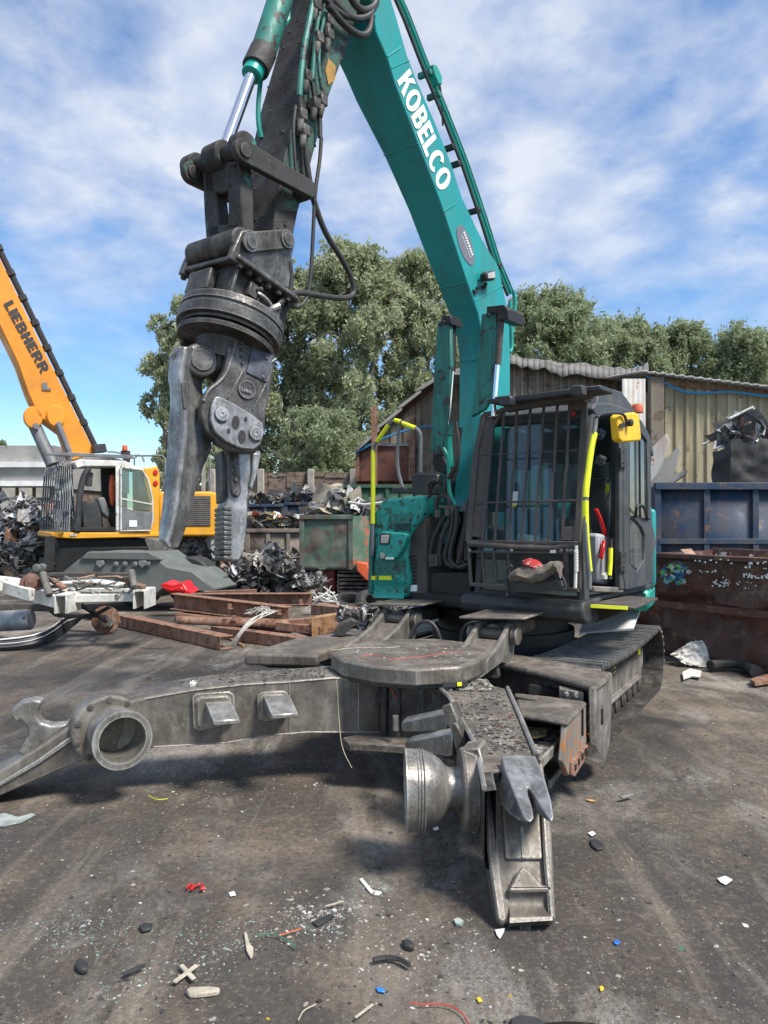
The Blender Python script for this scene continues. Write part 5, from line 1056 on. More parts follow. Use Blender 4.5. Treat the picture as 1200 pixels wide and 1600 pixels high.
# right claw below the shield: serrated inner jaw and outer plate
rcw = S([(380, 1035), (540, 1040), (525, 1130), (495, 1210), (478, 1250), (480, 1330), (465, 1480), (440, 1534), (400, 1530), (370, 1460), (372, 1300), (395, 1240), (390, 1100)], .02, .16, 'right_claw', M['claw'], lw, .014, 2)
S([(398, 1040), (440, 1050), (450, 1230), (435, 1250), (408, 1235), (400, 1180)], .055, .04, 'stiffener', M['tool'], rcw, .012)
S([(500, 1048), (538, 1050), (520, 1150), (497, 1215), (486, 1200), (500, 1120)], .05, .03, 'stiffener', M['claw'], rcw, .01)
q = MB(); bolts(q, [PT(x, y, .058) for x, y in c2p([(420, 1080), (422, 1110), (422, 1140), (424, 1170)])], NN, .014, .01); q.build('bolts', M['dark'], rcw)
for k in range(11):
    y_ = 1288 + k * 22; S([(371, y_), (408, y_ + 4), (409, y_ + 19), (373, y_ + 16)], .035, .17, 'tooth', M['tool'], rcw, .004)
S([(362, 1040), (398, 1040), (402, 1200), (415, 1270), (370, 1270), (368, 1150)], -.02, .14, 'jaw_side', M['dark'], rcw, .01)
# left claw: long tapered blade with a lit ridge
rows_ = [(575, 150, 205, 290), (610, 138, 200, 312), (660, 124, 190, 306), (720, 120, 190, 280), (760, 128, 196, 272), (850, 130, 205, 290), (950, 122, 205, 312), (1030, 118, 196, 318), (1100, 112, 186, 285), (1180, 104, 176, 254), (1260, 98, 166, 234), (1330, 90, 156, 216), (1400, 82, 142, 196), (1440, 80, 124, 180), (1476, 120, 140, 162)]
lc = MB(); rr_ = []
for i_, (y_, xl, xr_, xe) in enumerate(rows_):
    P3 = lambda x, o_: PT(220 + x / 2.856, 340 + y_ / 2.856, o_)
    th = .12 if y_ < 1400 else .08
    rr_.append([P3(xl, .04), P3(xr_ - 22, .15), P3(xr_, .16), P3(xe, .0 if y_ > 700 else .06), P3(xe - 6, -.06), P3(xl + 14, -.10)])
lc.rings(rr_); lcw = lc.build('left_claw', M['claw'], lw, bevel=.012, seg=2, smooth=30)
q = MB(); c_ = PT(*c2p([(262, 640)])[0], .09); q.lathe(c_ - NN * .2, NN, [(0, .115), (.22, .115), (.235, .105), (.24, .08), (.25, .078)], 28); q.build('pivot_boss', M['tool'], lcw, bevel=.006)
q = MB(); q.lathe(PT(*c2p([(190, 622)])[0], .10) - NN * .1, NN, [(0, .06), (.09, .062), (.10, .05), (.12, .02)], 20); q.build('pin', M['tool'], lcw)
S([(180, 735), (205, 725), (216, 760), (205, 860), (190, 850)], .162, .02, 'recess', M['dark'], lcw, .006)
S([(232, 780), (262, 840), (300, 930), (318, 1000), (300, 1040), (240, 1000), (225, 900)], .055, .06, 'cheek', M['dark'], lcw, .012)
q = MB(); q.cyl(PT(*c2p([(300, 640)])[0], .04), PT(*c2p([(372, 690)])[0], -.02), .10, n=24); q.cyl(PT(*c2p([(215, 660)])[0], -.02), PT(*c2p([(400, 610)])[0], -.08), .09, n=20); q.build('claw_cylinder', M['dark'], lw)
S([(185, 500), (400, 500), (400, 620), (330, 640), (230, 590), (185, 560)], -.16, .06, 'back_wall', M['darker'], lw)  # added black sheet; the cavity's shade between ring and claw is in its colour
# ---- cab
CS = lambda x, y, o_=0: onS(x, y, 1.13 + o_)       # right side of the cab
cz0, cz1 = 1.16, 2.86
cab = MB(); cab.prism([U(.02, .02, cz0), U(1.12, .02, cz0), U(1.12, 1.65, cz0), U(.02, 1.65, cz0)], Zv * .05); cabo = cab.build('cab', M['cabgrey'], ex, bevel=.01)
# roof with rounded rear
q = MB(); rp_ = [(.16, 2.74), (.10, 2.80), (.18, 2.86), (.5, 2.90), (.9, 2.89), (1.3, 2.82), (1.55, 2.68), (1.66, 2.5), (1.6, 2.48), (1.4, 2.66), (1.0, 2.76), (.5, 2.78)]
q.prism([U(.02, r_, z_) for r_, z_ in rp_], UU * 1.12); q.build('roof', M['cabgrey'], cabo, bevel=.02, seg=2)
for s_ in (.04, 1.0):
    q = MB(); q.prism([U(s_, .35, 2.87), U(s_, .6, 2.95), U(s_, 1.2, 2.93), U(s_, 1.45, 2.80), U(s_, 1.1, 2.86)], UU * .1); q.build('roof_rib', M['cabgrey'], cabo, bevel=.02)
# pillars
q = MB(); q.prism([U(.02, .02, cz0), U(.02, .10, cz0), U(.02, .26, 2.80), U(.02, .16, 2.80)], UU * .08); q.build('pillar', M['cabgrey'], cabo, bevel=.015)
q = MB(); q.tube([U(1.09, .02, cz0), U(1.09, -.02, 1.6), U(1.09, .0, 2.1), U(1.09, .08, 2.55), U(1.09, .2, 2.82)], .05, 8, smooth=1); q.build('pillar', M['cabgrey'], cabo)
q = MB(); q.prism([U(.02, 1.55, cz0), U(.02, 1.65, cz0), U(.02, 1.65, 2.6), U(.02, 1.55, 2.7)], UU * .08); q.build('pillar', M['cabgrey'], cabo, bevel=.015)
q = MB(); q.prism([U(1.04, .74, cz0), U(1.04, .88, cz0), U(1.04, .88, 2.78), U(1.04, .74, 2.78)], UU * .08); q.build('pillar', M['cabgrey'], cabo, bevel=.015)
# rear and lower left walls, floor interior
q = MB(); q.prism([U(.05, 1.6, cz0), U(1.1, 1.6, cz0), U(1.1, 1.6, 1.75), U(.05, 1.6, 1.75)], BB * .04); q.prism([U(.05, 1.6, 2.45), U(1.1, 1.6, 2.45), U(1.1, 1.6, 2.7), U(.05, 1.6, 2.7)], BB * .04); q.build('rear_wall', M['black'], cabo)
q = MB(); q.prism([U(.04, .1, cz0), U(.04, 1.6, cz0), U(.04, 1.6, 1.72), U(.04, .1, 1.55)], UU * .03); q.prism([U(.05, .55, 1.5), U(.05, .62, 1.5), U(.05, .62, 2.75), U(.05, .55, 2.75)], UU * .04); q.build('left_wall', M['black'], cabo)
q = MB(); q.prism([U(.05, 1.0, 1.7), U(.05, 1.58, 1.75), U(.05, 1.58, 2.7), U(.05, .7, 2.76), U(.05, .66, 1.6)], UU * .012); q.build('side_window', M['glassg'], cabo)
q = MB(); q.prism([U(.06, 1.61, 1.75), U(1.1, 1.61, 1.75), U(1.1, 1.61, 2.45), U(.06, 1.61, 2.45)], BB * .012); q.build('rear_window', M['glass'], cabo)
q = MB(); q.prism([U(.10, .06, 1.56), U(1.03, .06, 1.56), U(1.03, .17, 2.72), U(.10, .17, 2.72)], BB * .012); q.build('windscreen', M['glass'], cabo)
q = MB(); q.prism([U(.10, .05, 1.22), U(1.03, .05, 1.22), U(1.03, .05, 1.50), U(.10, .05, 1.50)], BB * .012); q.build('lower_window', M['glassg'], cabo)
q = MB(); q.bar(U(.05, .05, 1.53), U(1.08, .05, 1.53), .06, .06); q.bar(U(.05, .17, 2.76), U(1.08, .17, 2.76), .06, .08); q.bar(U(.05, .04, 1.19), U(1.08, .04, 1.19), .06, .05); q.build('window_frame', M['black'], cabo, bevel=.01)
# seat, console, levers, steering
q = MB(); q.prism([U(.35, .85, 1.45), U(.82, .85, 1.45), U(.82, 1.35, 1.45), U(.35, 1.35, 1.45)], Zv * .14); q.prism([U(.37, 1.25, 1.55), U(.37, 1.36, 1.55), U(.37, 1.48, 2.25), U(.37, 1.36, 2.28)], UU * .42); q.prism([U(.47, 1.37, 2.28), U(.47, 1.46, 2.28), U(.47, 1.5, 2.48), U(.47, 1.4, 2.48)], UU * .24); q.prism([U(.45, .95, 1.2), U(.7, .95, 1.2), U(.7, 1.3, 1.2), U(.45, 1.3, 1.2)], Zv * .25); q.build('seat', mat_plain('grey_seat_fabric', (.09, .09, .10), .9, 0, .2), cabo, bevel=.04, seg=2)
q = MB(); q.prism([U(.88, .48, 1.30), U(.88, .80, 1.24), U(.88, .88, 1.35), U(.88, .86, 1.66), U(.88, .74, 1.72), U(.88, .46, 1.74)], UU * .16); q.prism([U(.16, .6, 1.30), U(.16, 1.1, 1.24), U(.16, 1.1, 1.66), U(.16, .56, 1.72)], UU * .14); q.build('console', M['lightgrey'], cabo, bevel=.03, seg=2)
q = MB(); q.tube([U(.95, .50, 1.74), U(.95, .47, 1.86), U(.93, .46, 1.98)], .012, 6); q.lathe(U(.93, .46, 1.95), Zv, [(0, .02), (.08, .03), (.12, .02)], 10); q.tube([U(.24, .62, 1.72), U(.24, .58, 1.92)], .012, 6); q.lathe(U(.24, .58, 1.90), Zv, [(0, .02), (.08, .03), (.12, .02)], 10); q.tube([U(.5, .25, 1.2), U(.5, .35, 1.62)], .015, 6); q.tube([U(.64, .25, 1.2), U(.64, .35, 1.62)], .015, 6); q.build('control_levers', M['black'], cabo)
q = MB(); q.tube([CS(931, 796, -.1), CS(938, 812, -.1), CS(943, 828, -.1), CS(946, 838, -.1)], .022, 8); q.bar(CS(944, 845, -.06), CS(939, 873, -.06), .035, .03, up=UU); q.build('safety_lever', M['red'], cabo, bevel=.006)
q = MB(); q.prism(ul([(806, 690), (828, 690), (828, 735), (806, 735)], onR, .6), BB * .04); q.tube(ul([(817, 735), (815, 790)], onR, .62), .012, 6); q.build('monitor', M['screen'], cabo, bevel=.006)
q = MB(); q.prism(ul([(801, 768), (809, 768), (808, 788), (800, 788)], onR, .10), BB * .01); q.build('sticker', M['letter_white'], cabo)
q = MB(); q.prism(ul([(799, 788), (807, 788), (806, 793), (799, 793)], onR, .10), BB * .01); q.build('sticker', M['yellow'], cabo)
q = MB(); rd = random.Random(6)
for k in range(60): c_ = U(rd.uniform(.15, 1.0), rd.uniform(.12, .3), 1.57 + rd.uniform(0, .05)); q.box(c_, UU * rd.uniform(.01, .04), BB * rd.uniform(.01, .03), Zv * rd.uniform(.004, .02))
tag(q.build('dashboard_litter', mat_island('litter_mix', [(.5, .5, .45), (.1, .1, .1), (.2, .35, .1), (.6, .6, .6)]), cabo), kind='stuff')
q = MB(); q.lathe(CS(935, 903, -.15), V(0, 0, 1), [(0, .02), (.0, .13), (.03, .12), (.05, .08), (.065, .02)], 9); q.build('crumpled_bag', M['whitesteel'], cabo)
q = MB(); q.tube([CS(943, 756, -.25), CS(951, 745, -.25), CS(952, 775, -.25), CS(945, 785, -.25)], .012, 6, smooth=1); q.build('grab_loop', M['grey'], cabo)
q = MB(); q.tube([CS(949, 755, -.24), CS(949, 770, -.24)], .018, 8); q.build('tape', M['yellow'], cabo)
# fluffy dice hanging in the cab
for (x_, y_), z_r in (((937, 678), .25), ((938, 719), .5)):
    q = MB(); c_ = CS(x_, y_, -.10 - z_r * .3); a_ = V(.7, .6, .35).normalized(); b_ = a_.orthogonal().normalized(); d_ = a_.cross(b_); q.box(c_, a_ * .04, b_ * .04, d_ * .04); dice = q.build('fluffy_dice', mat_plain('blue_grey_plush', (.07, .11, .17), .9, 0, .2) if z_r < .3 else M['decal'], cabo, bevel=.012, seg=2)
    q = MB()
    for sx, sy in ((-1, -1), (1, 1), (0, 0), (-1, 1), (1, -1)):
        for n_, e1_, e2_ in ((-b_, a_, d_), (b_, a_, d_), (-a_, b_, d_), (d_, a_, b_), (-d_, a_, b_)): q.lathe(c_ + n_ * .0395 + e1_ * sx * .018 + e2_ * sy * .018, n_, [(0, .006), (.003, .005)], 8)
    q.build('spots', M['letter_white'], dice)
# front guard grille
gt = U(0, .05, 2.80); gbm = [];
gd = MB(); zt_, zb_ = 2.82, 1.585
def GP(s, z): return U(s, -.14 + .20 * (z - 1.55) / 1.25, z)
tops_x = [788, 808, 829, 850, 871, 890]; bot_x = [773, 794, 815, 836, 857, 878]
def GX(px, py):
    p0 = GP(0, 1.55); e1_ = UU; e2_ = (GP(0, 2.8) - GP(0, 1.55)).normalized(); return onP(px, py, p0, e1_.cross(e2_).normalized())
for k, (a_, b_) in enumerate(zip(tops_x, bot_x)):
    q = MB(); a_ = GX(a_, 640 - k * 1.9); b_ = GX(b_, 846); q.bar(a_, (a_ + b_) / 2 + V(rd.uniform(-.01, .01), 0, 0), .014, .022, up=UU); q.bar((a_ + b_) / 2 + V(0, 0, 0), b_, .014, .022, up=UU)
    q.build('guard_bar', M['guard'], cabo)
q = MB()
q.bar(GX(756, 648), GX(744, 710), .05, .03, up=BB); q.bar(GX(744, 710), GX(732, 846), .06, .03, up=BB); q.bar(GX(770, 668), GX(754, 846), .03, .03, up=BB); q.bar(GX(770, 668), GX(786, 640), .03, .03, up=BB); q.bar(GX(756, 648), GX(783, 642), .04, .03, up=BB)
q.prism(ul([(757, 650), (772, 655), (763, 710), (755, 840), (734, 838), (746, 710)], GX), BB * .012)
q.bar(GX(732, 846), GX(903, 849), .03, .05, up=BB); q.bar(GX(737, 786), GX(902, 782), .02, .025, up=BB); q.bar(GX(744, 712), GX(908, 703), .01, .012, up=BB)
q.bar(GX(783, 640), GX(912, 626), .03, .05, up=BB); q.bar(GX(914, 628), GX(902, 849), .05, .03, up=BB)
q.prism(ul([(890, 616), (916, 614), (915, 640), (890, 642)], GX), BB * -.01); q.prism(ul([(878, 824), (902, 822), (903, 845), (878, 844)], GX), BB * -.01)
q.build('guard_frame', M['guard'], cabo, bevel=.004)
q = MB(); q.prism(ul([(895, 643), (899, 643), (899, 650), (895, 650)], GX), BB * -.02); q.build('red_reflector', M['red'], cabo)
# lower guard
LG = lambda x, y: onR(x, y, -.17)
q = MB(); q.tube(ul([(731, 849), (800, 855), (860, 857), (903, 853)], LG), .026, 8); q.bar(LG(733, 862), LG(905, 864), .02, .03, up=BB)
q.bar(LG(732, 850), LG(736, 913), .03, .02, up=BB); q.bar(LG(736, 913), LG(905, 922), .03, .05, up=BB); q.bar(LG(904, 850), LG(903, 920), .05, .03, up=BB); q.bar(LG(884, 862), LG(886, 920), .04, .02, up=BB)
q.build('lower_guard_frame', M['guard'], cabo, bevel=.004)
for xa, xb in ((754, 757), (772, 776), (794, 799)):
    q = MB(); q.bar(LG(xa, 862), LG(xb, 914), .02, .02, up=BB); q.build('guard_bar', M['guard'], cabo)
q = MB(); q.prism(ul([(800, 862), (905, 864), (905, 921), (800, 916)], onR, -.10), BB * .01); q.build('lower_panel', M['black'], cabo)
q = MB(); bolts(q, [LG(x_, 860) - BB * .03 for x_ in (737, 802, 880, 889, 895)], -BB, .014, .014); q.build('bolts', M['dust'], cabo)
q = MB(); q.prism(ul([(861, 856), (870, 856), (870, 864), (861, 864)], LG), BB * -.02); q.build('warning_label', M['letter_white'], cabo)
q = MB(); q.tube([LG(904, 852) - BB * .04, LG(902, 918) - BB * .04], .014, 8)
for k in range(14): q.lathe(LG(903.5, 862 + k * 2.4) - BB * .04, Zv, [(0, .014), (.006, .021), (.012, .014)], 8)
q.build('gas_strut', M['whitesteel'], cabo)
# roof light bar and lamps
q = MB(); q.prism([onR(760, 624, -.22), onR(938, 601, -.22), onR(938, 609, -.22), onR(794, 629, -.22), onR(762, 630, -.22)], BB * .28); q.build('visor', M['black'], cabo, bevel=.008)
q = MB(); q.prism([onR(786, 630, -.1), onR(920, 610, -.1), onR(920, 620, -.1), onR(786, 643, -.1)], BB * .12); q.build('guard_header', M['guard'], cabo, bevel=.01)
for a_ in ([(771, 620), (796, 617), (799, 622), (798, 633), (780, 634)], [(889, 605), (893, 602), (910, 601), (911, 616), (906, 619), (890, 618)]):
    q = MB(); q.prism(ul(a_, onR, -.30), BB * .09); lm = q.build('work_lamp', M['black'], cabo, bevel=.012, seg=2)
# side: doorway header, open door folded back
q = MB(); q.prism(ul([(928, 652), (936, 612), (952, 606), (972, 612), (984, 628), (996, 650), (1012, 672), (1016, 690), (1008, 690), (990, 664), (976, 644), (960, 640), (942, 640), (934, 660)], CS), UU * -.07); q.build('door_header', M['cabgrey'], cabo, bevel=.012)
for k in range(3): 
    q = MB(); q.tube(ul([(938, 636 - k * 8), (948, 626 - k * 7), (966, 628 - k * 7), (978, 640 - k * 8)], CS, -.02), .012, 6, smooth=2); q.build('roof_rib', M['black'], cabo)
q = MB(); q.bar(CS(922, 920), CS(968, 922), .08, .05); q.build('door_sill', M['dust'], cabo, bevel=.01)
dr = MB(); DO = lambda x, y, o_=0: onS(x, y, 1.19 + o_)
outl = [(963, 650), (984, 646), (1000, 656), (1014, 676), (1017, 700), (1017, 800), (1024, 828), (1026, 846), (1020, 870), (1021, 912), (976, 922), (972, 905), (978, 880), (962, 700)]
# door frame pieces around two openings
dr.prism(ul([(960, 690), (970, 690), (970, 920), (960, 921)], CS), UU * .05)
for poly in ([(975, 668), (984, 660), (984, 921), (978, 922), (975, 900)], [(984, 660), (1000, 666), (1012, 684), (1012, 690), (1001, 676), (984, 670)], [(1012, 684), (1017, 690), (1018, 812), (1013, 812)], [(984, 812), (992, 812), (1003, 824), (1008, 836), (1007, 876), (996, 893), (984, 880), (984, 921), (1020, 912), (1021, 870), (1026, 848), (1018, 812), (1013, 812), (1000, 806), (984, 806)]):
    dr.prism(ul(poly, DO), UU * -.04)
door = dr.build('door', M['cabgrey'], cabo, bevel=.01, seg=2)
q = MB(); q.prism(ul([(984, 670), (1001, 676), (1012, 690), (1013, 812), (998, 806), (984, 806)], DO, -.02), UU * -.008); q.build('window', M['glassg'], door)
q = MB(); q.prism(ul([(984, 812), (992, 814), (1003, 826), (1008, 838), (1007, 876), (996, 890), (984, 880)], DO, -.02), UU * -.008); q.build('window', M['glassg'], door)
q = MB(); q.bar(DO(999, 676, .0), DO(1000, 808, .0), .012, .02, up=UU); q.tube([DO(993, 808, .01), DO(994, 795, .06), DO(998, 788, .06), DO(1007, 792, .06), DO(1010, 806, .03), DO(1012, 812, .0)], .014, 8, smooth=1); q.build('handle', M['black'], door)
for y_ in (700, 862):
    q = MB(); q.prism(ul([(967, y_), (976, y_), (976, y_ + 30), (967, y_ + 30)], DO, .0), UU * .02); bolts(q, [DO(969, y_ + 6, .02), DO(974, y_ + 6, .02), DO(969, y_ + 24, .02), DO(974, y_ + 24, .02)], UU, .008, .01); q.build('hinge', M['black'], door, bevel=.004)
# grab rails with yellow tape
rl = [(931, 652), (930, 670), (921, 715), (915, 770), (914, 825), (917, 870), (921, 900), (921, 920)]
q = MB(); q.tube(ul(rl, CS, .07), .020, 10, smooth=2); gr1 = q.build('grab_rail', M['grey'], cabo)
for sg in ([(929, 677), (922, 712), (916, 760), (915, 777)], [(914.6, 782), (915, 825), (918, 865), (921, 892)]):
    q = MB(); q.tube(ul(sg, CS, .07), .026, 10, smooth=2); q.build('tape', M['yellow'], gr1)
q = MB(); q.tube(ul([(955, 842), (955, 870), (952, 905)], CS, -.0), .016, 8, smooth=1); gr2 = q.build('grab_rail', M['black'], cabo)
q = MB(); q.tube(ul([(954, 856), (953.5, 880), (952, 899)], CS, .0), .021, 10); q.build('tape', M['yellow'], gr2)
# yellow mirror on its arm
q = MB(); q.prism(ul([(952, 652), (956, 648), (980, 645), (986, 648), (990, 684), (988, 690), (960, 692), (955, 687)], CS, .22), UU * .07); mr_ = q.build('mirror', M['mirror_yellow'], cabo, bevel=.015, seg=2)
q = MB(); q.tube(ul([(932, 652), (940, 646), (965, 645), (976, 648), (979, 660)], CS, .31), .012, 8, smooth=1); q.lathe(CS(978, 661, .29), UU, [(0, .03), (.05, .03), (.06, .015)], 12); q.prism(ul([(968, 662), (976, 660), (976, 668), (968, 668)], CS, .30), UU * .01); q.build('mirror_arm', M['black'], mr_)
q = MB(); q.lathe(CS(996, 645, -.1), Zv, [(0, .06), (.06, .055), (.09, .03)], 14); q.build('amber_beacon', M['orangered'], cabo)
# step plate
q = MB(); q.prism([U(1.12, .02, 1.13), U(1.50, .08, 1.13), U(1.42, .9, 1.13), U(1.12, .9, 1.13)], Zv * .025); sp_ = q.build('step_plate', M['guard'], ex, bevel=.005)
q = MB(); q.prism([U(1.13, .0, 1.13), U(1.45, .05, 1.13), U(1.45, .055, 1.155), U(1.13, .005, 1.157)], BB * .02); q.build('tape', M['yellow'], sp_)
q = MB(); q.prism([U(1.12, .1, 1.12), U(1.42, .2, 1.12), U(1.38, .8, 1.12), U(1.12, .9, 1.0), U(1.12, .2, .98)], Zv * .005); q.build('underside', M['darker'], sp_)
# front basket with rags (the rags are loose things)
q = MB(); BK = lambda x, y, o_=0: onR(x, y, -.22 + o_)
q.prism(ul([(792, 905), (876, 908), (880, 922), (796, 926)], BK, -.08), BB * .12); q.tube(ul([(800, 884), (791, 888), (790, 905), (793, 926)], BK, -.1), .014, 8, smooth=1); q.tube(ul([(868, 895), (873, 912), (882, 921), (884, 912), (872, 888)], BK, -.1), .012, 8, smooth=1)
q.build('tool_tray', M['black'], cabo, bevel=.008)
def cloth(name, cpts, th, mat, label, r, seed, f=BK):
    m = MB(); rd = random.Random(seed); n = 30; rr_ = []
    from mathutils import noise as nz
    P = [Vector(p) for p in cpts]
    tt = [i / 24 for i in range(25)]
    for t in tt:
        x = t * (len(P) - 1); i = min(int(x), len(P) - 2); c_ = P[i].lerp(P[i + 1], x - i); rad_ = r * (.35 + .65 * math.sin(math.pi * min(max(t, .03), .97)) ** .5)
        ring = []
        for k in range(18):
            a = 2 * math.pi * k / 18; d_ = BB * math.cos(a) + Zv * math.sin(a); q_ = rad_ * (1 + .35 * nz.noise(c_ * 9 + d_ * 2 + V(seed, 0, 0)) + .15 * nz.noise(c_ * 25 + d_ * 5)); ring.append(c_ + d_ * q_ * (1, .75)[math.sin(a) < 0])
        rr_.append(ring)
    m.rings(rr_); o = m.build(name, mat, smooth=70); return tag(o, label, 'rag')
cloth('rag', [BK(797, 903, -.08), BK(812, 897, -.1), BK(830, 902, -.12), BK(850, 896, -.1), BK(862, 888, -.08), BK(877, 886, -.06)], 0, M['rag'], 'bundle of dirty grey brown cloth on the tray in front of the cab', .075, 3)
cloth('rag', [BK(866, 884, -.12), BK(874, 890, -.13), BK(876, 900, -.13)], 0, M['rag'], 'small hanging end of dirty cloth at the right end of the cab tray', .05, 8)
cloth('red_bag', [BK(818, 880, -.08), BK(828, 882, -.1), BK(842, 887, -.1), BK(852, 892, -.1)], 0, mat_paint('red_packet', (.45, .03, .03), under=(.5, .48, .45), chips=.45, dirtamt=.2, scale=18), 'crumpled red and white packet lying on the cloth in front of the cab', .05, 5)['category'] = 'packet'
# ================================================================== yellow material handler, behind left
F2 = V(-.84, -.54, 0).normalized(); N2 = V(.54, -.84, 0).normalized(); O2 = W(118, 830, 16.6)
def H2(a, b, z): return V(O2.x, O2.y, 0) - F2 * a + N2 * b + V(0, 0, z)
def onH(px, py, b=0): return onP(px, py, H2(0, b, 0), N2)         # planes parallel to the cab's side
def onHF(px, py, a=0): return onP(px, py, H2(a, 0, 0), F2)        # planes parallel to the cab's front
mh = thing('material_handler', 'yellow material handler with white framed cab and orange boom, behind the hanging grapple', 'excavator', (O2.x + .5, O2.y + .5, 0))
def H(pts_, b, th, name, mat, par=None, bevel=.015, seg=1):
    q = MB(); q.prism(ul(pts_, onH, b), N2 * -th); return q.build(name, mat, par or mh, bevel=bevel, seg=seg)
hb = H([(-60, 310), (0, 404), (60, 530), (149, 708), (112, 720), (96, 676), (60, 650), (44, 614), (28, 568), (0, 510), (-60, 410)], -1.25, .62, 'boom', M['orange'], bevel=.02)
for c_, b_ in (((52, 652), -1.25), ((88, 650), -1.15)):
    q = MB(); p_ = onH(c_[0], c_[1], b_); q.prism([p_ + V(.54 * 0, 0, 0) + (-F2) * x_ + Zv * z_ for x_, z_ in [(.20 * math.cos(t), .25 * math.sin(t)) for t in [2 * math.pi * k / 20 for k in range(20)]]], N2 * -.12); bs_ = q.build('cylinder_boss', M['orange'], hb, bevel=.02)
    q = MB(); q.lathe(onH(c_[0] + 4, c_[1] + 14, b_) + N2 * .01, N2, [(0, .07), (.03, .07), (.032, .04)], 16); q.build('pin', M['grey'], bs_)
q = MB(); lettering(q, 'LIEBHERR', (5.5, 475), (59, 109), (13.5, -7), .09, lambda x, y: onH(x, y, -1.24), N2 * .01, .27); q.build('lettering', M['letter_dark'], hb, smooth=None)
q = MB(); q.tube(ul([(-50, 300), (2, 396), (60, 515), (150, 700)], onH, -1.4), .07, 8)
for k in range(9): q.lathe(onH(-5 + k * 19, 384 + k * 39, -1.4), V(.4, .2, -1), [(0, .11), (.12, .11)], 8)
q.build('pipe_run', M['rubber'], hb)
q = MB(); q.prism(ul([(66, 598), (74, 598), (74, 606), (80, 607), (80, 610), (66, 609)], onH, -1.22), N2 * -.02); q.build('lamp', M['grey'], hb)
q = MB(); q.cyl(onH(50, 656, -1.5), onH(82, 726, -1.2), .14, n=16); q.cyl(onH(90, 662, -1.0), onH(112, 716, -1.0), .07, n=12); q.build('boom_cylinder', M['grey'], mh)
# body
H([(226, 733), (246, 728), (250, 742), (250, 840), (228, 840)], -.05, 1.1, 'side_tank', M['yel'], bevel=.03)
hd_ = H([(248, 773), (252, 768), (330, 768), (341, 771), (345, 780), (345, 830), (340, 838), (250, 838)], -.35, 1.9, 'engine_cover', M['yel'], bevel=.06, seg=2)
q = MB(); q.prism(ul([(286, 778), (290, 775), (329, 775), (329, 822), (286, 822)], onH, -.33), N2 * -.03); gri = q.build('grille', M['guard'], hd_)
q = MB()
for k in range(14): q.bar(onH(287, 779 + k * 3.1, -.32), onH(328.5, 779 + k * 3.1, -.32), .01, .012)
q.build('slats', M['dust'], gri)
q = MB()
for x_, y_ in ((243, 738), (243, 755)): q.lathe(onH(x_, y_, -.04), N2, [(0, .06), (.02, .055), (.022, .03)], 12)
q.build('tail_lamps', M['red'], mh)
H([(81, 832), (249, 832), (249, 839), (120, 842), (81, 840)], .02, 1.9, 'platform', M['yel'], bevel=.02)
H([(109, 834), (120, 834), (120, 838), (109, 838)], .035, .02, 'marker_light', M['lampglass'], bevel=.003)
H([(88, 842), (240, 842), (235, 858), (95, 858)], -.3, 1.4, 'turntable', M['darker'])
# cab
hc = H([(116, 722), (124, 718), (196, 720), (206, 726), (224, 732), (224, 735), (188, 729), (132, 729), (120, 732)], .0, 1.0, 'cab', M['whitesteel'], bevel=.02)
H([(181, 728), (188, 728), (188, 829), (181, 829)], .01, .05, 'door_post', M['whitesteel'], hc, .008)
q = MB(); fr = [(189, 730), (222, 734), (231, 748), (238, 778), (239, 812), (235, 829), (189, 829)]
q.tube(ul(fr + [fr[0]], onH, .05), .022, 6); q.bar(onH(190, 779, .05), onH(238, 788, .05), .02, .03); dr2 = q.build('door', M['whitesteel'], hc)
H([(190, 731), (222, 735), (230, 748), (237, 778), (238, 786), (190, 780)], .04, .01, 'window', M['glass'], dr2, 0)
H([(190, 780), (238, 788), (238, 798), (212, 797), (190, 790)], .04, .01, 'window', M['glassg'], dr2, 0)
lo_ = H([(190, 791), (212, 798), (238, 800), (238, 812), (234, 827), (190, 827)], .045, .02, 'lower_panel', M['grey'], dr2, .006)
H([(202, 813), (214, 813), (214, 823), (202, 823)], .055, .005, 'notice', M['letter_white'], lo_, 0)
q = MB(); q.tube(ul([(139, 732), (130, 745), (124, 775), (121, 830)], onH, .0), .07, 8, smooth=2); q.build('front_pillar', M['black'], hc)
H([(116, 824), (182, 824), (182, 831), (116, 831)], .0, .95, 'cab_floor', M['darker'], hc)
H([(158, 729), (182, 729), (182, 826), (176, 826), (160, 790)], -.75, .1, 'back_panel', M['darker'], hc)
H([(152, 778), (164, 776), (172, 800), (171, 812), (158, 800)], -.3, .35, 'seat', M['grey'], hc, .05, 2)
H([(128, 784), (156, 782), (160, 795), (162, 826), (128, 826)], -.35, .4, 'seat_base', M['black'], hc, .04)
H([(173, 742), (179, 742), (180, 775), (178, 792), (173, 788), (171, 765)], -.2, .1, 'hi_vis_jacket', M['orangered'], hc, .02)
H([(132, 738), (146, 738), (144, 760), (134, 760)], -.15, .06, 'mirror', M['black'], hc, .02)
q = MB(); q.prism([onHF(112, 728, -.02), onHF(118, 830, -.02), onHF(84, 830, -.02), onHF(86, 728, -.02)], -F2 * .01); q.build('windscreen', M['glass'], hc)
gf = MB(); gf.bar(onHF(64, 829, -.3), onHF(108, 829, -.25), .05, .05); gf.bar(onHF(76, 712, .1), onHF(112, 711, .1), .05, .05); gf.bar(onHF(71, 739, -.2), onHF(112, 739, -.1), .03, .03); gf.bar(onHF(64, 798, -.3), onHF(108, 798, -.25), .03, .03)
gfo = gf.build('guard_frame', M['grey'], hc)
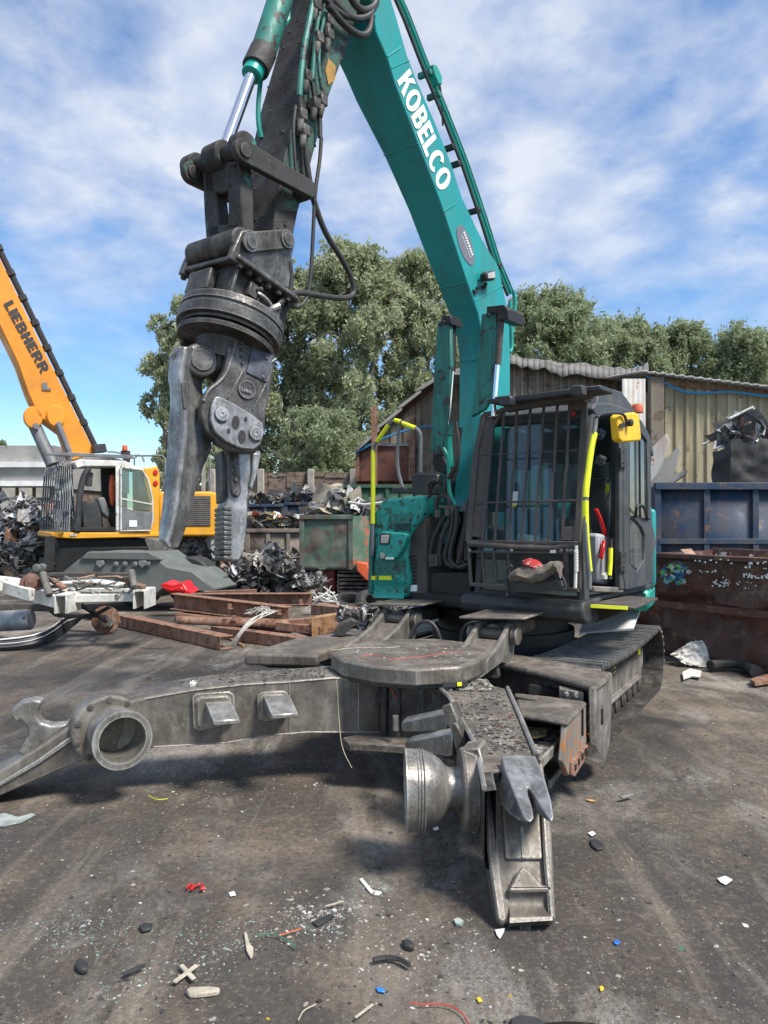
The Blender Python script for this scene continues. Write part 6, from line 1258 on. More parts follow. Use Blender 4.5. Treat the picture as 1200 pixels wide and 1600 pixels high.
for k in range(13):
    t = k / 12; q = MB(); q.bar(onHF(75 + 36 * t, 711, .1), onHF(69.5 + 41 * t, 745, -.2), .02, .035); q.bar(onHF(69.5 + 41 * t, 745, -.2), onHF(63 + 45 * t, 829, -.3), .02, .035); q.build('guard_bar', M['grey'], hc)
q = MB()
for k in range(5): q.bar(onHF(78 + 4 * k, 712, .1), onHF(92 + 6 * k, 705, 1.0), .02, .03)
q.prism(ul([(72, 708), (112, 707), (150, 709), (208, 711), (210, 717), (150, 714), (112, 713), (72, 711)], onH, -.02), N2 * -.06); q.build('roof_guard', M['grey'], hc, bevel=.01)
q = MB(); q.lathe(onH(195, 704, -.3), Zv, [(0, .06), (.09, .06), (.12, .04)], 12); q.build('beacon', M['orangered'], hc)
H([(190, 704), (204, 704), (204, 722), (196, 722)], -.28, .15, 'beacon_bracket', M['black'], hc)
H([(146, 694), (165, 693), (168, 706), (148, 707)], -1.0, .4, 'roof_box', M['black'])
q = MB(); q.tube(ul([(205, 722), (205, 712), (222, 712), (225, 722)], onH, -.6), .02, 6, smooth=1); q.tube(ul([(228, 730), (228, 712), (262, 712), (266, 720), (266, 760)], onH, -1.4), .02, 6, smooth=1); q.build('roof_rail', M['grey'])
C.objects[-1].parent = None
o = C.objects[-1]; bpy.data.objects.remove(o)
q = MB(); q.tube(ul([(168, 706), (178, 706), (205, 712), (222, 711), (225, 722)], onH, -.6), .02, 6, smooth=1); q.build('roof_rail', M['grey'], mh)
# undercarriage, grey green
UC = lambda x, y, o_=0: W(x, y, 15.0 + o_)
q = MB(); q.prism(ul([(96, 894), (137, 863), (232, 863), (262, 885), (300, 892), (336, 921), (322, 927), (262, 915), (236, 935), (100, 935)], UC), (.3, 1.1, 0)); uc = q.build('undercarriage', M['greygreen'], mh, bevel=.03)
q = MB(); q.prism(ul([(137, 862), (232, 862), (252, 875), (124, 874)], UC, -.06), (.0, .2, 0)); q.build('top_flange', M['greygreen'], uc, bevel=.02)
for x_, kind in ((156, 1), (222, 1), (182, 0), (196, 0), (212, 0), (232, 0)):
    q = MB()
    if kind: q.prism(ul([(x_ - 6, 876), (x_ + 6, 876), (x_ + 6, 883), (x_ + 3, 885), (x_ + 2, 887), (x_ - 2, 887), (x_ - 3, 885), (x_ - 6, 883)], UC, -.08), (0, .1, 0))
    else: q.lathe(UC(x_, 881, -.03), V(0, -1, 0), [(0, .05), (.04, .05), (.05, .02)], 10)
    q.build('shackle_lug' if kind else 'bolt', M['grey'], uc, bevel=.01 if kind else 0)
q = MB(); q.prism(ul([(26, 912), (52, 888), (64, 880), (70, 884), (69, 892), (40, 914)], UC, .1), (0, .3, 0)); q.lathe(UC(58, 888, .08), V(0, -1, 0), [(0, .09), (.05, .09), (.06, .05)], 16); q.build('outrigger_arm', M['greygreen'], mh, bevel=.02)
q = MB(); q.prism(ul([(70, 838), (80, 838), (77, 892), (69, 892)], UC, .2), (0, .2, 0)); q.build('rubber_flap', M['rubber'], mh); q = MB(); q.prism(ul([(80, 856), (240, 856), (230, 900), (90, 900)], UC, 1.6), (0, 1.0, 0)); q.build('chassis', M['darker'], mh)
q = MB(); q.prism(ul([(225, 842), (262, 842), (262, 862), (232, 862)], UC, .8), (0, .5, 0)); q.build('tool_box', M['dust'], mh, bevel=.03)
for x_ in (215, 300):
    q = MB(); q.lathe(V((x_ - 600) / 1200 * 16.2, 15.9, .52), V(.2, 1, 0), [(0, .2), (0, .48), (.05, .52), (.45, .52), (.5, .48), (.5, .2)], 26); q.build('wheel', M['rubber'], mh)

# ================================================================== scrap generators
def scrap(mb, c, s, rd, kind=None):
    k = kind or rd.choice('sssssbttwwccr'); c = Vector(c)
    a = V(rd.gauss(0, 1), rd.gauss(0, 1), rd.gauss(0, .5)).normalized(); b = a.cross(V(rd.gauss(0, 1), rd.gauss(0, 1), rd.gauss(0, 1))).normalized(); d = a.cross(b)
    if k == 's':       # bent sheet
        w_, h_ = s * rd.uniform(.3, 1), s * rd.uniform(.2, .7); g_ = []; n = 4
        ph, am = rd.uniform(0, 6), s * rd.uniform(.05, .22)
        for j in range(3):
            for i in range(n + 1): u_, v_ = i / n - .5, j / 2 - .5; g_.append(c + a * u_ * w_ * 2 + b * v_ * h_ * 2 + d * (am * math.sin(ph + u_ * 5) + am * .6 * math.cos(ph * 2 + v_ * 4) + rd.uniform(-.06, .06) * s))
        o = len(mb.v); th = d * .01
        mb.add(g_ + [p - th for p in g_], [(j * (n + 1) + i, j * (n + 1) + i + 1, (j + 1) * (n + 1) + i + 1, (j + 1) * (n + 1) + i) for j in range(2) for i in range(n)] + [(15 + j * (n + 1) + i, 15 + (j + 1) * (n + 1) + i, 15 + (j + 1) * (n + 1) + i + 1, 15 + j * (n + 1) + i + 1) for j in range(2) for i in range(n)])
    elif k == 'b': mb.box(c, a * s * rd.uniform(.2, .5), b * s * rd.uniform(.1, .3), d * s * rd.uniform(.04, .2))
    elif k == 'r': mb.lathe(c, d, [(0, s * .16), (0, s * .26), (s * .05, s * .3), (s * .12, s * .3), (s * .16, s * .26), (s * .16, s * .16), (0, s * .16)], 12, cap=False)
    elif k == 'w': mb.tube([c + V(rd.uniform(-1, 1), rd.uniform(-.5, .5), rd.uniform(-.6, .6)) * s for _ in range(4)], s * rd.uniform(.012, .03), 4, smooth=1)
    elif k == 't': mb.tube([c - a * s * .9, c + b * s * rd.uniform(-.3, .3), c + a * s * .9], s * rd.uniform(.02, .05), 5, smooth=1)
    else:
        pts_ = [c + (a * math.cos(t) + b * math.sin(t)) * s * rd.uniform(.2, .6) + d * s * rd.uniform(-.1, .1) for t in [1.05 * k_ for k_ in range(6)]]; mb.prism(pts_, d * .03 * s)
def heap(name, label, hf, n, s, mat, seed, kinds=None, base=None):
    """n scrap pieces under the surface hf(u, v) -> world point (z from ground to top)"""
    rd = random.Random(seed); m = MB()
    for i in range(n):
        u_, v_, w_ = rd.random(), rd.random(), rd.random() ** .5; p = hf(u_, v_, w_, rd); scrap(m, p, s * rd.uniform(.4, 1.2), rd, rd.choice(kinds) if kinds else None)
    o = m.build(name, mat, smooth=30); return tag(o, label, 'scrap heap', None, 'stuff')
SIL = mat_island('crushed_metal', [(.5, .5, .5), (.72, .71, .7), (.32, .33, .35), (.08, .08, .085), (.6, .56, .50), (.2, .21, .23), (.68, .69, .7), (.45, .45, .47), (.35, .18, .12)], .45, .15)
MIXM = mat_island('mixed_scrap', [(.45, .43, .40), (.10, .10, .10), (.28, .26, .23), (.06, .06, .065), (.55, .50, .40), (.16, .13, .10), (.20, .22, .25), (.35, .2, .12)], .55, .1)
DARKM = mat_island('dark_scrap', [(.07, .07, .07), (.12, .115, .11), (.24, .23, .21), (.05, .05, .055), (.45, .43, .40), (.10, .11, .12), (.28, .2, .14), (.5, .5, .5)], .55, .1)
COL = mat_island('colourful_scrap', [(.50, .48, .42), (.62, .60, .52), (.12, .12, .12), (.55, .42, .10), (.2, .2, .2), (.50, .10, .03), (.35, .36, .38), (.28, .26, .22), (.1, .1, .1)], .5, .05)
def pxheap(x0, x1, ytop, ybot, d, depth):   # ytop may be a function of u
    def f(u_, v_, w_, rd):
        yt = ytop(u_) if callable(ytop) else ytop; p = W(x0 + (x1 - x0) * u_, ybot + (yt - ybot) * w_, d); p.y += depth * v_ * (1.2 - w_); p.x *= p.y / d; return p
    return f
heap('scrap_heap', 'tall heap of crushed silver car metal at the left edge under the grey warehouse', pxheap(-60, 128, lambda u: 786 + 26 * max(0, u - .55) + 6 * math.sin(u * 9), 905, 20, 4), 2600, .32, SIL, 1)
heap('scrap_heap', 'darker scrap lying low in front of the crushed metal heap, left of the yellow machine', pxheap(-40, 80, lambda u: 845 + 18 * math.sin(u * 3 + 1), 908, 18.6, 1), 600, .28, DARKM, 2)
heap('scrap_heap', 'white and silver crushed car metal under the rear of the yellow machine', pxheap(279, 334, lambda u: 842 + 10 * abs(u - .4), 888, 19, 1.2), 420, .30, mat_island('white_crush', [(.6, .6, .58), (.45, .45, .45), (.7, .7, .68), (.1, .1, .1), (.3, .3, .3)], .4, .2), 3)
heap('scrap_heap', 'dark heap of loose car parts in front of the green skip, behind the rusty beams', pxheap(345, 500, lambda u: 912 - 46 * math.sin(math.pi * min(1, u * 1.05)) ** 1.5 - 8 * math.sin(u * 14), 934, 16, 2.2), 1900, .24, DARKM, 4)
heap('scrap_heap', 'scattered low scrap under the grapple tips behind the yellow machine', pxheap(330, 470, lambda u: 872, 900, 19.5, 2.5), 420, .3, MIXM, 5)
heap('scrap_heap', 'loose scrap between the teal tool box and the rusty beams', pxheap(535, 640, lambda u: 955, 985, 10.8, 1.2), 300, .16, DARKM, 6)
o = heap('scrap_heap', 'low litter of torn metal along the foot of the timber wall and blue skips', pxheap(385, 560, lambda u: 772 + 6 * math.sin(u * 8), 800, 27, 2), 420, .4, DARKM, 7)

# ================================================================== skips
def skip(name, label, p0, p1, depth, z0, z1, mat, ribs=4, rail=None, group=None, flare=0, dir_=None, lip=.05, wob=0, seed=1):
    """open-topped steel skip: front wall p0-p1 (xy at the ground), going back by depth"""
    p0, p1 = Vector((p0[0], p0[1], 0)), Vector((p1[0], p1[1], 0)); d = (p1 - p0).normalized(); nb = V(-d.y, d.x, 0)
    if nb.y < 0: nb = -nb
    if dir_: nb = Vector(dir_)
    t = thing(name, label, 'skip', (p0 + p1) / 2 + V(0, 0, z0), group)
    th = .04; H0, H1 = V(0, 0, z0), V(0, 0, z1)
    from mathutils import noise as nz
    m = MB(); nu, nv = (48, 14) if wob else (1, 1); vs_ = []
    for j in range(nv + 1):
        for i in range(nu + 1):
            u_, v_ = i / nu, j / nv; p = p0.lerp(p1, u_) + H0.lerp(H1, v_) - nb * flare * v_
            if wob: p = p + nb * wob * (nz.noise(p * 1.6 + V(seed, 0, 0)) + .6 * nz.noise(p * 4.5) + .3 * abs(nz.noise(p * 9))) * math.sin(math.pi * min(1, v_ * .96 + .03)) ** .4
            vs_.append(p)
    m.add(vs_, [(j * (nu + 1) + i, j * (nu + 1) + i + 1, (j + 1) * (nu + 1) + i + 1, (j + 1) * (nu + 1) + i) for j in range(nv) for i in range(nu)]); o_ = m.build('front_wall', mat, t); s_ = o_.modifiers.new('solid', 'SOLIDIFY'); s_.thickness = .03; s_.offset = 0
    m = MB(); m.prism([p0 + H0, p0 + nb * depth + H0, p0 + nb * depth + H1, p0 + H1 - nb * flare], d * th); m.build('end_wall', mat, t)
    m = MB(); m.prism([p1 + H0, p1 + nb * depth + H0, p1 + nb * depth + H1, p1 + H1 - nb * flare], -d * th); m.build('end_wall', mat, t)
    m = MB(); m.prism([p0 + nb * depth + H0, p1 + nb * depth + H0, p1 + nb * depth + H1, p0 + nb * depth + H1], nb * -th); m.build('back_wall', mat, t)
    m = MB(); m.prism([p0 + H0, p1 + H0, p1 + nb * depth + H0, p0 + nb * depth + H0], V(0, 0, .05)); m.build('floor', mat, t)
    m = MB(); a_, b_ = p0 + H1 - nb * (flare + lip), p1 + H1 - nb * (flare + lip); m.bar(a_ - d * lip, b_ + d * lip, lip * 2, lip * 2); m.bar(p0 + nb * depth + H1, p1 + nb * depth + H1, lip * 2, lip * 2); m.build('rim', mat, t, bevel=.012)
    for k in range(ribs):
        u_ = (k + .0) / max(1, ribs - 1); p = p0.lerp(p1, u_); m = MB(); m.bar(p - nb * (.04) + H0, p - nb * (.04 + flare) + H1, .10, .07, up=nb); m.build('rib', mat, t, bevel=.008)
    if rail is not None:
        m = MB(); z = z0 + (z1 - z0) * rail; m.bar(p0 + V(0, 0, z) - nb * (.05 + flare * rail), p1 + V(0, 0, z) - nb * (.05 + flare * rail), .07, .09); m.build('side_rail', mat, t, bevel=.008)
    return t
M['skip_green'] = mat_paint('scorched_green_paint', (.06, .11, .08), under=(.085, .06, .045), dirt=(.20, .19, .165), chips=.58, dirtamt=.55, scale=1.8, rough=.6, bmp=.4)
M['skip_green2'] = mat_paint('dark_green_paint', (.03, .085, .05), under=(.05, .05, .04), dirt=(.14, .14, .11), chips=.25, dirtamt=.35, scale=1.5, rough=.6)
M['skip_blue'] = mat_paint('faded_dark_blue_paint', (.018, .040, .082), under=(.14, .075, .05), dirt=(.085, .08, .08), chips=.36, dirtamt=.62, scale=3.2, rough=.5, bmp=.3)
M['skip_grey'] = mat_paint('grey_brown_skip', (.20, .17, .14), under=(.09, .07, .055), dirt=(.30, .27, .22), chips=.45, dirtamt=.4, scale=2, rough=.8)
M['skip_rust'] = mat_paint('brown_rusty_skip', (.13, .056, .042), under=(.22, .115, .075), dirt=(.06, .04, .036), chips=.46, dirtamt=.5, scale=3, rough=.38, bmp=.4)
def gx(px, d): return ((px - 600) / 1200 * d, d)
d = 16.6
gs = skip('skip', 'scorched green skip raised on a stand, heaped with pale scrap, left of the teal machine', gx(472, d), gx(548, d), 2.4, zz(890, d), zz(808, d), M['skip_green'], 2, wob=.05)
q = MB(); a_, b_ = V(*gx(549, d), 0), V(*gx(600, d + 1.0), 0)
q.prism([a_ + V(0, 0, zz(893, d)), b_ + V(0, 0, zz(885, d)), b_ + V(0, 0, zz(806, d)), a_ + V(0, 0, zz(806, d))], (0, .06, 0)); q.build('torn_side', mat_paint('green_red_side', (.09, .17, .12), under=(.45, .10, .05), dirt=(.28, .26, .2), chips=.42, dirtamt=.45, scale=2.5), gs)
heap('scrap_heap', 'white and pale torn panels heaped in the scorched green skip', pxheap(480, 590, lambda u: 790 - 16 * math.sin(math.pi * u) ** 2, 812, d + .5, 1.0), 150, .36, mat_island('white_torn', [(.66, .66, .66), (.5, .5, .5), (.75, .74, .72), (.45, .40, .30), (.1, .1, .1), (.3, .3, .3)], .45, .1), 21)
q = MB(); cl = V(*gx(512, d + .8), 0); rings_ = []
for k in range(9):
    z_ = zz(800, d) + .62 * k / 8; rings_.append([V(cl.x + (.38 - .10 * k / 8) * math.cos(t) * (1 + .15 * math.sin(3 * t + k)) + .03 * k / 8, cl.y + .3 * math.sin(t), z_ + (.05 * math.sin(2 * t) if k == 8 else 0)) for t in [2 * math.pi * i / 16 for i in range(16)]])
q.rings(rings_); tag(q.build('tree_stump', mat_plain('pale_weathered_wood', (.34, .29, .22), .95, 0, .45, 5, 1)), 'pale weathered block standing up on the scrap in the scorched green skip', 'stump')
q = MB(); q.tube([W(545, 785, d), W(570, 789, d - .3), W(600, 785, d - .5)], .03, 6); tag(q.build('pale_pipe', M['whitesteel']), 'thin white pipe sticking out of the green skip towards the yellow rail', 'pipe')
# tracked base under the green skip: ribbed block, red panel, orange bracket
sb_ = thing('machine_base', 'ribbed black block with red panel and orange bracket carrying the scorched green skip', 'machine base', (xx(530, 17), 17, 0))
q = MB(); q.abox(xx(492, 16.8), xx(524, 16.8), 16.8, 17.6, .0, zz(890, 16.8)); q.build('red_panel', mat_paint('red_black_panel', (.30, .04, .035), under=(.05, .04, .04), dirt=(.06, .05, .045), chips=.5, dirtamt=.5), sb_, bevel=.02)
q = MB()
for k in range(8): z_ = .05 + k * .085; q.abox(xx(527, 16.6), xx(577, 16.6), 16.6 + .02 * (k % 2), 17.6, z_, z_ + .06)
q.build('ribbed_block', M['shoe'], sb_, bevel=.01)
q = MB(); q.prism(ul([(556, 878), (574, 880), (580, 900), (582, 912), (570, 905), (558, 892)], W, 16.3), (0, .4, 0)); q.build('orange_bracket', M['orangered'], sb_, bevel=.02)
# tyres and wire tangle
def tyre(p, ax, r, w_, label):
    m = MB(); ax = Vector(ax).normalized(); m.lathe(Vector(p) - ax * w_ / 2, ax, [(0, r * .62), (0, r * .9), (w_ * .15, r), (w_ * .85, r), (w_, r * .9), (w_, r * .62), (w_ * .8, r * .6), (w_ * .2, r * .6), (0, r * .62)], 30, cap=False)
    return tag(m.build('tyre', M['rubber'], smooth=50), label, 'tyre', 'old tyres by the teal machine')
tyre(onZ(548, 942, .12), (.1, -.35, 1), .36, .2, 'old tyre lying flat behind the rusty beams')
tyre(onZ(574, 946, .16), (.8, -.5, .3), .3, .2, 'old tyre leaning beside the teal tool box')
q = MB(); rd = random.Random(8)
for k in range(26):
    c_ = W(505 + rd.uniform(-14, 16), 936 + rd.uniform(-8, 8), 14.6); a_ = V(rd.uniform(-1, 1), rd.uniform(-.4, .4), rd.uniform(-.5, .8)).normalized() * rd.uniform(.1, .3); q.tube([c_ - a_, c_ + V(rd.uniform(-.1, .1), 0, rd.uniform(-.1, .1)), c_ + a_], .012, 5, smooth=1)
tag(q.build('white_rod_tangle', M['whitesteel']), 'tangle of thin white rods behind the rusty beams', 'rods', None, 'stuff')
# grey brown skip with colourful load, blue skips, dark green container
d = 20.5
skip('skip', 'grey brown ribbed skip heaped with mixed bright scrap behind the grapple tips', gx(388, d), gx(482, d), 2.2, zz(882, d) - .1, zz(829, d), M['skip_grey'], 4, .42)
heap('scrap_heap', 'bright mixed plastic and metal heaped on the grey brown skip', pxheap(388, 474, lambda u: 806 + 10 * abs(u - .4), 832, d + .3, 1.4), 330, .32, COL, 22)
d = 25.5
skip('skip', 'dark blue skip below the timber wall, left one of two', gx(388, d), gx(442, d), 2.2, 0, zz(790, d), M['skip_blue'], 3)
skip('skip', 'dark blue skip below the timber wall, right one of two', gx(447, d), gx(512, d), 2.2, 0, zz(787, d), M['skip_blue'], 4)
d = 22.5
skip('skip', 'dark green ribbed container under the rusty shed wall', gx(536, d), gx(720, d), 2.4, 0, zz(760, d), M['skip_green2'], 9)
# right hand side: blue container behind, rusty skip in front
d = 12.6
bc_ = skip('skip', 'tall dark blue ribbed container behind the brown rusty skip, right edge', gx(1026, d), gx(1330, d), 2.4, 0, zz(760, d), M['skip_blue'], 5, .62, lip=.06)
skip('skip', 'tall narrow dark blue container end just right of the cab door', gx(1006, 13.4), gx(1024, 13.4), 2.0, 0, zz(766, 13.4), M['skip_blue'], 2)
rk = skip('skip', 'dented brown rusty skip with worn white lettering and blue green emblem, right edge', (3.55, 10.75), (5.6, 8.0), 1.9, .0, 1.36, M['skip_rust'], 2, .52, flare=.1, wob=.2, seed=4, lip=.035)
pA, pB = V(3.55, 10.75, 0), V(5.6, 8.0, 0); dR_ = (pB - pA).normalized(); nR = V(-dR_.y, dR_.x, 0); nR = nR if nR.y > 0 else -nR
def onK(px, py, o_=.0): return onP(px, py, pA - nR * (.16 + o_), nR)
q = MB(); rd = random.Random(12)
EMB = mat_island('blue_green_emblem', [(.05, .16, .36), (.25, .55, .62), (.02, .05, .2), (.25, .55, .12), (.6, .66, .7), (.08, .3, .45)], .5, 0, .1, 3)
for k in range(46):
    a_, r_ = rd.uniform(0, 6.28), 22 * math.sqrt(rd.random()); cx_, cy_ = 1054 + r_ * math.cos(a_), 897 + r_ * .85 * math.sin(a_)
    n = rd.randint(3, 5); a0 = rd.uniform(0, 6); q.prism([onK(cx_ + rd.uniform(2.5, 6.5) * math.cos(a0 + 6.28 * i / n), cy_ + rd.uniform(2, 5) * math.sin(a0 + 6.28 * i / n), .03 + .0006 * k) for i in range(n)], nR * .004)
q.build('emblem', EMB, rk)
q = MB()
for k in range(44):
    row = rd.choice([(1085, 1140, 875, 2), (1112, 1142, 911, 5), (1090, 1118, 893, 3), (1118, 1142, 908, 6)])
    cx_, cy_ = rd.uniform(row[0], row[1]), row[2] + rd.uniform(-row[3], row[3]) + (rd.uniform(0, 1) * 3); n = rd.randint(3, 5); a0 = rd.uniform(0, 6)
    q.prism([onK(cx_ + rd.uniform(.6, 2.6) * math.cos(a0 + 6.28 * i / n), cy_ + rd.uniform(.5, 1.8) * math.sin(a0 + 6.28 * i / n), .035) for i in range(n)], nR * .004)
q.build('worn_lettering', M['letter_white'], rk)
q = MB()
for fr_ in [[(420, 720), (480, 720), (470, 780), (460, 850), (435, 850), (420, 790)], [(497, 720), (552, 720), (535, 790), (515, 795)], [(600, 720), (645, 725), (625, 830), (580, 865), (540, 855), (585, 790)], [(660, 760), (720, 770), (722, 875), (655, 870)], [(745, 780), (800, 785), (830, 840), (935, 850), (940, 882), (830, 882), (780, 840)], [(980, 790), (1045, 780), (1040, 888), (980, 880)], [(1075, 765), (1110, 765), (1160, 820), (1150, 725), (1240, 720), (1240, 890), (1140, 880)], [(600, 370), (690, 365), (715, 438), (592, 438)], [(830, 370), (915, 360), (900, 430), (870, 445), (840, 410)], [(1020, 420), (1050, 350), (1130, 345), (1145, 380), (1090, 385), (1050, 430)], [(1030, 570), (1080, 545), (1165, 570), (1150, 590), (1090, 575)], [(460, 520), (505, 485), (545, 545), (510, 562), (470, 550)], [(600, 455), (640, 460), (645, 555), (605, 555)], [(200, 1010), (225, 1020), (300, 1060), (280, 1080), (240, 1080)], [(265, 965), (350, 985), (330, 1005), (290, 990)], [(520, 1000), (550, 975), (580, 1015)], [(635, 1010), (690, 1000), (690, 1025), (640, 1020)], [(460, 1170), (500, 1150), (525, 1190), (490, 1200)], [(780, 1090), (810, 1080), (840, 1120), (810, 1130)], [(560, 1190), (600, 1175), (620, 1195)], [(0, 400), (80, 380), (80, 435), (55, 410), (0, 425)]]:
    q.prism([onK(1140 + x / 20, 860 + y / 20, .035) for x, y in fr_], nR * .004)
q.build('lettering', M['letter_white'], rk)
heap('scrap_heap', 'rusty odds and ends lying in the top of the brown skip', lambda u, v, w, r: pA.lerp(pB, u) + nR * (.3 + v * 1.2) + V(0, 0, 1.15 + .12 * w), 90, .25, MIXM, 23)
# black torn box with scrap, pale sheets behind the container
q = MB(); rd = random.Random(14); d = 13.6
pr = [(1112, 755), (1113, 712), (1118, 692), (1126, 689), (1140, 688), (1150, 692), (1175, 690), (1200, 692), (1230, 688), (1300, 690), (1300, 755)]
from mathutils import noise as nz
g_ = []; nu, nv = 30, 12
for j in range(nv + 1):
    for i in range(nu + 1):
        x_ = 1122 + 180 * i / nu; top_ = 690 + 5 * math.sin(i * .9) + 4 * nz.noise(V(i * .5, 3, 0)) + (14 * (1 - i / 3) if i < 3 else 0); y_ = 757 + (top_ - 757) * j / nv
        p = W(x_, y_, d); p += V(0, .08 * nz.noise(p * 2.2) + .05 * nz.noise(p * 6) - (.25 * (1 - i / 3) if i < 3 else 0) * -1, 0); g_.append(p)
q.add(g_, [(j * (nu + 1) + i, j * (nu + 1) + i + 1, (j + 1) * (nu + 1) + i + 1, (j + 1) * (nu + 1) + i) for j in range(nv) for i in range(nu)])
tp_ = g_[-(nu + 1):]; bk_ = [p + V(.35, .8, .05 * nz.noise(p * 4)) for p in tp_]; q.add(tp_ + bk_, [(i, i + 1, nu + 2 + i, nu + 1 + i) for i in range(nu)])
lf_ = [g_[j * (nu + 1)] for j in range(nv + 1)]; q.add(lf_ + [p + V(.35, .8, 0) for p in lf_], [(i, i + 1, nv + 2 + i, nv + 1 + i) for i in range(nv)])
o = q.build('black_bin', mat_paint('black_crumpled_sheet', (.03, .028, .027), under=(.06, .05, .045), dirt=(.08, .07, .06), chips=.4, dirtamt=.4, scale=3, bmp=1.0)); tag(o, 'black crumpled bin with torn top standing on the blue container', 'bin')
heap('scrap_heap', 'bright broken panels and glass heaped on the black bin', pxheap(1128, 1215, lambda u: 665 + 20 * abs(u - .5), 695, 13.8, .8), 70, .42, SIL, 24)
q = MB(); q.prism(ul([(1140, 654), (1176, 636), (1196, 668), (1192, 680), (1160, 676), (1150, 668)], W, 13.7), (.02, .06, 0)); pn = q.build('broken_panel', M['dark'], bevel=.01); tag(pn, 'large broken framed panel standing on top of the black bin', 'panel')
q = MB(); q.tube(ul([(1140, 654), (1176, 636), (1196, 668), (1192, 680)], W, 13.66), .025, 6); q.build('frame', M['whitesteel'], pn)
for k, (pl_, mt, lb) in enumerate((([(1018, 700), (1040, 678), (1044, 690), (1030, 735), (1016, 755)], 'sheetrust', 'pale bent roofing sheet leaning just right of the cab'), ([(1022, 735), (1060, 697), (1062, 705), (1046, 756), (1014, 757)], 'roofsheet', 'grey transparent ribbed sheet leaning on the blue container'), ([(1030, 752), (1072, 734), (1070, 742), (1046, 758), (1024, 760)], 'sheetrust', 'low torn sheet edge lying on the blue container'))):
    q = MB(); q.prism(ul(pl_, W, 14.2 + .2 * k), (.05, .05, 0)); o = q.build('roofing_sheet', M[mt]); tag(o, lb, 'sheet', 'loose roofing sheets')
# torn pale sheet and pipe on the ground right
q = MB(); rd = random.Random(16)
pts_ = [(1046, 1022), (1060, 1018), (1075, 1005), (1098, 1001), (1106, 1012), (1109, 1030), (1110, 1042), (1100, 1040), (1088, 1043), (1068, 1036), (1062, 1028)]
from mathutils import noise as nz
rws = [[(1046, 1023), (1058, 1016), (1078, 1003), (1098, 1000)], [(1052, 1025), (1064, 1019), (1084, 1012), (1104, 1012)], [(1058, 1028), (1068, 1026), (1088, 1024), (1108, 1026)], [(1066, 1036), (1074, 1038), (1090, 1042), (1110, 1042)]]
g_ = []; nu = nv = 22
def bl(u_, v_):
    i, j = min(int(u_ * 3), 2), min(int(v_ * 3), 2); a_, b_ = u_ * 3 - i, v_ * 3 - j; r_ = lambda k, m: Vector((*rws[m][k], 0))
    return (r_(i, j) * (1 - a_) + r_(i + 1, j) * a_) * (1 - b_) + (r_(i, j + 1) * (1 - a_) + r_(i + 1, j + 1) * a_) * b_
for j in range(nv + 1):
    for i in range(nu + 1):
        s_ = bl(i / nu, j / nv); n_ = nz.noise(V(i * .22, j * .22, 2)) + .4 * nz.noise(V(i * .5, j * .5, 7)); s_ = s_ + V(1.5 * nz.noise(V(i * .8, j * .8, 11)), 1.5 * nz.noise(V(i * .8, j * .8, 15)), 0); g_.append(W(s_.x, s_.y, 9.58 + .22 * (1 - j / nv) + .07 * n_))
q.add(g_, [(j * (nu + 1) + i, j * (nu + 1) + i + 1, (j + 1) * (nu + 1) + i + 1, (j + 1) * (nu + 1) + i) for j in range(nv) for i in range(nu)]); o = q.build('torn_sheet', mat_plain('pale_torn_plastic', (.72, .68, .61), .7, 0, .25, 9, .3), smooth=50); tag(o, 'pale torn sheet propped against the foot of the brown skip', 'sheet')
q = MB(); q.prism([onZ(x_, y_, .02 + .01 * (i % 2)) for i, (x_, y_) in enumerate([(1066, 1052), (1078, 1046), (1096, 1050), (1094, 1060), (1080, 1058), (1068, 1062)])], (0, 0, .015)); tag(q.build('torn_sheet', M['whitesteel']), 'small flat torn sheet on the ground in front of the propped one', 'sheet')
q = MB(); q.tube([onZ(1110, 1040, .08), onZ(1140, 1036, .09), onZ(1165, 1040, .08), onZ(1182, 1050, .07)], [.07, .05, .06, .075], 10, smooth=1); tag(q.build('black_pipe', M['rubber']), 'length of black flexible pipe lying along the foot of the brown skip', 'pipe')
q = MB(); q.prism([onZ(x_, y_, .02) for x_, y_ in [(1172, 1066), (1200, 1058), (1206, 1068), (1180, 1072)]], (0, 0, .04)); tag(q.build('metal_scrap', M['rust']), 'rusty flat scrap at the right edge in front of the brown skip', 'scrap metal')

# ================================================================== rusty beams
def beam(p, q_, h, w_, t=.014, mat='rust', sect='C', label='', par=None, side=-1, name='steel_beam'):
    p, q_ = Vector(p), Vector(q_); d = (q_ - p).normalized(); s_ = V(d.y, -d.x, 0).normalized()
    if s_.y > 0: s_ = -s_
    u_ = s_.cross(d).normalized(); u_ = u_ if u_.z > 0 else -u_
    m = MB(); mid = u_ * h / 2; bk = -s_ * (0 if sect == 'C' else w_ / 2)
    m.box((p + q_) / 2 + mid + bk, (q_ - p) / 2, s_ * t / 2, u_ * h / 2)
    for z_ in (0, h - t): m.box((p + q_) / 2 - s_ * w_ / 2 + u_ * (z_ + t / 2) + s_ * (t / 2 if sect == 'C' else 0), (q_ - p) / 2, s_ * w_ / 2, u_ * t / 2)
    o = m.build(name, M[mat], None, bevel=.003); return tag(o, label, 'beam', 'rusty steel beams cut up on the ground')
def bG(x, y): return onZ(x, y, 0)
beam(bG(184, 979), bG(344, 1016), .19, .22, label='long rusty channel lying alone on the ground towards the wheel hub')
beam(bG(330, 996), bG(467, 1016), .17, .2, label='rusty channel at the front foot of the beam pile')
beam(W(273, 972, 12.6), W(452, 990, 11.8), .14, .3, label='wide flanged brown beam in the lower front of the pile')
beam(W(265, 952, 12.8), W(445, 975, 11.9), .26, .2, sect='I', label='long beam with pale top edge and bolted cleats, uppermost at the left of the pile')
beam(W(294, 946, 13.4), W(485, 946, 13.0), .20, .2, sect='I', label='beam across the back of the pile ending at the wire tangle')
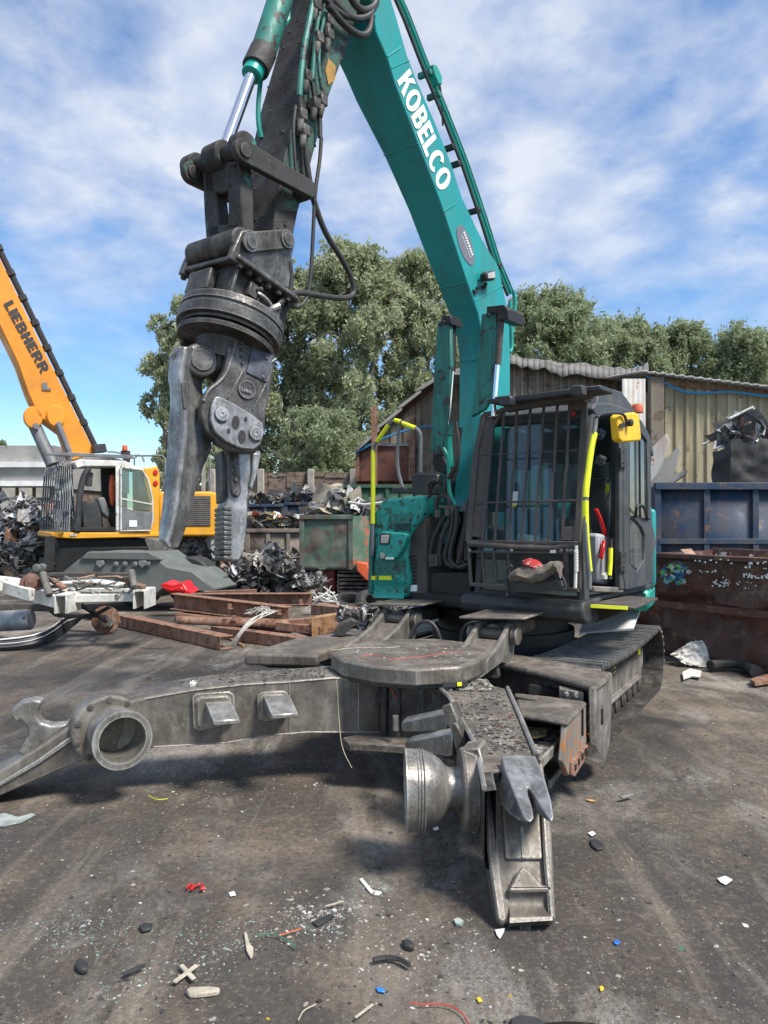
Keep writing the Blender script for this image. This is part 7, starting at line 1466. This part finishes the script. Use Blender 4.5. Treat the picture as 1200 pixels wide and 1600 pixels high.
beam(W(318, 935, 14.2), W(400, 932, 14.2), .12, .2, label='short beam at the very back left of the pile')
beam(W(430, 985, 11.7), W(500, 992, 11.5), .12, .22, label='short beam beside the ochre box section')
beam(W(486, 960, 12.8), W(556, 968, 12.2), .16, .3, label='short wide channel at the right end of the pile')
q = MB(); q.prism(ul([(486, 966), (538, 958), (540, 984), (487, 996)], W, 11.5), (.05, .3, 0)); tag(q.build('box_section', M['rustlight'], bevel=.008), 'ochre rusty box section end facing the camera at the right of the beam pile', 'box section')
q = MB(); q.prism(ul([(450, 970), (485, 966), (486, 996), (455, 986)], W, 11.7), (.02, .2, 0)); tag(q.build('bent_plate', M['rust'], bevel=.004), 'bent rusty plate leaning on the ochre box section', 'plate')
for i, (x_, y_) in enumerate(((359, 947), (366, 965), (282, 960), (436, 956), (470, 940))):
    q = MB(); c_ = W(x_, y_, 11.9 if x_ < 460 else 12.6); q.box(c_, V(.03, .008, 0), V(-.003, .006, 0), V(0, 0, .035)); q.box(c_ + V(.015, -.02, -.035), V(.035, .008, 0), V(-.006, .02, 0), V(0, 0, .006)); o = q.build('cleat', M['rust'], bevel=.004)
    tag(o, ['orange rusty cleat on the upper beam, middle of the pile', 'orange rusty cleat hanging just below the middle one', 'small pale cleat at the left end of the pile', 'rusty cleat near the wire ends on the upper beam', 'rusty cleat at the back right of the pile'][i], 'cleat', 'cleats on the beams')
# curled flange plate
q = MB(); rr_ = []
for k in range(15):
    t = k / 14; x_ = 275 + 178 * t; y_ = 962 + 6 * t; dd_ = 12.2 - .5 * t; curl = .0 if t < .8 else (t - .8) * .5
    rr_.append([W(x_, y_ - 1, dd_ + .28), W(x_, y_ + 2, dd_), W(x_ - 3 * t, y_ + 13 + 24 * curl, dd_ - .05)])
q.rings(rr_, cap=False, closed=False)
o = q.build('curled_plate', M['rust'], smooth=180); k = o.modifiers.new('solid', 'SOLIDIFY'); k.thickness = .015; tag(o, 'curled brown plate with drooping right end on the front of the beam pile', 'plate')
# pale wire strands hanging over the pile
q = MB(); rd = random.Random(20)
for k in range(9): q.tube([W(420 + rd.uniform(-8, 12), 955 + rd.uniform(-3, 3), 11.6), W(396 + rd.uniform(-5, 8), 965 + rd.uniform(-3, 3), 11.3), W(378 + rd.uniform(-3, 5), 985, 11.2), W(364 + rd.uniform(-3, 4), 1006 + rd.uniform(-3, 3), 11.25)], .007, 5, smooth=2)
for k in range(24): c_ = W(412, 957, 11.6); q.tube([c_, c_ + V(rd.uniform(-.15, .1), rd.uniform(-.1, .1), rd.uniform(.02, .12)), c_ + V(rd.uniform(-.3, .25), rd.uniform(-.1, .1), rd.uniform(-.03, .06))], .005, 4, smooth=1)
tag(q.build('wire_bundle', M['whitesteel']), 'frayed bundle of pale wires hanging over the beam pile', 'wires')
q = MB(); q.cyl(bG(352, 996) + V(0, 0, .02), bG(381, 1011) + V(0, 0, .02), .016, n=8); tag(q.build('rod', M['rustlight']), 'short thin rod on the ground at the foot of the beam pile', 'rod')
# red car light cluster
q = MB(); q.prism(ul([(249, 915), (256, 911), (270, 915), (284, 911), (292, 922), (300, 928), (278, 930), (262, 926)], W, 14.3), (.1, .25, .05)); q.prism(ul([(252, 917), (268, 920), (282, 916), (290, 924), (264, 924)], W, 14.26), (0, .05, 0)); o = q.build('red_light_cover', M['red'], bevel=.015); tag(o, 'bright red plastic light cover lying at the foot of the grey green undercarriage', 'car light')

# ================================================================== stripped van chassis and bumper, left
vf = thing('vehicle_subframe', 'stripped dirty white vehicle chassis frame with dampers and brake hub, left edge', 'chassis', (-4.6, 11, 0))
d = 11.0
def vb(pts_, w_, h_, mat='whitesteel', name='rail', dd_=(0, 0), bevel=.01):
    q = MB()
    for a_, b_ in zip(pts_, pts_[1:]): q.bar(W(a_[0], a_[1], d + dd_[0]), W(b_[0], b_[1], d + dd_[1]), w_, h_)
    return q.build(name, M[mat], vf, bevel=bevel)
vb([(-40, 906), (0, 915), (50, 930), (100, 943)], .10, .17, dd_=(0, -.3)); vb([(-40, 900), (10, 905), (45, 912)], .3, .04, dd_=(.6, .4))
vb([(110, 935), (220, 933)], .16, .11, dd_=(-.2, 0)); vb([(115, 922), (205, 922)], .08, .06, dd_=(.4, .4)); vb([(80, 912), (150, 908), (190, 914)], .35, .04, dd_=(.8, .8)); vb([(60, 925), (110, 922)], .3, .05, dd_=(.2, .2))
for x_ in (106, 226):
    q = MB(); p_ = W(x_, 941 if x_ < 200 else 934, 10.7 if x_ < 200 else 10.9)
    for a_, w_, h_ in ((-.075, .02, .13), (.075, .02, .13)): q.box(p_ + V(a_, 0, 0), V(.011, 0, 0), V(0, .25, 0), V(0, 0, .13))
    q.box(p_ + V(0, .25, .0), V(.08, 0, 0), V(0, .012, 0), V(0, 0, .12)); q.box(p_ + V(0, 0, .12), V(.065, 0, 0), V(0, .25, 0), V(0, 0, .012)); q.build('crush_box', M['whitesteel'], vf, bevel=.004)
vb([(68, 898), (135, 897), (203, 898)], .06, .06, 'guard', 'torsion_bar', (.1, .1)); vb([(80, 905), (100, 919)], .10, .05, 'rust', 'leaf_arm', (0, -.2)); vb([(190, 903), (225, 918)], .10, .05, 'rust', 'leaf_arm', (0, -.2))
for a_, b_ in (((67, 896), (77, 930)), ((205, 893), (210, 918))):
    q = MB(); q.cyl(W(*a_, 10.9), W(*b_, 10.7), .05, n=12); q.build('damper', M['dust'], vf)
q = MB(); hc_ = W(47, 911, 10.9); q.lathe(hc_, V(.5, -.8, .1), [(-.06, .05), (0, .12), (.02, .14), (.04, .14), (.05, .09), (.12, .08), (.13, .03)], 22); q.build('brake_drum', mat_paint('brown_drum', (.16, .07, .05), chips=.4, dirtamt=.4), vf)
q = MB(); rd = random.Random(31)
for k in range(34):
    x_ = rd.uniform(90, 215); y_ = rd.uniform(902, 932); q.tube([W(x_, y_, 10.9), W(x_ + rd.uniform(-15, 15), y_ + rd.uniform(-6, 8), 10.8), W(x_ + rd.uniform(-28, 28), y_ + rd.uniform(-8, 9), 11)], rd.choice([.008, .012, .02]), 5, smooth=1)
tag(q.build('cable_tangle', MIXM, vf), kind='stuff')
vb([(-40, 948), (20, 948), (85, 950)], .12, .10, 'guard', 'lower_rail', (.3, .3)); vb([(60, 938), (90, 962), (150, 962)], .06, .06, 'darker', 'lower_arm', (.4, .6)); vb([(125, 944), (160, 966), (165, 971)], .06, .06, 'darker', 'lower_arm', (.2, .9)); vb([(172, 948), (140, 965)], .05, .05, 'darker', 'lower_arm', (.3, .6))
q = MB(); q.cyl(W(-30, 972, 11.2), W(50, 968, 11.2), .15, n=24); q.build('silver_tank', mat_paint('dull_silver', (.36, .38, .40), chips=.2, dirtamt=.4, scale=4, metal=.3), vf, bevel=.02)
q = MB(); hp = V(*gx(165, 12.3), .23); q.lathe(hp, V(.25, -1, 0), [(0, .10), (0, .22), (.02, .22), (.02, .09), (.10, .09), (.12, .06), (.18, .055), (.18, .02)], 26); hb_ = q.build('hub', M['rust'], vf); q = MB(); q.lathe(hp + V(.25, -1, 0).normalized() * .10, V(.25, -1, 0), [(0, .10), (.08, .095), (.085, .05), (.03, .045)], 20); q.cyl(hp + V(0, .1, 0), hp + V(-.8, .3, .1), .08); q.build('hub_carrier', M['dust'], hb_)
q = MB(); q.cyl(V(*gx(170, 12.2), .2), V(*gx(182, 12.8), .12), .07); q.build('drive_shaft', M['dust'], vf)
# bumper
bp = MB(); rr_ = []
st_ = [(-70, 997, 1022, 10.5), (0, 999, 1017, 10.75), (30, 996, 1016, 10.8), (54, 992, 1012, 10.9), (72, 985, 1008, 11.05), (86, 977, 1001, 11.25), (97, 968, 994, 11.5), (108, 961, 984, 11.75), (120, 961, 974, 12.0), (128, 960, 966, 12.1)]
for x_, yt, yb, dd_ in st_:
    a_, b_ = W(x_, yt, dd_), W(x_, yb, dd_); m_ = (a_ + b_) / 2; rr_.append([a_ + V(0, .12, 0), a_, a_.lerp(b_, .3) + V(0, -.05, 0), a_.lerp(b_, .36) + V(0, -.03, 0), a_.lerp(b_, .65) + V(0, -.08, 0), b_ + V(0, -.03, 0), b_ + V(0, .05, 0), m_ + V(0, .1, 0)])
bp.rings(rr_); bo_ = bp.build('bumper', mat_plain('dark_textured_plastic', (.03, .032, .038), .5, 0, .3, 7, .1), bevel=.004); tag(bo_, 'curved dark plastic car bumper with white stripe on the ground at the left edge', 'bumper')
for k_, (a_, w_) in enumerate(((0, .011), (.34, .005))):
    q = MB(); q.tube([r_[1].lerp(r_[5], a_) + V(0, -.03 - .03 * k_, .0) for r_ in rr_], w_, 6); q.build('white_stripe', M['white'], bo_)
# ================================================================== litter
rd = random.Random(77)
def gz(x, y): return ground_h(x, y) if abs(x) < 11.5 and 1 < y < 16.5 else -.006
def chips(name, n, region, smin, smax, mat, seed, flat=.3, label=None):
    r_ = random.Random(seed); m = MB()
    for i in range(n):
        x_, y_ = region(r_); s_ = r_.uniform(smin, smax) * (r_.random() ** 1.5 * .8 + .4); c_ = V(x_, y_, gz(x_, y_) + s_ * flat * .5)
        k = r_.randint(3, 5); a0 = r_.uniform(0, 6.28); el = r_.uniform(.35, 1); tl = V(r_.uniform(-.3, .3), r_.uniform(-.3, .3), 1).normalized()
        e1 = tl.orthogonal().normalized(); e2 = tl.cross(e1); ca, sa = math.cos(a0), math.sin(a0); f1, f2 = e1 * ca + e2 * sa, e2 * ca - e1 * sa
        pts_ = [c_ + (f1 * math.cos(6.28 * j / k) + f2 * el * math.sin(6.28 * j / k)) * s_ * r_.uniform(.7, 1.2) for j in range(k)]
        m.prism(pts_, tl * -s_ * flat)
    o = m.build(name, mat, smooth=None); return tag(o, label, 'litter', None, 'stuff')
def near(r_):
    y_ = 2.4 + 10 * r_.random() ** 1.6; return r_.uniform(-.56, .56) * y_, y_
def near2(r_):
    y_ = 2.4 + 5 * r_.random() ** 1.3; return r_.uniform(-.56, .56) * y_, y_
def clump(cx, cy, s_):
    def f(r_): return cx + r_.gauss(0, s_), cy + r_.gauss(0, s_ * .7)
    return f
PALE = mat_island('pale_chips', [(.33, .30, .25), (.50, .48, .44), (.25, .225, .19), (.18, .16, .135), (.38, .36, .32)], .8)
DRK = mat_island('dark_chips', [(.025, .025, .025), (.06, .055, .05), (.10, .09, .08), (.04, .04, .045), (.14, .12, .10)], .7)
BRT = mat_island('bright_chips', [(.03, .10, .28), (.45, .45, .43), (.4, .3, .05), (.3, .04, .03), (.05, .2, .14), (.5, .48, .45), (.25, .11, .05)], .5)
GLS = mat_island('glass_crumbs', [(.20, .30, .27), (.30, .38, .35), (.12, .20, .18), (.4, .45, .43)], .2)
chips('pale_crumbs', 5200, near, .0022, .0075, PALE, 1, label='tiny pale crumbs scattered all over the yard')
chips('pale_crumbs', 500, near, .007, .018, PALE, 2, label='larger pale chips scattered all over the yard')
chips('dark_crumbs', 3200, near2, .004, .014, DRK, 3, .5, label='dark grit and rubber crumbs over the near ground')
chips('bright_crumbs', 80, near2, .006, .018, BRT, 4, label='small coloured plastic bits over the near ground')
def pg(x, y): p = onZ(x, y); return p.x, p.y
for i, (x_, y_, s_, n) in enumerate(((120, 1450, .16, 320), (340, 1475, .20, 420), (515, 1440, .10, 160), (585, 1385, .06, 120), (230, 1535, .12, 160))):
    chips('glass_crumbs', n, clump(*pg(x_, y_), s_), .003, .009, GLS, 30 + i, .6, label='patch of pale green broken safety glass, ' + ['left', 'around the crossed sticks', 'by the wood splinters', 'furthest one by the grey slat', 'nearest one'][i])
chips('white_crumbs', 300, clump(*pg(515, 1430), .16), .004, .018, PALE, 41, label='white splinters and chips in the lower middle')
chips('white_crumbs', 260, clump(*pg(640, 1500), .22), .004, .014, PALE, 42, label='pale gravelly patch below the steel foot')
chips('white_crumbs', 420, clump(*pg(330, 1210), .55), .005, .014, PALE, 43, label='pale crumbs in the shade of the long arm')
# debris lying on the steelwork
def onarm(f, n, seed, smin=.005, smax=.018, mat=None, name='swarf', label=None):
    r_ = random.Random(seed); m = MB()
    for i in range(n):
        c_ = f(r_); s_ = r_.uniform(smin, smax); m.box(c_ + V(0, 0, s_ * .3), V(s_, s_ * r_.uniform(-.5, .5), 0), V(-s_ * .3, s_ * r_.uniform(.3, .9), 0), V(0, 0, s_ * r_.uniform(.2, .5)))
    return tag(m.build(name, mat, smooth=None), label, 'litter', None, 'stuff')
def quadf(c4, z, f=onZ):
    def g_(r_):
        u_, v_ = r_.random(), r_.random(); a_, b_, c_, e_ = c4; x_ = (a_[0] * (1 - u_) + b_[0] * u_) * (1 - v_) + (e_[0] * (1 - u_) + c_[0] * u_) * v_; y_ = (a_[1] * (1 - u_) + b_[1] * u_) * (1 - v_) + (e_[1] * (1 - u_) + c_[1] * u_) * v_
        return f(x_, y_, z) if f is onZ else f(x_, y_)
    return g_
onarm(quadf([(705, 1085), (785, 1082), (832, 1175), (756, 1180)], 0, onT), 260, 50, .003, .010, DRK, label='dark swarf lying on top of the right folding arm')
onarm(quadf([(705, 1085), (785, 1082), (832, 1175), (756, 1180)], 0, onT), 26, 51, .003, .009, BRT, label='coloured crumbs lying on top of the right folding arm')
onarm(quadf([(705, 1085), (785, 1082), (832, 1175), (756, 1180)], 0, onT), 300, 57, .002, .006, PALE, label='pale crumbs lying on top of the right folding arm')
onarm(quadf([(640, 1058), (760, 1062), (775, 1078), (690, 1078)], .70), 260, 52, .004, .014, PALE, label='pale crumbs under the edge of the pivot plate')
onarm(quadf([(300, 1052), (510, 1042), (585, 1054), (260, 1074)], .735), 300, 53, .003, .008, DRK, label='dark grit on top of the long left arm')
onarm(quadf([(535, 1008), (740, 1004), (735, 1030), (550, 1030)], .862), 130, 54, .003, .010, PALE, label='crumbs on the flat pivot plate')
onarm(quadf([(822, 1128), (880, 1136), (860, 1170), (832, 1180)], .43), 300, 55, .005, .02, MIXM, label='mixed litter caught in the tray beside the right arm')
onarm(quadf([(825, 1140), (850, 1138), (850, 1150), (835, 1154)], .47), 120, 56, .006, .016, mat_island('ochre_bits', [(.45, .32, .12), (.5, .42, .25), (.3, .2, .1)]), label='ochre foam crumbs heaped in the tray beside the right arm')
# single pieces
def piece(name, label, cat, pts_, th, mat, z=.012, bevel=.002):
    m = MB(); m.prism([onZ(x_, y_, gz(*pg(x_, y_)) + z) for x_, y_ in pts_], (0, 0, -th)); return tag(m.build(name, mat, bevel=bevel), label, cat)
WOOD = mat_plain('pale_splinter_wood', (.42, .37, .29), .9, 0, .3, 20, .5)
PAPER = mat_plain('white_paper', (.72, .72, .70), .8, 0, .1, 12, .3)
def stick(label, a_, b_, r_, mat=WOOD, name='stick'):
    m = MB(); p, q_ = onZ(*a_, .012 + r_), onZ(*b_, .014 + r_); m.bar(p, q_, r_ * 3, r_ * 1.2); return tag(m.build(name, mat, bevel=r_ * .4), label, 'stick')
piece('paper_scrap', 'white paper scrap on the bare ground right of the steel foot', 'paper', [(1120, 1372), (1133, 1368), (1145, 1374), (1134, 1382), (1126, 1378)], .004, PAPER)
piece('paper_scrap', 'white pointed paper scrap just left of the steel foot', 'paper', [(773, 1452), (789, 1450), (786, 1458), (781, 1466), (776, 1460)], .004, PAPER)
piece('paper_scrap', 'small white scrap on the dark ground right of the horn', 'paper', [(918, 1301), (926, 1298), (931, 1302), (925, 1306)], .003, PAPER)
piece('paper_scrap', 'white scrap beside the red ribbon', 'paper', [(357, 1394), (366, 1392), (369, 1398), (360, 1400)], .004, PAPER)
piece('paper_scrap', 'small white scrap in the shade below the bell-shaped cup', 'paper', [(676, 1294), (684, 1290), (686, 1296), (679, 1297)], .003, PAPER)
piece('plastic_bit', 'pale green glass lump left of the steel foot', 'glass', [(708, 1436), (716, 1433), (725, 1438), (720, 1445), (712, 1443)], .015, GLS, .015)
piece('plastic_bit', 'blue plastic bit right of the steel foot', 'plastic', [(958, 1470), (964, 1467), (970, 1471), (965, 1475), (960, 1474)], .006, mat_plain('blue_plastic', (.03, .15, .5), .4, 0, .1))
piece('plastic_bit', 'blue plastic strip near the bottom edge, left of centre', 'plastic', [(587, 1541), (601, 1544), (602, 1550), (590, 1548)], .006, mat_plain('blue_plastic', (.03, .2, .6), .4, 0, .1))
piece('plastic_bit', 'yellow plastic bit near the puddle', 'plastic', [(936, 1541), (941, 1539), (944, 1544), (939, 1548)], .006, M['mirror_yellow'])
piece('plastic_bit', 'yellow plastic bit above the red wire at the bottom edge', 'plastic', [(744, 1558), (750, 1557), (754, 1563), (748, 1565)], .006, M['mirror_yellow'])
piece('leaf', 'ochre dead leaf on the ground right of the horn tips', 'leaf', [(914, 1249), (922, 1248), (932, 1251), (924, 1252)], .003, mat_plain('ochre_leaf', (.5, .3, .1), .8, 0, .2))
piece('driftwood', 'pale split wood piece below the crossed sticks', 'wood', [(290, 1545), (298, 1541), (330, 1540), (344, 1542), (342, 1548), (318, 1551), (296, 1553)], .022, WOOD, .024, .005)
piece('wood_splinter', 'upright pointed wood splinter right of the crossed sticks', 'wood', [(381, 1456), (385, 1455), (390, 1473), (396, 1480), (395, 1494), (391, 1495), (385, 1484)], .012, WOOD, .016)
piece('flat_strip', 'grey flat slat with glass crumbs left of the bell-shaped cup', 'slat', [(561, 1373), (566, 1371), (582, 1390), (597, 1393), (592, 1397), (580, 1396)], .01, M['whitesteel'])
piece('black_lump', 'black crumpled rubber lump at the lower left', 'rubber', [(119, 1497), (128, 1495), (138, 1502), (136, 1513), (124, 1513), (118, 1508)], .03, M['rubber'], .03, .008)
piece('black_lump', 'black flattened lump above the crossed sticks', 'rubber', [(216, 1445), (226, 1440), (239, 1441), (236, 1450), (222, 1453)], .018, M['rubber'], .02, .006)
piece('black_lump', 'pair-sized black lump on bare ground right of the horn', 'rubber', [(921, 1312), (930, 1310), (944, 1318), (942, 1325), (932, 1326), (924, 1320)], .015, M['rubber'], .018, .005)
piece('black_strip', 'ribbed black strip by the white splinters', 'rubber', [(487, 1440), (515, 1427), (523, 1431), (496, 1446)], .012, M['rubber'], .014)
piece('rubber_plug', 'short dark pipe plug by the middle of the lower edge', 'rubber', [(627, 1466), (640, 1466), (648, 1472), (646, 1478), (632, 1476)], .03, M['rubber'], .03, .008)
piece('sweepings', 'flat black sweepings at the bottom edge under the red wire', 'rubber', [(796, 1590), (810, 1584), (836, 1586), (852, 1596), (840, 1606), (800, 1606)], .02, M['rubber'], .02, .006)
piece('blue_wrapper', 'green and silver wrapper at the left edge on the ground', 'wrapper', [(-8, 1272), (8, 1270), (28, 1276), (50, 1270), (56, 1272), (34, 1284), (6, 1290), (-8, 1290)], .01, GLS, .015)
stick('crossed wooden stick pointing up right, lower left', (272, 1535), (308, 1508), .007); stick('crossed wooden stick pointing up left, lower left', (283, 1508), (303, 1530), .007)
stick('thin pale stick near the bottom edge, left of centre', (555, 1590), (583, 1569), .004); stick('thin splinter by the white splinters', (508, 1416), (538, 1408), .004)
stick('short dark twig lying left of the crossed sticks', (192, 1522), (226, 1508), .007, M['rubber']); stick('grey chip on the ground far right', (970, 1246), (990, 1240), .01, M['dust'], 'chip')
def wire(label, pts_, r_, mat, z=.012, name='wire', f=None):
    m = MB(); m.tube([(f(x_, y_) if f else onZ(x_, y_, z)) for x_, y_ in pts_], r_, 5, smooth=3); return tag(m.build(name, mat), label, 'wire')
REDW = mat_plain('red_wire_sheath', (.45, .06, .04), .5, 0, .1); YW = mat_plain('pale_wire', (.55, .5, .35), .5, 0, .1)
wire('red ribbon loops on the ground, left of centre', [(292, 1388), (298, 1380), (303, 1388), (296, 1390), (306, 1384), (314, 1380), (319, 1386), (312, 1390), (320, 1388)], .006, M['red'], name='red_ribbon')
wire('green and orange wire curling across the ground by the crossed sticks', [(404, 1460), (425, 1458), (445, 1466), (462, 1480)], .003, mat_plain('green_wire', (.05, .2, .12), .5), name='wire')
wire('orange wire crossing the green one', [(436, 1462), (450, 1457), (470, 1451)], .003, M['orangered'])
wire('thin pale wire curl at the bottom edge', [(466, 1594), (474, 1578), (494, 1569)], .002, YW)
wire('red wire curling at the bottom edge right of centre', [(640, 1566), (660, 1570), (685, 1568), (705, 1572), (722, 1582), (732, 1598)], .003, REDW)
wire('short black hose lying on the ground in the lower middle', [(583, 1500), (600, 1496), (622, 1497), (640, 1508)], .011, M['rubber'], .02, 'black_hose')
wire('yellow thread on the dark ground left of centre', [(232, 1243), (245, 1250), (262, 1248)], .002, M['yellow'])
wire('red wires lying across the flat pivot plate', [(562, 1026), (585, 1022), (610, 1030), (640, 1028), (676, 1024), (700, 1018), (720, 1020)], .0035, REDW, .865)
wire('red wire hanging from the pivot plate', [(616, 1030), (602, 1034), (600, 1050), (604, 1062), (612, 1080), (620, 1094)], .0035, REDW, f=lambda x_, y_: W(x_, y_, 5.35 if y_ > 1035 else 5.5))
wire('pale thread hanging down the long left arm', [(526, 1062), (528, 1090), (530, 1130), (534, 1170), (550, 1200)], .002, YW, f=lambda x_, y_: W(x_, y_, 5.48 if y_ < 1160 else 5.0))
wire('pale string across the pivot plate', [(519, 1016), (550, 1012), (600, 1012), (620, 1011)], .002, YW, .865)
wire('thin black cable on the ground left of the lone beam', [(218, 1012), (250, 1014), (268, 1010)], .006, M['rubber'])
wire('thin wire dangling under the front of the cab', [(792, 925), (793, 945), (789, 960), (794, 968)], .004, YW, f=lambda x_, y_: W(x_, y_, 6.75))
# yellow lidded tag lying by the pivot
m = MB(); c_ = onZ(708, 1072, .72); m.box(c_ + V(0, 0, .02), V(.09, .02, 0), V(-.01, .04, 0), V(0, 0, .022)); o = tag(m.build('black_connector', M['rubber'], bevel=.005), 'black plastic connector with yellow tab at the edge of the pivot plate', 'connector')
m = MB(); m.box(c_ + V(.04, -.03, .022), V(.016, .004, 0), V(0, .012, 0), V(0, 0, .012)); m.build('yellow_tab', M['yellow'], o)
m = MB(); m.prism([onA(296, 1068, -.1), onA(306, 1069, -.1), onA(305, 1077, -.1), onA(298, 1078, -.1)], (0, .03, .02)); tag(m.build('metal_clip', M['whitesteel'], bevel=.003), 'small pale metal clip resting on top of the long left arm', 'clip')
